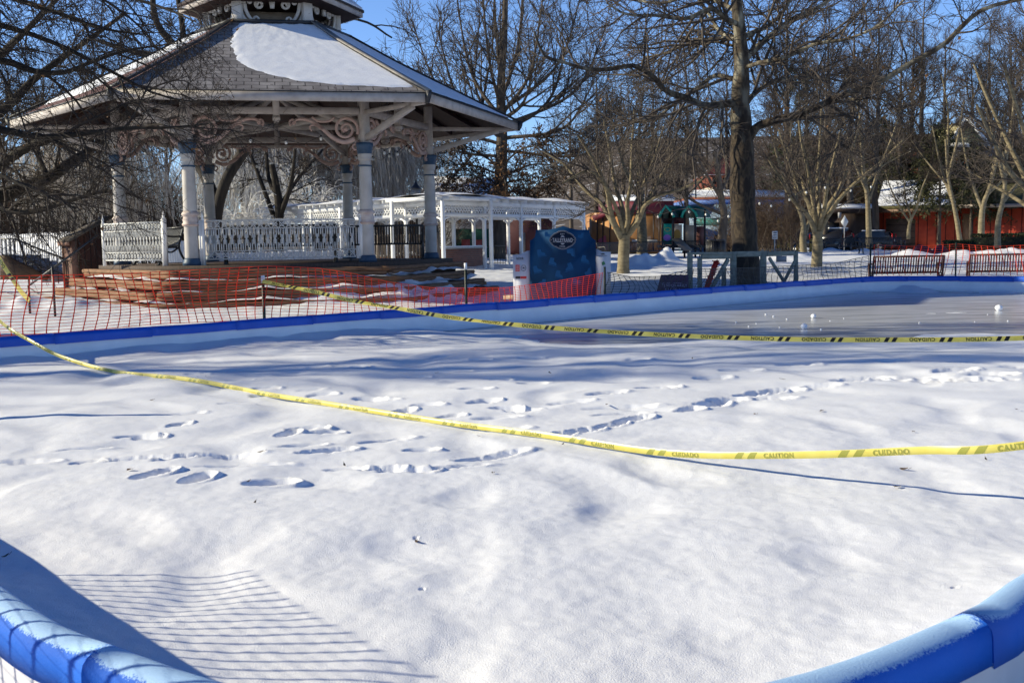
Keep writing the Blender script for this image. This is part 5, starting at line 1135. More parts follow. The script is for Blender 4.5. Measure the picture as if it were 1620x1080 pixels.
# ------------------------------------------------------------------ evergreens
NEED = mk('dark_needles', (.018, .03, .012), (.04, .055, .02), scale=3, rough=.8)
def conifer(seed, H, spread, name='evergreen_tree', mat=NEED, start=.12, dens=900, drooping=.12):
    rng = np.random.default_rng(seed); root = thing(name, 'evergreen', 'evergreen', (0, 0, 0)); zs = np.linspace(-.2, H, 10); T = one(np.stack([0 * zs, 0 * zs, zs], 1), np.linspace(H * .018, .02, 10))
    l1 = spawn(*T, 64, start, .98, 85, 10, lambda t, pl: spread * (1.1 - t) + .3, .02, 7, .08, -.02, rng, sag=drooping, rmin=.015); l2 = spawn(*l1, 10, .15, 1, 50, 12, lambda t, pl: pl * .4, .015, 5, .1, -.02, rng, rmin=.01)
    tube_obj('trunk', [T, l1], [8, 5], BARK, root)
    e = l2[0][:, 1:].reshape(-1, 3); e = np.repeat(e, 3, 0) + rng.normal(size=(len(e) * 3, 3)) * .10; V, Q = leaves_mesh(e, .15, rng, .22); tube = tubes([l2], [3])
    link('crown', mesh_np('crown', np.concatenate([tube[0], V]), np.concatenate([tube[1], Q + len(tube[0])])), mat, root); return root
ev = conifer(5, 17, 3.4, drooping=.10); drop(ev, 1262, 96, 'tall dark pine showing above the right vase shaped tree', 0, 1.0)
yew = conifer(7, 9.0, 3.4, mat=mk('olive_needles', (.03, .035, .012), (.065, .062, .025), scale=2, rough=.85), start=.40, drooping=.2, name='hemlock_tree')
drop(yew, 1485, 80, 'drooping olive hemlock in front of the red board building roof', 0, 1.05)
for (px, Y, sc, lab) in [(1535, 82, .9, 'smaller olive hemlock right of the drooping one'), (1440, 104, 1.2, 'olive hemlock behind the snowy low roof'), (1400, 112, 1.3, 'tall olive hemlock rising left of the snowy roof'), (1590, 90, 1.0, 'olive hemlock behind the right end of the red building')]:
    drop(dup(yew), px, Y, lab, rnd.random() * 6, sc)
# ================================================================== park furniture and buildings
def gz_at(x, y): return float(ground_h(x, y, False))
# ------------------------------------------------------------------ slatted metal bench (local: along x, back towards +y, front -y)
def bench(L=1.83, mat=BLACKM, slat=26, name='park_bench'):
    r = thing(name, 'bench', 'bench', (0, 0, 0)); mb = MB()
    prof = [(-.30, .40), (-.27, .435), (-.15, .43), (.05, .41), (.13, .43), (.18, .52), (.22, .66), (.26, .82), (.27, .86)]
    pr = catmull([(0, a, b) for a, b in prof], 18)
    for i in range(slat + 1):
        x = -L / 2 + .05 + (L - .10) * i / slat; mb.ribbon([(x, p[1], p[2]) for p in pr], (1, 0, 0), .010, .032)
    mb.make('slats', mat, r); MB().beam((-L / 2, .272, .86), (L / 2, .272, .86), .05, .05).make('top_rail', mat, r); MB().beam((-L / 2, -.30, .40), (L / 2, -.30, .40), .05, .04).make('front_rail', mat, r)
    MB().beam((-L / 2, .09, .405), (L / 2, .09, .405), .04, .03).make('seat_bar', mat, r)
    for sx in (-1, 1):
        x = sx * L / 2; m2 = MB(); m2.ribbon(catmull([(x, -.34, 0), (x, -.27, .18), (x, -.29, .40), (x, -.30, .62), (x, -.20, .67), (x, .02, .655), (x, .20, .66)], 20), (1, 0, 0), .04, .045)
        m2.ribbon(catmull([(x, .36, 0), (x, .22, .2), (x, .15, .42), (x, .21, .66), (x, .275, .87)], 14), (1, 0, 0), .04, .045); m2.ribbon(catmull([(x, -.30, .41), (x, -.05, .30), (x, .16, .42)], 10), (1, 0, 0), .035, .04)
        m2.ribbon([(x, -.40, .015), (x, -.28, .015)], (1, 0, 0), .02, .06); m2.ribbon([(x, .30, .015), (x, .42, .015)], (1, 0, 0), .02, .06); m2.make('end_frame', mat, r)
    return r
RUST = mk('rust_brown_metal', (.05, .022, .018), (.09, .035, .025), scale=9, rough=.5, spec=.4)
b0 = bench(); fst = [True]
def put_bench(px, Y, rz, label, z=None, sx=1.0, grp='slatted metal park benches'):
    o = b0 if fst[0] else dup(b0); fst[0] = False; c = P(px, 400, Y); o.location = (c[0], Y, gz_at(c[0], Y) if z is None else z); o.rotation_euler = (0, 0, rz); o.scale = (sx, 1, 1); o['label'] = label; o['group'] = grp; return o
b1 = bench(mat=RUST); b0, _b0 = b1, b0
put_bench(1434, 28.9, R(180 - 6), 'slatted bench behind the orange mesh, left of the thin steel post', z=.03)
put_bench(1592, 28.2, R(180 - 16), 'slatted bench behind the orange mesh, cut by the right edge of the picture', z=.05)
b0 = _b0; fst = [True]
put_bench(1021, 53, R(8), 'slatted bench beside the left vase shaped tree, in front of the playground', sx=1.05)
put_bench(1330, 60, R(0), 'dark slatted bench with its arms showing near the parked black car', sx=1.0)
put_bench(1395, 58, R(2), 'long dark slatted bench just left of the dark sheeted heap', sx=1.25)
put_bench(1080, 55, R(-2), 'dark slatted bench half hidden by the left post of the grey gate', sx=1.0)
put_bench(968, 50, R(40), 'dark bench seen end on between the blue display board and the small tree', sx=.8)
# benches on the bandstand deck
GB = 'benches on the bandstand deck'
def deck_bench(a, r, label, sx=1.0, turn=0): q = hexpt(r, a, DK); put_bench(433, 27, 0, label, DK, sx, GB).location = tuple(q); o = [x for x in bpy.data.objects if x.get('label') == label][0]; o.rotation_euler = (0, 0, GANG + R(a) - math.pi / 2 + math.pi + R(turn)); return o
deck_bench(50, 2.6, 'curved black bench on the right side of the bandstand deck', 1.0, 0); _q = P(612, 400, 27.2); _o = [x for x in bpy.data.objects if x.get('label') == 'curved black bench on the right side of the bandstand deck'][0]; _o.location = (_q[0], _q[1], DK); _o.rotation_euler = (0, 0, R(180 + 8))
deck_bench(-58, 3.3, 'black bench on the left side of the bandstand deck with its scrolled arm showing', 1.0, -8)
deck_bench(0, 2.95, 'wide black bench right behind the long front railing of the bandstand', 1.35, 180)

# ------------------------------------------------------------------ brown hut beside the steps
HUT = mk('brown_boards', (.085, .034, .022), (.13, .055, .035), scale=3, rough=.7, stretch=(6, 6, .5), bump=.2)
HUTS = mk('grey_brown_shingles', (.075, .06, .05), (.13, .11, .09), scale=7, rough=.9, bump=.4, bscale=12)
hutc = P(137, 420, 29.2); hz = gz_at(hutc[0], hutc[1])
hut = thing('storage_hut', 'narrow brown board hut with a steep sloping shingle lid at the left of the bandstand', 'hut', (hutc[0], hutc[1], hz)); 
hu = nrm(np.array([P(130, 400, 24)[0] - P(104, 400, 24)[0], 0, 0])); 
a_ = R(38); ux = np.array([math.cos(a_), math.sin(a_), 0]); uy = np.array([-math.sin(a_), math.cos(a_), 0]); hc = np.array([hutc[0], hutc[1], 0]); W2, D2 = .47, .42
zl, zr = 1.72, 2.24
mb = MB(); c4 = [hc - ux * W2 - uy * D2, hc + ux * W2 - uy * D2, hc + ux * W2 + uy * D2, hc - ux * W2 + uy * D2]; vs = [q + (0, 0, hz) for q in c4] + [c4[0] + (0, 0, zl), c4[1] + (0, 0, zr), c4[2] + (0, 0, zr), c4[3] + (0, 0, zl)]
mb.add(vs, [(0, 1, 5, 4), (1, 2, 6, 5), (2, 3, 7, 6), (3, 0, 4, 7), (4, 5, 6, 7)]); mb.make('wall', HUT, hut)
mb = MB()
for i in range(1, 6): mb.beam(c4[0] + (c4[1] - c4[0]) * i / 6 - uy * .008 + (0, 0, hz), c4[0] + (c4[1] - c4[0]) * i / 6 - uy * .008 + (0, 0, zl + (zr - zl) * i / 6 - .04), .015, .015, (0, 1, 0))
mb.make('batten', mk('dark_batten', (.02, .012, .01), (.04, .022, .018)), hut)
for q, zz in ((c4[0], zl), (c4[3], zl)): MB().box(q + ux * .04 - uy * .012 * (1 if q is c4[0] else -1) + (0, 0, (hz + zz) / 2), (.16, .04, zz - hz - .06), a_).make('corner_board', mk('reddish_board', (.22, .11, .075), (.30, .16, .11), scale=4, rough=.7), hut)
MB().boxf(hc + (0, 0, (zl + zr) / 2 + .03), ux * (W2 + .12) + np.array([0, 0, (zr - zl) / 2 * 1.24]), uy * (D2 + .10), (0, 0, .035)).make('lid', HUTS, hut)
MB().boxf(hc - ux * (W2 + .10) + (0, 0, zl - .09), ux * .02, uy * (D2 + .08), (0, 0, .06)).make('eave_board', mk('reddish_board', (.2, .1, .07)), hut)

# ------------------------------------------------------------------ pipe handrail, icy stair and picket fence at the left
hr = thing('pipe_handrail', 'thin black pipe handrail sloping up beside the brown hut', 'handrail', P(83, 495, 19.5)); 
pA = P(45, 452, 20.6); pB = P(83, 425, 20.3); pC = P(154, 372, 20.8); pD = P(83, 492, 20.3)
MB().tube([pA, pB, pC], .022, 8).make('rail', BLACKM, hr); MB().tube([pB + (0, 0, .04), np.array([pB[0], pB[1], gz_at(pB[0], pB[1]) - .1])], .024, 8).make('post', BLACKM, hr); MB().tube([pA, np.array([pA[0], pA[1], .2])], .024, 8).make('post', BLACKM, hr)
ysl = 30.0
stt = thing('stair', 'snow covered stair with timber edge and black railings at the far left', 'stair', P(40, 430, ysl)); mbs = MB(); mbw = MB()
for i in range(7):
    u = i / 6; q = P(22 + 78 * u, 405 + 28 * u, ysl); zt = q[2]
    mbs.box((q[0], ysl + .2, zt - .10), (.32, 2.4, .22)); mbw.grid([[(q[0] + dx, ysl + dy, zt + .016 + .02 * math.sin(dy * 3 + i)) for dx in (-.16, 0, .155)] for dy in np.linspace(-.95, 1.35, 9)])
mbs.make('tread', mk('frosty_treads', (.22, .22, .24), (.36, .36, .39), scale=3, rough=.8), stt); mbw.make('tread_snow', SNOWG, stt)
MB().prism([P(0, 442, ysl - 1.1), P(74, 443, ysl - 1.1), P(77, 437, ysl - 1.1), P(9, 404, ysl - 1.1), P(0, 404, ysl - 1.1)], (0, .06, 0)).make('side_board', mk('tan_stair_board', (.05, .028, .017), (.085, .048, .028), scale=4, rough=.7, stretch=(1, 1, 5)), stt)
for yy in (ysl - 1.0, ysl + 1.1):
    mbr = MB(); T0 = P(2, 378, yy); T1 = P(22, 378, yy); T2 = P(104, 410, yy); mbr.tube([T0, T1, T2], .022, 6); mbr.tube([T0 - (0, 0, .45), T1 - (0, 0, .45), T2 - (0, 0, .45)], .016, 6)
    for u in np.linspace(0, 1, 7): q = T1 + (T2 - T1) * u; mbr.tube([q, q - (0, 0, .75)], .014, 6)
    for u in np.linspace(0, 1, 4): q = T0 + (T1 - T0) * u; mbr.tube([q, q - (0, 0, .7)], .014, 6)
    mbr.make('railing', BLACKM, stt)
PICK = mk('white_pickets', (.52, .52, .54), (.66, .66, .68), scale=3, rough=.6)
def picket(label, a, b, h, name='picket_fence', mat=PICK, pitch=.13, w_=.10):
    a = np.asarray(a, float); b = np.asarray(b, float); t = b - a; L = np.linalg.norm(t[:2]); n = int(L / pitch); r = thing(name, label, 'fence', a); u = t / np.linalg.norm(t); rz = math.atan2(u[1], u[0]); nn = np.array([-u[1], u[0], 0]); mb = MB()
    for i in range(n + 1): q = a + t * i / n; mb.box(q + (0, 0, h / 2 + (.012 * math.sin(i * 2.7))), (w_, .02, h), rz)
    mb.make('pickets', mat, r)
    for hh in (.25, h - .25): MB().beam(a + nn * .03 + (0, 0, hh), b + nn * .03 + (0, 0, hh), .04, .09).make('rail', mat, r)
    for k in range(int(L / 2.4) + 1): q = a + t * min(1, k * 2.4 / L) + nn * .1; MB().box(q + (0, 0, h / 2), (.09, .09, h), rz).make('post', mat, r)
    return r
q0 = P(-30, 430, 38); q1 = P(112, 432, 35); q0[2] = q1[2] = .62; picket('weathered white picket fence standing behind the icy stair at the far left', q0, q1, 1.42)
q0 = P(262, 425, 36.5); q1 = P(330, 425, 38.5); q0[2] = q1[2] = .45; picket('bright white board fence seen through the left bay of the bandstand', q0, q1, 1.25, 'board_fence', WHITE, .12, .11)
q0 = P(345, 425, 38.5); q1 = P(560, 425, 41); q0[2] = q1[2] = .40; picket('pale board fence showing below the long bandstand railing', q0, q1, .85, 'board_fence', PICK, .12, .11)
GREYB = mk('grey_brown_pickets', (.10, .08, .065), (.16, .13, .11), scale=4, rough=.8)
q0 = P(600, 425, 38.5); q1 = P(690, 425, 39.5); q0[2] = q1[2] = .55; picket('grey brown picket fence behind the bench at the right of the bandstand', q0, q1, 1.25, 'picket_fence', GREYB, .12, .075)

# ------------------------------------------------------------------ white pergola
PW = mk('white_pergola_paint', (.72, .72, .72), (.80, .80, .80), scale=3, rough=.5)
pg = thing('pergola', 'long white pergola with lattice frieze and a wavy cap of snow, bent at a corner', 'pergola', P(702, 412, 37))
def lattice(mb, A, B, z0, z1, pitch, th=.02):
    A = np.asarray(A, float); B = np.asarray(B, float); t = B - A; L = np.linalg.norm(t); t = t / L; nv = np.cross(t, (0, 0, 1)); h = z1 - z0; n = int(L / pitch)
    for i in range(-int(h / pitch), n + 1):
        for sg in (1, -1):
            s0 = i * pitch; s1 = s0 + h; a0 = max(0, s0); a1 = min(L, s1)
            if a1 - a0 < .02: continue
            f = (lambda s: z0 + (s - s0)) if sg > 0 else (lambda s: z1 - (s - s0)); mb.ribbon([A + t * a0 + np.array([0, 0, f(a0)]), A + t * a1 + np.array([0, 0, f(a1)])], nv, .038, th)
gA = P(702, 412, 37.0); gB = P(924, 415, 46.0); gL = P(413, 415, 46.5); ZT = 2.98; ZL = 2.38; zf = .42
dirB = nrm([gB[0] - gA[0], gB[1] - gA[1], 0]); dirL = nrm([gL[0] - gA[0], gL[1] - gA[1], 0]); backB = np.array([-dirB[1], dirB[0], 0]) * 2.2; backL = -np.array([-dirL[1], dirL[0], 0]) * 2.2
if backB[1] < 0: backB = -backB
if backL[1] < 0: backL = -backL
def run(A, B, back, nb, front_posts):
    A = np.array([A[0], A[1], 0]); B = np.array([B[0], B[1], 0]); t = nrm(B - A); nv = np.cross(t, (0, 0, 1))
    for off_, tag_ in ((np.zeros(3), 0), (back, 1)):
        a, b = A + off_, B + off_; mb = MB()
        if not tag_: lattice(mb, a, b, ZL + .14, ZT - .20, .17); mb.make('lattice', PW, pg)
        MB().beam(a + (0, 0, ZL + .07), b + (0, 0, ZL + .07), .06, .13).make('lower_beam', PW, pg); MB().beam(a + (0, 0, ZT - .10), b + (0, 0, ZT - .10), .07, .20).make('upper_beam', PW, pg)
        for i in range(nb + 1):
            q = a + (b - a) * i / nb; zz = gz_at(q[0], q[1]); MB().box(q + (0, 0, (ZT + zz - .2) / 2), (.115, .115, ZT - zz + .2), math.atan2(t[1], t[0])).make('post', PW, pg, bevel=.01)
            for sg in (-1, 1):
                if 0 <= i + sg <= nb: MB().ribbon(catmull([q + (0, 0, ZL - .32), q + t * sg * .10 + (0, 0, ZL - .10), q + t * sg * .34 + (0, 0, ZL - .01)], 8), nv, .06, .05).make('corner_brace', PW, pg)
    for i in range(nb * 4 + 1): q = A + (B - A) * i / (nb * 4); MB().beam(q - back * .12 + (0, 0, ZT + .03), q + back * 1.12 + (0, 0, ZT + .03), .05, .14).make('cross_rafter', PW, pg)
    L = np.linalg.norm(B - A); rows = []; n = int(L / .1)
    for i in range(n + 1):
        q = A + (B - A) * i / n; w_ = .10 + .10 * (.5 + .5 * math.sin(i * 2 * math.pi / n * nb - 1.2)) + .03 * float(noise2(np.array([i * .13]), np.array([nb * 1.7]), 3)[0])
        rows.append([q + back * v + (0, 0, ZT + .09 + w_ * (0 if v in (-.14, 1.14) else (1 - .5 * abs(2 * v - 1) ** 3))) for v in (-.14, -.12, -.05, .25, .5, .75, 1.05, 1.12, 1.14)])
    MB().grid(rows).make('snow_cap', SNOW, pg, smooth=True)
run(gA, gB, backB, 4, 1); run(gA, gL, backL, 6, 1)

# ------------------------------------------------------------------ things under the pergola
BRICK = bpy.data.materials.new('red_brick'); BRICK.use_nodes = True
def brick_nodes(ma, c1, c2, mor, sx=1.0):
    t = ma.node_tree; N = t.nodes; L = t.links; b = N['Principled BSDF']; tc = N.new('ShaderNodeTexCoord'); sp = N.new('ShaderNodeSeparateXYZ'); L.new(tc.outputs['Object'], sp.inputs[0]); ad = N.new('ShaderNodeMath'); L.new(sp.outputs[0], ad.inputs[0]); L.new(sp.outputs[1], ad.inputs[1])
    cb = N.new('ShaderNodeCombineXYZ'); L.new(ad.outputs[0], cb.inputs[0]); L.new(sp.outputs[2], cb.inputs[1]); br = N.new('ShaderNodeTexBrick'); br.inputs['Scale'].default_value = 1 / sx; br.inputs['Brick Width'].default_value = .22; br.inputs['Row Height'].default_value = .075; br.inputs['Mortar Size'].default_value = .010
    for k, c in (('Color1', c1), ('Color2', c2), ('Mortar', mor)): br.inputs[k].default_value = (*c, 1)
    L.new(cb.outputs[0], br.inputs['Vector']); L.new(br.outputs['Color'], b.inputs['Base Color']); b.inputs['Roughness'].default_value = .85
brick_nodes(BRICK, (.20, .07, .045), (.28, .10, .06), (.18, .14, .12))
wA = P(694, 418, 38.4); wB = P(764, 418, 42.0); bw = thing('brick_wall', 'low red brick wall with a snowy stone cap under the pergola', 'wall', (wA[0], wA[1], .4)); wA[2] = wB[2] = .8
MB().beam(wA, wB, .3, .9).make('wall', BRICK, bw); MB().beam(wA + (0, 0, .48), wB + (0, 0, .48), .38, .06).make('cap', mk('stone_cap', (.4, .38, .36), (.5, .48, .46)), bw); MB().beam(wA + (0, 0, .53), wB + (0, 0, .53), .34, .05).make('cap_snow', SNOWP, bw)
wA = P(590, 420, 39.0); wB = P(668, 420, 40); wA[2] = wB[2] = .72; bw = thing('brick_wall', 'low red brick wall behind the bench at the right of the bandstand deck', 'wall', (wA[0], wA[1], .4)); MB().beam(wA, wB, .3, .6).make('wall', BRICK, bw); MB().beam(wA + (0, 0, .32), wB + (0, 0, .32), .36, .05).make('cap', mk('stone_cap', (.4, .38, .36)), bw)
def rail_fence(label, a, b, h, n, name='iron_railing'):
    r = thing(name, label, 'railing', a); MB().beam(a + (0, 0, h), b + (0, 0, h), .04, .04).make('top_rail', BLACKM, r); MB().beam(a + (0, 0, .15), b + (0, 0, .15), .03, .03).make('bottom_rail', BLACKM, r); mb = MB()
    for i in range(n + 1): q = a + (b - a) * i / n; mb.box(q + (0, 0, h / 2), (.02, .02, h))
    mb.make('bars', BLACKM, r); return r
q0 = P(770, 418, 43.5); q1 = P(800, 418, 44.5); q0[2] = q1[2] = .46; rail_fence('short black iron railing beside the brick wall under the pergola', q0, q1, .85, 7)
lp = P(661, 415, 41); lamp = thing('street_lamp', 'dark lamp post with a lantern head beside the right hand bandstand column', 'street lamp', (lp[0], lp[1], .5))
MB().lathe((lp[0], lp[1], .4), [(.14, 0), (.14, .25), (.07, .4), (.055, 1.2), (.045, 2.7), (.07, 2.75), (.05, 2.82)], 12).make('pole', BLACKM, lamp, smooth=True); MB().lathe((lp[0], lp[1], 3.22), [(.10, 0), (.17, .08), (.18, .32)], 8).make('lantern', mk('lamp_glass', (.16, .16, .15), rough=.2), lamp); MB().lathe((lp[0], lp[1], 3.54), [(.21, 0), (.19, .05), (.08, .16), (.03, .28), (.02, .36)], 8).make('lantern_cap', BLACKM, lamp)
gp = P(693, 420, 38.2); MBp = thing('gate_post', 'square grey brown gate post with a finial between column and pergola', 'post', (gp[0], gp[1], .5)); MB().box((gp[0], gp[1], 1.15), (.16, .16, 1.4)).make('shaft', GREYB, MBp); MB().lathe((gp[0], gp[1], 1.85), [(.10, 0), (.05, .04), (.06, .1), (.015, .26)], 8).make('finial', BLACKM, MBp)

# ------------------------------------------------------------------ display board with the park emblem
SGB = bpy.data.materials.new('blue_skate_print'); SGB.use_nodes = True
def sgb():
    t = SGB.node_tree; N = t.nodes; L = t.links; b = N['Principled BSDF']; b.inputs['Roughness'].default_value = .6; b.inputs['Specular IOR Level'].default_value = .08; tc = N.new('ShaderNodeTexCoord'); no = N.new('ShaderNodeTexNoise'); no.inputs['Scale'].default_value = 1.6; no.inputs['Detail'].default_value = 2; L.new(tc.outputs['Object'], no.inputs['Vector'])
    cr = N.new('ShaderNodeValToRGB'); cr.color_ramp.elements[0].color = (.007, .032, .080, 1); cr.color_ramp.elements[1].color = (.009, .054, .135, 1); cr.color_ramp.elements[0].position = .4; cr.color_ramp.elements[1].position = .62; L.new(no.outputs['Fac'], cr.inputs[0]); L.new(cr.outputs[0], b.inputs['Base Color'])
sgb()
Ysg = 21.6; sgn = thing('display_board', 'dark blue display board with a scrolled top, emblem and two pale side wings', 'display board', P(890, 478, Ysg))
f = lambda px, py, d=0.0: P(px, py, Ysg) + np.array([0, d, 0])
outl = [(838.5, 492), (838.5, 380), (842, 379), (846, 375), (847.5, 369), (848, 363.5), (868, 363.5), (880, 361), (891, 357.5), (902, 361), (914, 363.5), (932, 363.5), (933, 369), (935, 375), (940, 379), (942.5, 380), (943, 492)]
MB().prism([f(*q) for q in outl], (0, .05, 0)).make('panel', SGB, sgn)
BACKW = mk('pale_wing_board', (.50, .50, .54), (.56, .56, .60), rough=.5)
wl = MB().prism([f(x, y, .03) for x, y in [(813, 492), (811, 403), (818, 403), (823, 402.5), (828, 399.5), (834, 397), (839, 396), (839, 492)]], (0, .04, 0)).make('side_wing', BACKW, sgn)
wr = MB().prism([f(x, y, .03) for x, y in [(942, 492), (942, 393), (949, 396), (953, 398), (966.5, 398.5), (966.5, 492)]], (0, .04, 0)).make('side_wing', BACKW, sgn)
MB().beam(f(812, 470, .05), f(797, 474, .9), .04, .09).make('stay', mk('raw_timber', (.3, .24, .17), (.4, .33, .24)), sgn)
SKB = mk('skate_blue', (.013, .078, .19), (.017, .09, .21), rough=.6, spec=.08); INK = mk('pale_ink', (.34, .36, .40), rough=.5); DINK = mk('dark_ink', (.03, .03, .035), rough=.5)
# skate silhouettes
def skate(mb, px, py, s, ang, fl):
    pts = [(-1, 1.6), (.2, 1.6), (.3, .6), (1.2, .2), (1.4, -.3), (1.3, -.5), (-1.1, -.5), (-1.2, .3)]; ca, sa = math.cos(R(ang)), math.sin(R(ang)); loc = [((x * fl) * ca - y * sa, (x * fl) * sa + y * ca) for x, y in pts]
    mb.add([f(px + x * s, py - y * s, -.002) for x, y in loc], [list(range(len(loc)))]); bl = [(-1.2, -.85), (1.6, -.85), (1.7, -.65), (-1.2, -.7)]; loc = [((x * fl) * ca - y * sa, (x * fl) * sa + y * ca) for x, y in bl]; mb.add([f(px + x * s, py - y * s, -.002) for x, y in loc], [list(range(4))])
mb = MB()
for q in [(856, 402, 5, 10, 1), (874, 416, 5, -15, 1), (905, 399, 5, 95, -1), (925, 412, 5, -10, 1), (850, 428, 5, 12, 1), (901, 424, 5, 20, -1), (884, 436, 5, -12, 1), (932, 430, 4.5, 100, 1), (866, 372, 3.5, 5, 1), (920, 373, 3.5, 80, 1), (912, 446, 4.5, 15, 1), (858, 448, 4.5, -10, -1)]: skate(mb, *q)
mb.make('skate_print', SKB, sgn)['kind'] = 'stuff'
em = MB(); cx, cy = 890, 379.5; shp = []
for i in range(61):
    a = 2 * math.pi * i / 60; shp.append((cx + 20 * math.cos(a) * (1 + .05 * math.cos(4 * a)), cy + 14 * math.sin(a) * (1 + .10 * abs(math.sin(3 * a)) - .05)))
em2 = MB().add([f(x, y, -.003) for x, y in shp[:-1]], [list(range(60))]); em2.make('emblem_ground', mk('emblem_navy', (.005, .012, .03), rough=.6, spec=.08), sgn)
em.ribbon([f(x, y, -.006) for x, y in shp], (0, 1, 0), .006, .003); em.ribbon([f(cx + (x - cx) * .93, cy + (y - cy) * .91, -.006) for x, y in shp], (0, 1, 0), .004, .003)
for (b0_, b1_) in ((-6.6, -4.6), (5.2, 7.4)): em.add([f(cx + dx, cy + dy, -.006) for dx, dy in ((-3.5, b1_ if b0_ < 0 else b0_), (3.5, b1_ if b0_ < 0 else b0_), (1.2, b0_ if b0_ < 0 else b1_), (-1.2, b0_ if b0_ < 0 else b1_))], [(0, 1, 2, 3)])
em.ribbon([f(cx - 15.5, cy + 3.6, -.006), f(cx + 15.5, cy + 3.6, -.006)], (0, 1, 0), .004, .003)
for sg in (-1, 1): em.add([f(cx + sg * 17.6 + a, cy + b, -.006) for a, b in ((-.7, 0), (0, -.7), (.7, 0), (0, .7))], [(0, 1, 2, 3)])
em.make('emblem', INK, sgn)
def letters(parent, txt, px, py, hpx, wpx, mat, d=-.006, name='lettering', arc=0.0):
    v, fc, wd = glyphs(txt); kx = wpx / wd; ky = hpx / .70; mb = MB()
    mb.add([f(px - wpx / 2 + x * kx, py + hpx / 2 - y * ky + arc * ((x * kx - wpx / 2) / (wpx / 2)) ** 2, d) for x, y in v], fc); o = mb.make(name, mat, parent); return o
letters(sgn, 'TALLEYRAND', cx, cy + .2, 6.0, 32, INK); letters(sgn, 'EST. 1874', cx, cy - 9.4, 2.2, 19, INK, arc=2.0) if 0 else letters(sgn, 'EST', cx, cy - 9.2, 2.0, 7, INK); letters(sgn, 'PARK', cx, cy + 10.2, 2.0, 9, INK)
letters(sgn, 'blink', 823, 408.5, 4.0, 11.5, DINK, .024); REDI = mk('red_ink', (.45, .03, .03), rough=.5)
MB().add([f(a, b, .026) for a, b in ((815.5, 419), (822, 419), (822, 429.5), (815.5, 429.5))], [(0, 1, 2, 3)]).make('logo_block', REDI, sgn)
mb = MB()
for yy in (421, 424, 427): mb.add([f(a, b, .023) for a, b in ((816.5, yy), (821, yy), (821, yy + 1), (816.5, yy + 1))], [(0, 1, 2, 3)])
mb.make('logo_lines', INK, sgn); mb = MB(); mb.ribbon([f(828.3 + 3.9 * math.cos(a), 424 + 4.6 * math.sin(a), .024) for a in np.linspace(0, 2 * math.pi, 25)], (0, 1, 0), .008, .003); mb.add([f(828.3 + a, 424 + b, .023) for a, b in ((-2.4, 1.4), (0, -1.8), (2.4, 1.4), (0, .5))], [(0, 1, 2, 3)]); mb.make('round_logo', DINK, sgn)
mb = MB(); mb.add([f(a, b, .026) for a, b in ((815.5, 437), (823, 437), (823, 441), (815.5, 441))], [(0, 1, 2, 3)]); mb.make('logo_bar', DINK, sgn); mb = MB(); mb.add([f(a, b, .026) for a, b in ((823.3, 437), (833, 437), (833, 441), (823.3, 441))], [(0, 1, 2, 3)]); mb.make('logo_bar', REDI, sgn)
mb = MB(); mb.ribbon([f(944, 405, .024), f(961, 404.5, .024)], (0, 1, 0), .006, .003); mb.add([f(a, b, .024) for a, b in ((950, 401.5), (955, 400.5), (958, 402.5), (952, 403))], [(0, 1, 2, 3)]); mb.make('wing_logo', DINK, sgn); mb = MB(); mb.add([f(a, b, .024) for a, b in ((952, 415), (956, 413), (958, 418), (953, 420))], [(0, 1, 2, 3)]); mb.make('wing_logo', mk('green_ink', (.03, .16, .07), rough=.5), sgn)

# ------------------------------------------------------------------ grey wooden gate frames and the closed sign
GATE = mk('grey_green_timber', (.17, .185, .155), (.25, .265, .225), scale=4, rough=.75, bump=.25, bscale=20, stretch=(1, 1, 4))
Yg = 25.2; fg = lambda px, py, d=0: P(px, py, 24.9 + (px - 1089) * .0185 + d)
gt = thing('timber_gate', 'grey wooden frame gate with diagonal braces standing before the great plane tree', 'gate', fg(1175, 470))
def bar(a, b, w_, d=0, t=.07, name='rail'): MB().beam(fg(*a, d), fg(*b, d), t, w_ / F_PX * Yg, (0, 1, 0) if 0 else (0, 0, 1)).make(name, GATE, gt, bevel=.005)
def postv(px, y0, w_, d=0, y1=492, name='post'): a = fg(px, y0, d); b = fg(px, y1, d); MB().beam(b, a, w_ / F_PX * Yg, .09, (0, 1, 0)).make(name, GATE, gt, bevel=.006)
for (px, y0, w_, d) in [(1091.5, 399, 8, 0), (1107, 408, 7, .1), (1160, 398, 9.5, 0), (1207.5, 397, 10, 0), (1259, 397, 7, 0), (1145, 418, 7, .5)]: postv(px, y0, w_, d)
bar((1089, 401), (1156, 400.5), 4, 0); bar((1110, 405.5), (1156, 405), 9, .03); bar((1164.8, 402), (1203, 401.5), 9, .02); bar((1212.6, 402), (1256, 400.5), 8, .02)
bar((1122, 462), (1152, 410), 7, -.02, .06, 'brace'); bar((1217, 408), (1242, 448), 5.5, -.02, .05, 'brace'); bar((1257, 414), (1240, 446), 5.5, -.02, .05, 'brace')
MB().prism([fg(x, y, -.05) for x, y in [(1228, 405), (1244.5, 405), (1244.5, 414.5), (1228, 414.5)]], (0, .015, 0)).make('notice_plate', mk('grey_plate', (.22, .22, .24), rough=.5), gt)
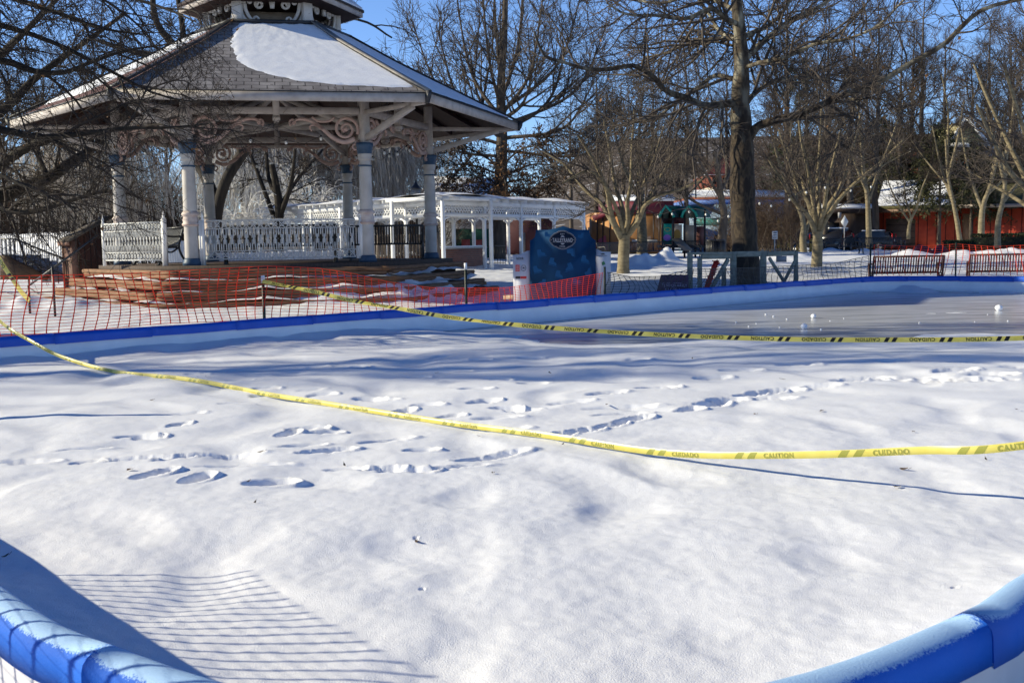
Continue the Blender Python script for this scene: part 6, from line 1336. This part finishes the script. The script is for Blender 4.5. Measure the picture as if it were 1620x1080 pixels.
# red plastic netting bunched behind the gate
nb_ = thing('red_netting', 'bunched red plastic netting hanging behind the gate brace', 'netting', fg(1125, 460, .5)); rng = np.random.default_rng(3); mb = MB()
for i in range(46):
    u = i / 45; px = 1118 + 16 * (1 - u) + rng.normal() * 1.5; py = 412 + 46 * u
    px = 1134 - 17 * u + rng.normal() * 1.3; a = fg(px - 4, py, .42 + rng.random() * .1); b = fg(px + 4.5, py + rng.normal() * 2, .42 + rng.random() * .1); mb.ribbon(catmull([a, (a + b) / 2 + np.array([0, 0, -.03]), b], 5), (0, 1, 0), .018, .006)
for k in range(7): mb.ribbon(catmull([fg(1134 - 17 * u + (k - 3) * 1.2, 412 + 46 * u, .45 + .05 * math.sin(k + u * 9)) for u in np.linspace(0, 1, 6)], 14), (0, 1, 0), .022, .006)
mb.make('strands', mk('red_plastic', (.42, .018, .012), (.55, .03, .02), rough=.45), nb_)
PURP = mk('purple_sign_board', (.045, .018, .075), (.065, .026, .10), rough=.5)
cs = thing('closed_sign', 'purple board sign in front of the gate reading temporarily closed', 'sign', P(1062, 470, 24.3)); fc_ = lambda px, py, d=0: P(px, py, 24.3 + d)
MB().prism([fc_(x, y) for x, y in [(1036, 472), (1046, 434.5), (1089, 434.5), (1090, 472)]], (0, .03, 0)).make('board', PURP, cs)
LAV = mk('lavender_ink', (.40, .36, .50), rough=.5)
def cl_text(t, px, py, h, w_): 
    v, fcs, wd = glyphs(t); MB().add([fc_(px - w_ / 2 + x * w_ / wd, py + h / 2 - y * h / .7, -.004) for x, y in v], fcs).make('lettering', LAV, cs)
cl_text('TEMPORARILY', 1067, 451.5, 4.4, 41); cl_text('CLOSED', 1064, 457.6, 4.0, 23); MB().ribbon([fc_(1044.5, 447.5, -.004), fc_(1088, 447.5, -.004)], (0, 1, 0), .006, .003).make('ruled_line', LAV, cs)
mb = MB(); rng = np.random.default_rng(8)
for i in range(9): px = 1050 + i * 4.3; mb.ribbon(catmull([fc_(px + rng.normal() * 1.5, 437 + k * 2.6, -.004) for k in range(4)], 8), (0, 1, 0), .014, .003)
mb.make('painted_swirls', mk('magenta_ink', (.14, .02, .10), rough=.5), cs)

# ------------------------------------------------------------------ playground
TEAL = mk('teal_panel', (.012, .26, .19), (.02, .30, .22), rough=.45); GRN = mk('dark_green_roof', (.008, .07, .055), (.012, .09, .07), rough=.5); TANP = mk('tan_panel', (.40, .31, .22), (.46, .36, .26), rough=.6); DPOST = mk('dark_brown_posts', (.02, .013, .012), (.035, .022, .02), rough=.5); MARO = mk('maroon_panel', (.07, .012, .022), rough=.5); YEL = mk('ochre_disc', (.28, .15, .02), rough=.5); PUR = mk('violet_disc', (.30, .12, .40), rough=.5)
Yp = 56.0; fp = lambda px, py, d=0: P(px, py, Yp + d)
pl = thing('playground_tower', 'playground tower with two green peaked roofs and coloured panels', 'playground', fp(1080, 408)); 
def panel(name, x0, y0, x1, y1, mat, d=0, t=.05): return MB().prism([fp(x, y, d) for x, y in ((x0, y1), (x1, y1), (x1, y0), (x0, y0))], (0, t, 0)).make(name, mat, pl)
for px in (1048, 1065, 1083, 1100, 1115): 
    for d in (0, 1.6): MB().tube([fp(px, 411, d), fp(px, 331, d)], .055, 8).make('post', DPOST, pl)
pn = panel('play_panel', 1046.5, 354, 1063, 387, TEAL); MB().lathe(fp(1055, 376, -.01), [(0.0, 0), (.01, 0)], 8); mbq = MB(); mbq.add([fp(1055.5 + 6 * math.cos(a), 376 + 5 * math.sin(a), -.012) for a in np.linspace(0, 6.28, 20)[:-1]], [list(range(19))]); mbq.make('disc', PUR, pn)
mbq = MB(); mbq.ribbon([fp(1056 + 4.5 * math.cos(a), 363 + 3 * math.sin(a), -.012) for a in np.linspace(0, 6.28, 16)], (0, 1, 0), .03, .01); mbq.make('ring', mk('yellow_line', (.45, .40, .08), rough=.5), pn)
panel('play_panel', 1050, 393, 1062, 408, TEAL, .2); pt = panel('play_panel', 1066, 355, 1079, 388, TANP); mbq = MB(); mbq.add([fp(1071.5 + 5.6 * math.cos(a), 371 + 8 * math.sin(a), -.012) for a in np.linspace(0, 6.28, 24)[:-1]], [list(range(23))]); mbq.make('disc', YEL, pt)
panel('play_panel', 1081, 356, 1099, 388, TANP, .3); panel('wall_panel', 1064, 338, 1082, 354, MARO, .8); panel('wall_panel', 1048, 336, 1064, 354, DPOST, 1.2); panel('wall_panel', 1102, 358, 1114, 388, mk('dull_red_panel', (.16, .06, .05), rough=.6), .6); panel('deck', 1047, 388, 1115, 392, DPOST, -.1, 1.8)
for (c0, c1, apx) in ((1044, 1064, 1052), (1079, 1101, 1091)):
    mid = (c0 + c1) / 2; mbr = MB(); rows = []
    for (x, y) in [(c0 - 1, 345), (c0 + 2, 336), (mid - 1, 325), (c1 - 1, 336), (c1 + 2, 344)]: rows.append([fp(x, y, -.25), fp(x + 22, y, 2.0)])
    mbr.grid(rows); mbr.make('roof', GRN, pl)
    MB().ribbon([fp(x, y, -.27) for x, y in [(c0 - 1, 344), (c0 + 2, 336), (mid - 1, 326), (c1 - 1, 336), (c1 + 2, 344)]], (0, 1, 0), .13, .05).make('gable_trim', TEAL, pl)
    if c0 == 1044: MB().prism([fp(1057, 327, 0), fp(1085, 326, 1.5), fp(1090, 339, 1.5), fp(1064, 340, 0)], (0, .05, 0)).make('roof_side', GRN, pl)
    else: MB().prism([fp(1093, 327, 0), fp(1117, 327, 1.5), fp(1120, 340, 1.5), fp(1100, 340, 0)], (0, .05, 0)).make('roof_side', GRN, pl)
MB().beam(fp(1070, 378, -.4), fp(1088, 396, -2.2), .5, .06).make('slide', mk('grey_slide', (.20, .17, .14), rough=.5), pl)
for px, lab in ((1126, 'round dark slatted litter bin beside the thin bare trunk'), (1138, 'round dark slatted litter bin nearer the great plane tree')):
    c = P(px, 402, 52); bn = thing('litter_bin', lab, 'litter bin', (c[0], c[1], gz_at(c[0], c[1]))); mb = MB()
    for k in range(22): a = 2 * math.pi * k / 22; mb.box((c[0] + .27 * math.cos(a), c[1] + .27 * math.sin(a), c[2] * 0 + gz_at(c[0], c[1]) + .45), (.05, .02, .85), a + math.pi / 2)
    mb.make('slats', BLACKM, bn); z_ = gz_at(c[0], c[1]); MB().lathe((c[0], c[1], z_ + .05), [(.24, 0), (.24, .78)], 14).make('liner_can', DKMESH, bn); MB().lathe((c[0], c[1], z_ + .86), [(.30, 0), (.30, .04), (.2, .07)], 16).make('rim', BLACKM, bn)

# ------------------------------------------------------------------ buildings (far side of the park)
def slab(mb, x0, y0, x1, y1, Y, depth): mb.prism([P(x0, y1, Y), P(x1, y1, Y), P(x1, y0, Y), P(x0, y0, Y)], (0, depth, 0)); return mb
def board_mat(name, c1, c2, pitch=.45):
    ma = mk(name, c1, c2, scale=2.5, rough=.7); t = ma.node_tree; N = t.nodes; L = t.links; b = N['Principled BSDF']; src = b.inputs['Base Color'].links[0].from_socket; tc = [n for n in N if n.type == 'TEX_COORD'][0]
    w_ = N.new('ShaderNodeTexWave'); w_.bands_direction = 'X'; w_.inputs['Scale'].default_value = .314 / pitch; w_.wave_profile = 'SAW'; L.new(tc.outputs['Object'], w_.inputs['Vector']); cr = N.new('ShaderNodeValToRGB'); cr.color_ramp.elements[0].position = .88; cr.color_ramp.elements[1].position = .92
    L.new(w_.outputs['Fac'], cr.inputs[0]); mx = N.new('ShaderNodeMix'); mx.data_type = 'RGBA'; L.new(cr.outputs[0], mx.inputs[0]); L.new(src, mx.inputs[6]); mx.inputs[7].default_value = tuple(c * .15 for c in c1) + (1,); L.new(mx.outputs[2], b.inputs['Base Color']); return ma
REDB = board_mat('red_boards', (.42, .050, .022), (.50, .066, .030), .55); MOSS = mk('mossy_edge', (.06, .055, .02), (.09, .08, .03), scale=3, rough=.9); DBR = mk('dark_brown_wall', (.035, .022, .018), (.055, .034, .028), scale=2, rough=.8); GLASS = mk('dark_glass', (.012, .013, .016), rough=.15, spec=.6)
def PR(px, py, Y): return P(px, py, Y + 4.0 - (px - 1387) * .032)
def slabr(mb, x0, y0, x1, y1, Y, depth): mb.prism([PR(x0, y1, Y), PR(x1, y1, Y), PR(x1, y0, Y), PR(x0, y0, Y)], (0, depth, 0)); return mb
Yr = 84.0; rb = thing('red_building', 'long low red board building with a garage door and a snowy roof at the right', 'building', P(1500, 394, Yr)); slabr(MB(), 1387, 333, 1513, 402, Yr, 7).make('wall', REDB, rb); slabr(MB(), 1513, 329, 1720, 402, Yr + .6, 7).make('wall', REDB, rb)
gd = slabr(MB(), 1402, 346, 1448, 396, Yr - .05, .05).make('garage_door', mk('grey_brown_door', (.10, .065, .05), (.14, .095, .075), scale=3, rough=.7), rb)
mb = MB()
for yy in (356, 366, 376, 386): mb.beam(PR(1403, yy, Yr - .06), PR(1447, yy, Yr - .06), .03, .04)
mb.make('door_ribs', DBR, gd)
mb = MB(); mb.add([PR(1384, 335, Yr - 1.4), PR(1516, 333, Yr - 1.4), PR(1500, 284, Yr + 7), PR(1398, 286, Yr + 7)], [(0, 1, 2, 3)]); rf_ = mb.make('roof', SNOW, rb); MB().beam(PR(1383, 334, Yr - 1.4), PR(1516, 331.5, Yr - 1.4), .3, .28).make('eave', mk('brown_eave', (.16, .10, .07), (.22, .14, .10), rough=.7), rb); MB().beam(PR(1384, 328.5, Yr - 1.1), PR(1514, 326.5, Yr - 1.1), 1.0, .26).make('roof_edge_moss', MOSS, rb)
MB().add([PR(1505, 329, Yr - 1.2), PR(1725, 324, Yr - 1.2), PR(1725, 290, Yr + 7), PR(1520, 292, Yr + 7)], [(0, 1, 2, 3)]).make('roof', MOSS, rb); MB().beam(PR(1505, 327, Yr - 1.2), PR(1725, 322, Yr - 1.2), .3, .25).make('eave', mk('pale_eave', (.30, .25, .22), rough=.7), rb)
slabr(MB(), 1523, 338, 1534, 396, Yr + .52, .08).make('tan_door', mk('tan_door', (.24, .14, .08), (.3, .18, .1), rough=.7), rb); slabr(MB(), 1560, 338, 1572, 350, Yr + .55, .05).make('window', mk('dull_window', (.20, .17, .12), rough=.3), rb); slabr(MB(), 1585, 342, 1599, 350, Yr + .55, .05).make('sign_plate', mk('cream_plate', (.5, .48, .4), rough=.5), rb); slabr(MB(), 1535, 338, 1552, 396, Yr + .54, .06).make('doorway', DBR, rb)
gs = thing('grey_shed', 'dark brown flat shed between the small tree and the red building', 'building', P(1340, 394, 86)); slab(MB(), 1296, 338, 1387, 400, 86, 6).make('wall', mk('shed_brown', (.06, .04, .034), (.09, .062, .05), scale=2, rough=.8), gs); slab(MB(), 1292, 330, 1390, 338, 85.4, 7).make('roof_edge', DBR, gs); slab(MB(), 1310, 352, 1328, 372, 85.95, .05).make('window', GLASS, gs); slab(MB(), 1326, 336, 1331, 345, 85.3, .05).make('notice', mk('pale_notice', (.4, .4, .42), rough=.5), gs); MB().prism([P(1292, 330, 85.4), P(1390, 330, 85.4), P(1390, 326, 92), P(1292, 326, 92)], (0, 0, .18)).make('roof_snow', SNOWP, gs)
BLUEW = mk('pale_blue_wall', (.20, .30, .42), (.28, .38, .50), scale=1.4, rough=.7); TEALB = mk('teal_band', (.03, .20, .20), (.05, .25, .24), scale=1.5, rough=.7)
bb = thing('blue_building', 'low pale blue building with a teal band behind the plane tree', 'building', P(1170, 396, 88)); slab(MB(), 1098, 322, 1240, 402, 88, 8).make('wall', BLUEW, bb); slab(MB(), 1098, 345, 1240, 357, 87.94, .06).make('band', TEALB, bb); slab(MB(), 1088, 316, 1246, 323, 87.3, 9).make('fascia', mk('bright_blue_fascia', (.10, .19, .50), (.12, .22, .55), rough=.5), bb); slab(MB(), 1090, 312, 1246, 316, 87.4, 9).make('roof_trim', mk('brick_trim', (.35, .12, .07), rough=.7), bb); MB().prism([P(1090, 312, 87.5), P(1246, 312, 87.5), P(1240, 305, 95), P(1094, 305, 95)], (0, 0, .25)).make('roof_snow', SNOWP, bb); slab(MB(), 1196, 318, 1226, 342, 87.9, .08).make('pale_panel', mk('pale_panel', (.42, .46, .52), (.5, .54, .6), rough=.6), bb)
slab(MB(), 1130, 372, 1185, 402, 87.9, .08).make('doorway', DBR, bb)
BR2 = mk('far_brick', (.20, .058, .038), (.26, .08, .055), scale=5, rough=.85)
bh = thing('brick_house', 'tall red brick house with a cream lower wall seen left of the plane trunk', 'house', P(1135, 320, 118)); slab(MB(), 1119, 276, 1185, 299, 118, 9).make('wall', BR2, bh); slab(MB(), 1119, 297, 1185, 330, 117.9, 9).make('lower_wall', mk('cream_stucco', (.55, .47, .36), (.62, .54, .42), scale=2, rough=.8), bh); MB().add([P(1114, 276, 117.3), P(1190, 276, 117.3), P(1174, 250, 123), P(1134, 250, 123)], [(0, 1, 2, 3)]).make('roof', mk('red_roof', (.15, .03, .03), (.2, .042, .042), scale=4, rough=.8), bh)
MB().add([P(1113, 277, 117.2), P(1191, 277, 117.2), P(1186, 269, 118.9), P(1118, 269, 118.9)], [(0, 1, 2, 3)]).make('roof_snow', SNOWP, bh); slab(MB(), 1127, 281, 1133, 292, 117.9, .1).make('window', GLASS, bh); slab(MB(), 1144, 281, 1150, 292, 117.9, .1).make('window', GLASS, bh); slab(MB(), 1108, 300, 1119, 330, 118, 8).make('side_wing', mk('slate_blue_wall', (.10, .12, .17), (.13, .15, .2), rough=.8), bh)
ORW = mk('orange_tan_wall', (.34, .155, .05), (.44, .22, .08), scale=1.2, rough=.75, extra=((.62, .42, .30), .8, .60)); MRD = mk('maroon_fascia', (.10, .013, .025), (.14, .018, .034), scale=2, rough=.6)
def PH(px, py, Y): return P(px, py, Y + 2.5 - (px - 936) * .045)
def slabh(mb, x0, y0, x1, y1, Y, depth): mb.prism([PH(x0, y1, Y), PH(x1, y1, Y), PH(x1, y0, Y), PH(x0, y0, Y)], (0, depth, 0)); return mb
hh_ = thing('tan_hall', 'tan and orange hall with a maroon fascia behind the small tree', 'building', P(990, 394, 80)); slabh(MB(), 936, 337, 1062, 402, 80, 8).make('wall', ORW, hh_); slabh(MB(), 958, 318, 1066, 338, 79.6, 9).make('fascia', MRD, hh_); MB().prism([PH(956, 318, 79.5), PH(1068, 318, 79.5), PH(1064, 312, 87), PH(960, 312, 87)], (0, 0, .2)).make('roof_snow', SNOWP, hh_)
MB().prism([PH(x, y, 79.9) for x, y in [(940, 396), (945, 380), (958, 372), (962, 396)]], (0, .08, 0)).make('pink_panel', mk('pink_panel', (.45, .10, .12), rough=.6), hh_); MB().prism([PH(x, y, 79.55) for x, y in [(936, 342), (972, 330), (986, 322), (986, 330), (960, 342), (940, 350)]], (0, .1, 0)).make('gable_board', MRD, hh_); slabh(MB(), 936, 372, 1062, 378, 79.92, .06).make('sill_band', mk('pale_band', (.40, .33, .26), rough=.7), hh_) if 0 else None
for px in (944, 953, 964, 1033, 1042): slabh(MB(), px, 338, px + 1.6, 396, 79.85, .1).make('wall_post', DPOST, hh_)
slabh(MB(), 1000, 379, 1040, 384, 79.8, .1).make('pale_rail', mk('pale_rail', (.5, .47, .4), rough=.7), hh_)
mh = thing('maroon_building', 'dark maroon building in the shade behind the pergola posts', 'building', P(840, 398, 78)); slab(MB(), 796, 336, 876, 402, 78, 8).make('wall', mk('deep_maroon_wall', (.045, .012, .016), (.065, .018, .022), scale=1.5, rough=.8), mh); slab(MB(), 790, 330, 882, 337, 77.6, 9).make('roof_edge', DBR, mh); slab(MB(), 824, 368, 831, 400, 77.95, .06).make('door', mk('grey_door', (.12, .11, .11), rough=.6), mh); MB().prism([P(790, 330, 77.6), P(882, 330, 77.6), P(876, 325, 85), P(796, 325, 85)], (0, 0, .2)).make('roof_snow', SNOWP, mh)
wh = thing('snowy_roofed_house', 'low house with a broad white snowy roof behind the oak', 'house', P(720, 320, 88)); slab(MB(), 672, 312, 800, 402, 88, 8).make('wall', mk('grey_siding', (.22, .21, .2), (.28, .27, .26), scale=2, rough=.8), wh); MB().prism([P(660, 314, 87.2), P(806, 316, 87.2), P(788, 288, 94), P(684, 284, 94)], (0, 0, .3)).make('roof', SNOWP, wh)
gf = thing('green_screen_fence', 'dark green board screen with red seats before it under the pergola', 'fence', P(752, 405, 62)); slab(MB(), 716, 362, 800, 408, 62, .2).make('screen', mk('dark_green_boards', (.008, .055, .045), (.012, .075, .06), scale=2, rough=.6), gf)
for px, lab in ((737, 'dull red chair at the left before the green screen under the pergola'), (756, 'dull red chair at the right before the green screen under the pergola')):
    c = P(px, 402, 56); ch = thing('chair', lab, 'chair', (c[0], c[1], gz_at(c[0], c[1]))); z_ = gz_at(c[0], c[1]); rc = mk('dull_red_seat', (.30, .05, .035), (.36, .07, .05), rough=.6); MB().box((c[0], c[1], z_ + .45), (.45, .45, .05)).make('seat', rc, ch); MB().box((c[0], c[1] + .2, z_ + .75), (.45, .05, .55)).make('backrest', rc, ch)
    for sx in (-.18, .18):
        for sy in (-.18, .18): MB().box((c[0] + sx, c[1] + sy, z_ + .21), (.04, .04, .44)).make('leg', BLACKM, ch)
YELW = mk('pale_yellow_siding', (.55, .46, .22), (.62, .53, .28), scale=3, rough=.8)
Yy = 112.0; yh = thing('yellow_gabled_house', 'old brick house with a pale yellow gable and white porch high at the right', 'house', P(1530, 330, Yy)); slab(MB(), 1478, 232, 1584, 345, Yy, 9).make('wall', BR2, yh)
MB().prism([P(x, y, Yy - .1) for x, y in [(1499, 232), (1530, 190), (1565, 232)]], (0, 8, 0)).make('gable', YELW, yh); MB().add([P(1494, 236, Yy - .8), P(1530, 186, Yy - .8), P(1530, 186, Yy + 8), P(1494, 236, Yy + 8)], [(0, 1, 2, 3)]).make('roof', mk('slate_blue_roof', (.12, .13, .16), rough=.8), yh); MB().add([P(1571, 236, Yy - .8), P(1530, 186, Yy - .8), P(1530, 186, Yy + 8), P(1571, 236, Yy + 8)], [(0, 1, 2, 3)]).make('roof', SNOWP, yh)
for (a, b) in ((1494, 1530), (1571, 1530)): MB().beam(P(a, 236, Yy - .85), P(b, 187, Yy - .85), .08, .35).make('barge_board', WHITE, yh)
slab(MB(), 1478, 226, 1584, 233, Yy - .5, 9.6).make('cornice', WHITE, yh); MB().prism([P(1474, 250, Yy - 2.2), P(1584, 250, Yy - 2.2), P(1584, 236, Yy - .1), P(1474, 236, Yy - .1)], (0, 0, .2)).make('porch_roof', mk('grey_porch_roof', (.15, .15, .16), rough=.8), yh)
slab(MB(), 1474, 266, 1584, 272, Yy - 2.3, 2.2).make('porch_snow', SNOWP, yh)
for px in (1478, 1498, 1530, 1545, 1558, 1580): slab(MB(), px, 250, px + 2.2, 268, Yy - 2.2, .2).make('porch_post', WHITE, yh)
for px in (1486, 1506, 1520, 1570): wf = slab(MB(), px - 5, 250, px + 5, 266, Yy - .06, .06).make('window', WHITE, yh); slab(MB(), px - 3.6, 251.5, px + 3.6, 265, Yy - .08, .03).make('pane', GLASS, wf)
for px, y0 in ((1490, 300), (1510, 300), (1560, 296), (1575, 296)): wf = slab(MB(), px - 4, y0, px + 4, y0 + 18, Yy - .06, .06).make('window', WHITE, yh); slab(MB(), px - 2.8, y0 + 1.5, px + 2.8, y0 + 16.5, Yy - .08, .03).make('pane', GLASS, wf)

# ------------------------------------------------------------------ vehicles
CARB = mk('black_car_paint', (.012, .012, .014), (.016, .016, .018), rough=.18, spec=.6); TYRE = mk('tyre_rubber', (.012, .012, .012), rough=.8); RIM = mk('alloy_rim', (.35, .35, .36), rough=.3, metal=.8)
def car(label, px, Y, rz, paint, L=4.6, W=1.8, H=1.68, roof_snow=False):
    c = P(px, 400, Y); z = gz_at(c[0], c[1]); r = thing('parked_car', label, 'car', (0, 0, 0)); side = [(-.5, .36), (-.5, .62), (-.485, .78), (-.47, .86), (-.42, 1.0), (.14, 1.02), (.30, .98), (.46, .86), (.5, .70), (.5, .36)]; rows = []
    mb = MB(); sec = [(-.5, .28), (-.505, .60), (-.495, .95), (.12, .98), (.20, .97), (.44, .88), (.50, .70), (.50, .28)]
    def prof(pts, wfun): 
        a = [(x * L, -wfun(y) * W / 2, y) for x, y in pts]; b = [(x * L, wfun(y) * W / 2, y) for x, y in pts]; n = len(pts); m_ = MB(); m_.add(a + b, [list(range(n)), [n + i for i in range(n)][::-1]] + [[i, n + i, n + (i + 1) % n, (i + 1) % n] for i in range(n)]); return m_
    prof(sec, lambda y: 1 - .06 * abs(y - .6)).make('body', paint, r, bevel=.04)
    cab = [(-.485, .94), (-.43, 1.50), (-.40, H - .08), (-.30, H), (-.02, H), (.05, H - .10), (.20, .97)]; prof(cab, lambda y: .97 - .20 * max(0, y - .95)).make('cabin', paint, r, bevel=.04)
    for sy in (-1, 1):
        m_ = MB(); pts = [(-.40, 1.02), (-.36, 1.45), (-.04, 1.50), (.02, 1.45), (.14, 1.02)]; yv = lambda y: sy * W / 2 * (.975 - .20 * max(0, y - .95)) + sy * .012; m_.add([(x * L, yv(y), y) for x, y in pts], [list(range(5))]); m_.make('side_window', GLASS, r)
        for xx in (-.30, .30): wl_ = MB().tube([(xx * L, sy * (W / 2 - .2), .34), (xx * L, sy * (W / 2 + .01), .34)], .34, 18).make('wheel', TYRE, r); MB().tube([(xx * L, sy * (W / 2), .34), (xx * L, sy * (W / 2 + .02), .34)], .21, 14).make('rim', RIM, wl_)
        MB().box((-.498 * L, sy * W * .42, 1.08), (.06, .16, .42)).make('tail_light', mk('red_lens', (.55, .02, .02), rough=.2, spec=.6), r)
    MB().add([(-.492 * L, -W * .38, 1.02), (-.492 * L, W * .38, 1.02), (-.445 * L, W * .34, 1.46), (-.445 * L, -W * .34, 1.46)], [(0, 1, 2, 3)]).make('rear_window', GLASS, r); MB().box((-.507 * L, 0, .78), (.02, .5, .13)).make('number_plate', mk('pale_plate', (.5, .5, .52), rough=.5), r); MB().box((-.50 * L, 0, .42), (.14, W * .96, .2)).make('bumper', mk('grey_bumper', (.06, .06, .065), rough=.5), r)
    if roof_snow: MB().box((-.16 * L, 0, H + .05), (.34 * L, W * .72, .10)).make('roof_snow', SNOWP, r, bevel=.03)
    r.location = (c[0], c[1], z); r.rotation_euler = (0, 0, rz); return r
car('black estate car with red tail light and snowy roof beside the small right tree', 1318, 80, R(205 + 30), CARB, roof_snow=True)
car('dark car mostly hidden by the slim trunk before the grey shed', 1366, 84, R(150), CARB, H=1.5, roof_snow=True)
car('dark blue car parked behind the small right tree trunk', 1283, 83, R(190), mk('dark_blue_paint', (.015, .025, .05), rough=.2, spec=.6), H=1.5)
car('black pick up sized car in the shade right of the plane trunk', 1222, 78, R(185), CARB, L=5.0, H=1.72)

# ------------------------------------------------------------------ street signs, bollards, playground bars
def sgnpost(label, px, py, Y, w_, h, kind):
    c = P(px, py, Y); z = gz_at(c[0], c[1]); r = thing('street_sign', label, 'sign', (c[0], c[1], z)); MB().tube([(c[0], c[1], z - .1), (c[0], c[1], c[2] + h / 2)], .03, 8).make('pole', mk('grey_pole', (.30, .30, .31), rough=.4, metal=.5), r); y = c[1] - .045; m_ = mk('pale_sign_face', (.50, .52, .55), (.56, .58, .6), rough=.4)
    if kind == 'd': p = MB().prism([(c[0], y, c[2] - h / 2), (c[0] + w_ / 2, y, c[2]), (c[0], y, c[2] + h / 2), (c[0] - w_ / 2, y, c[2])], (0, .02, 0)).make('plate', m_, r)
    else:
        p = MB().box((c[0], y, c[2]), (w_, .02, h)).make('plate', m_, r); mb = MB()
        for k in range(3): mb.box((c[0], y - .013, c[2] + h * (.28 - .28 * k)), (w_ * .7, .004, h * .10))
        mb.make('ruled_lines', DINK, p)
    return r
sgnpost('pale diamond shaped road sign seen from behind near the parked black car', 1336, 351, 74, .52, .92, 'd'); sgnpost('small white street sign plate on a thin pole right of the gate', 1225.5, 372, 56, .28, .42, 'r')
for i, (px, lab) in enumerate(((1283, 'short ochre bollard left of the small right tree'), (1262, 'short ochre bollard beside the twin stemmed tree'))):
    c = P(px, 397, 66); z = gz_at(c[0], c[1]); b_ = thing('bollard', lab, 'bollard', (c[0], c[1], z)); MB().lathe((c[0], c[1], z - .05), [(.11, 0), (.11, .78), (.09, .86), (.04, .9)], 12).make('shaft', mk('ochre_paint', (.26, .18, .05), (.32, .23, .07), rough=.6), b_); MB().lathe((c[0], c[1], z + .6), [(.115, 0), (.115, .1)], 12).make('band', BLACKM, b_)
c = P(1238, 390, 70); z = gz_at(c[0], c[1]); sw = thing('climbing_frame', 'yellow bar climbing frame in the shade behind the street sign', 'climbing frame', (c[0], c[1], z)); ym = mk('yellow_bars', (.42, .30, .02), (.48, .35, .03), rough=.4)
for px in (1231, 1239, 1247):
    MB().tube([P(px, 392, 70), P(px, 348, 70), P(px + 2, 346, 71), P(px + 2, 392, 71)], .05, 8).make('hoop', ym, sw)
MB().tube([P(1229, 366, 70), P(1252, 366, 70)], .04, 8).make('cross_bar', ym, sw); MB().tube([P(1229, 378, 70), P(1256, 370, 70)], .05, 8).make('cross_bar', BLACKM, sw)
# dark heap by the benches, hedges
c = P(1472, 392, 55); z = gz_at(c[0], c[1]); mb = MB(); rows = []
for i in range(15):
    u = i / 14; r_ = .62 * math.sin(math.pi * min(1, max(0.02, .02 + .96 * u))) ** .45; rows.append([(c[0] - .82 + 1.64 * u, c[1] + .45 * math.cos(a), z - .05 + (.62 + .30 * math.sin(u * 7 + 1) + .08 * math.sin(u * 19)) * r_ * 1.35 * math.sin(a) ** .8 if math.sin(a) > 0 else z - .05) for a in np.linspace(0.001, math.pi - .001, 11)])
mb.grid(rows); tag(mb.make('sheeted_heap', mk('dark_navy_sheet', (.008, .011, .02), (.016, .02, .034), scale=4, rough=.5, bump=.5, bscale=5), None, at=(c[0], c[1], z), smooth=True), 'dark navy sheet pulled over a humped heap beside the long bench', 'covered heap')
HEDGE = mk('hedge_leaf', (.018, .03, .010), (.04, .055, .018), scale=3, rough=.8)
def hedge(label, px0, px1, Y, h, d, seed):
    rng = np.random.default_rng(seed); a = P(px0, 395, Y); b = P(px1, 395, Y); z = gz_at(a[0], Y); n = int((b[0] - a[0]) * 900); q = np.stack([a[0] + (b[0] - a[0]) * rng.random(n), Y + d * (rng.random(n) - .5), z + h * (1 - rng.random(n) ** 2.2)], 1); q[:, 2] += .08 * noise2(q[:, 0] * 2.5, q[:, 1], 3); V, Q = leaves_mesh(q, .055, rng, .6)
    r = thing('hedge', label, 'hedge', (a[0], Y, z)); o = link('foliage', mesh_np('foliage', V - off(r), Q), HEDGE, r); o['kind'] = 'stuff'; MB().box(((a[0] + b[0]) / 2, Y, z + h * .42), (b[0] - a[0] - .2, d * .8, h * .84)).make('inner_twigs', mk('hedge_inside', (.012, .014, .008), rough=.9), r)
hedge('clipped dark hedge in front of the shaded right end of the red building', 1540, 1660, 62, .95, 1.0, 1); hedge('lower olive hedge just right of the dark sheeted heap', 1494, 1542, 60, .62, .9, 2)
# guard rails of snow along the street
c0, c1 = P(1255, 396, 76), P(1300, 396, 76); kr = thing('kerb_rail', 'low white timber rail along the street by the parked cars', 'rail', c0); MB().beam(c0 + (0, 0, .1), c1 + (0, 0, .1), .12, .14).make('rail', WHITE, kr); MB().beam(c0 + (0, 0, -.15), c1 + (0, 0, -.15), .12, .14).make('rail', WHITE, kr)
for u in (.05, .5, .95): q = c0 + (c1 - c0) * u; MB().box(q + (0, .12, -.15), (.12, .1, .7)).make('post', WHITE, kr)
# festoon lights between the trees
def festoon(label, pts, Y0, Y1, bulbs, r=.032):
    n = len(pts); q = [P(x, y, Y0 + (Y1 - Y0) * i / (n - 1)) for i, (x, y) in enumerate(pts)]; C = catmull(q, 40); rt = thing('string_lights', label, 'string lights', C[0]); MB().tube(C, .008, 4).make('wire', BLACKM, rt)
    for k in range(bulbs): c = C[int((k + .5) / bulbs * 39)]; b_ = MB().ball(c + np.array([0, 0, -.10]), r, 8, 6, (1, 1, 1.3)).make('bulb', BULB, rt, smooth=True); MB().lathe(c + np.array([0, 0, -.05]), [(.022, 0), (.022, .05)], 6).make('socket', BLACKM, b_)
festoon('string of white bulbs hanging from the left vase shaped tree to the plane trunk', [(1000, 318), (1040, 338), (1075, 331), (1110, 332), (1140, 345), (1160, 330)], 36, 31, 7)
festoon('string of white bulbs running right from the plane trunk', [(1182, 300), (1200, 316), (1226, 320), (1260, 306), (1300, 292), (1345, 297), (1390, 290), (1440, 300)], 31, 36, 9)
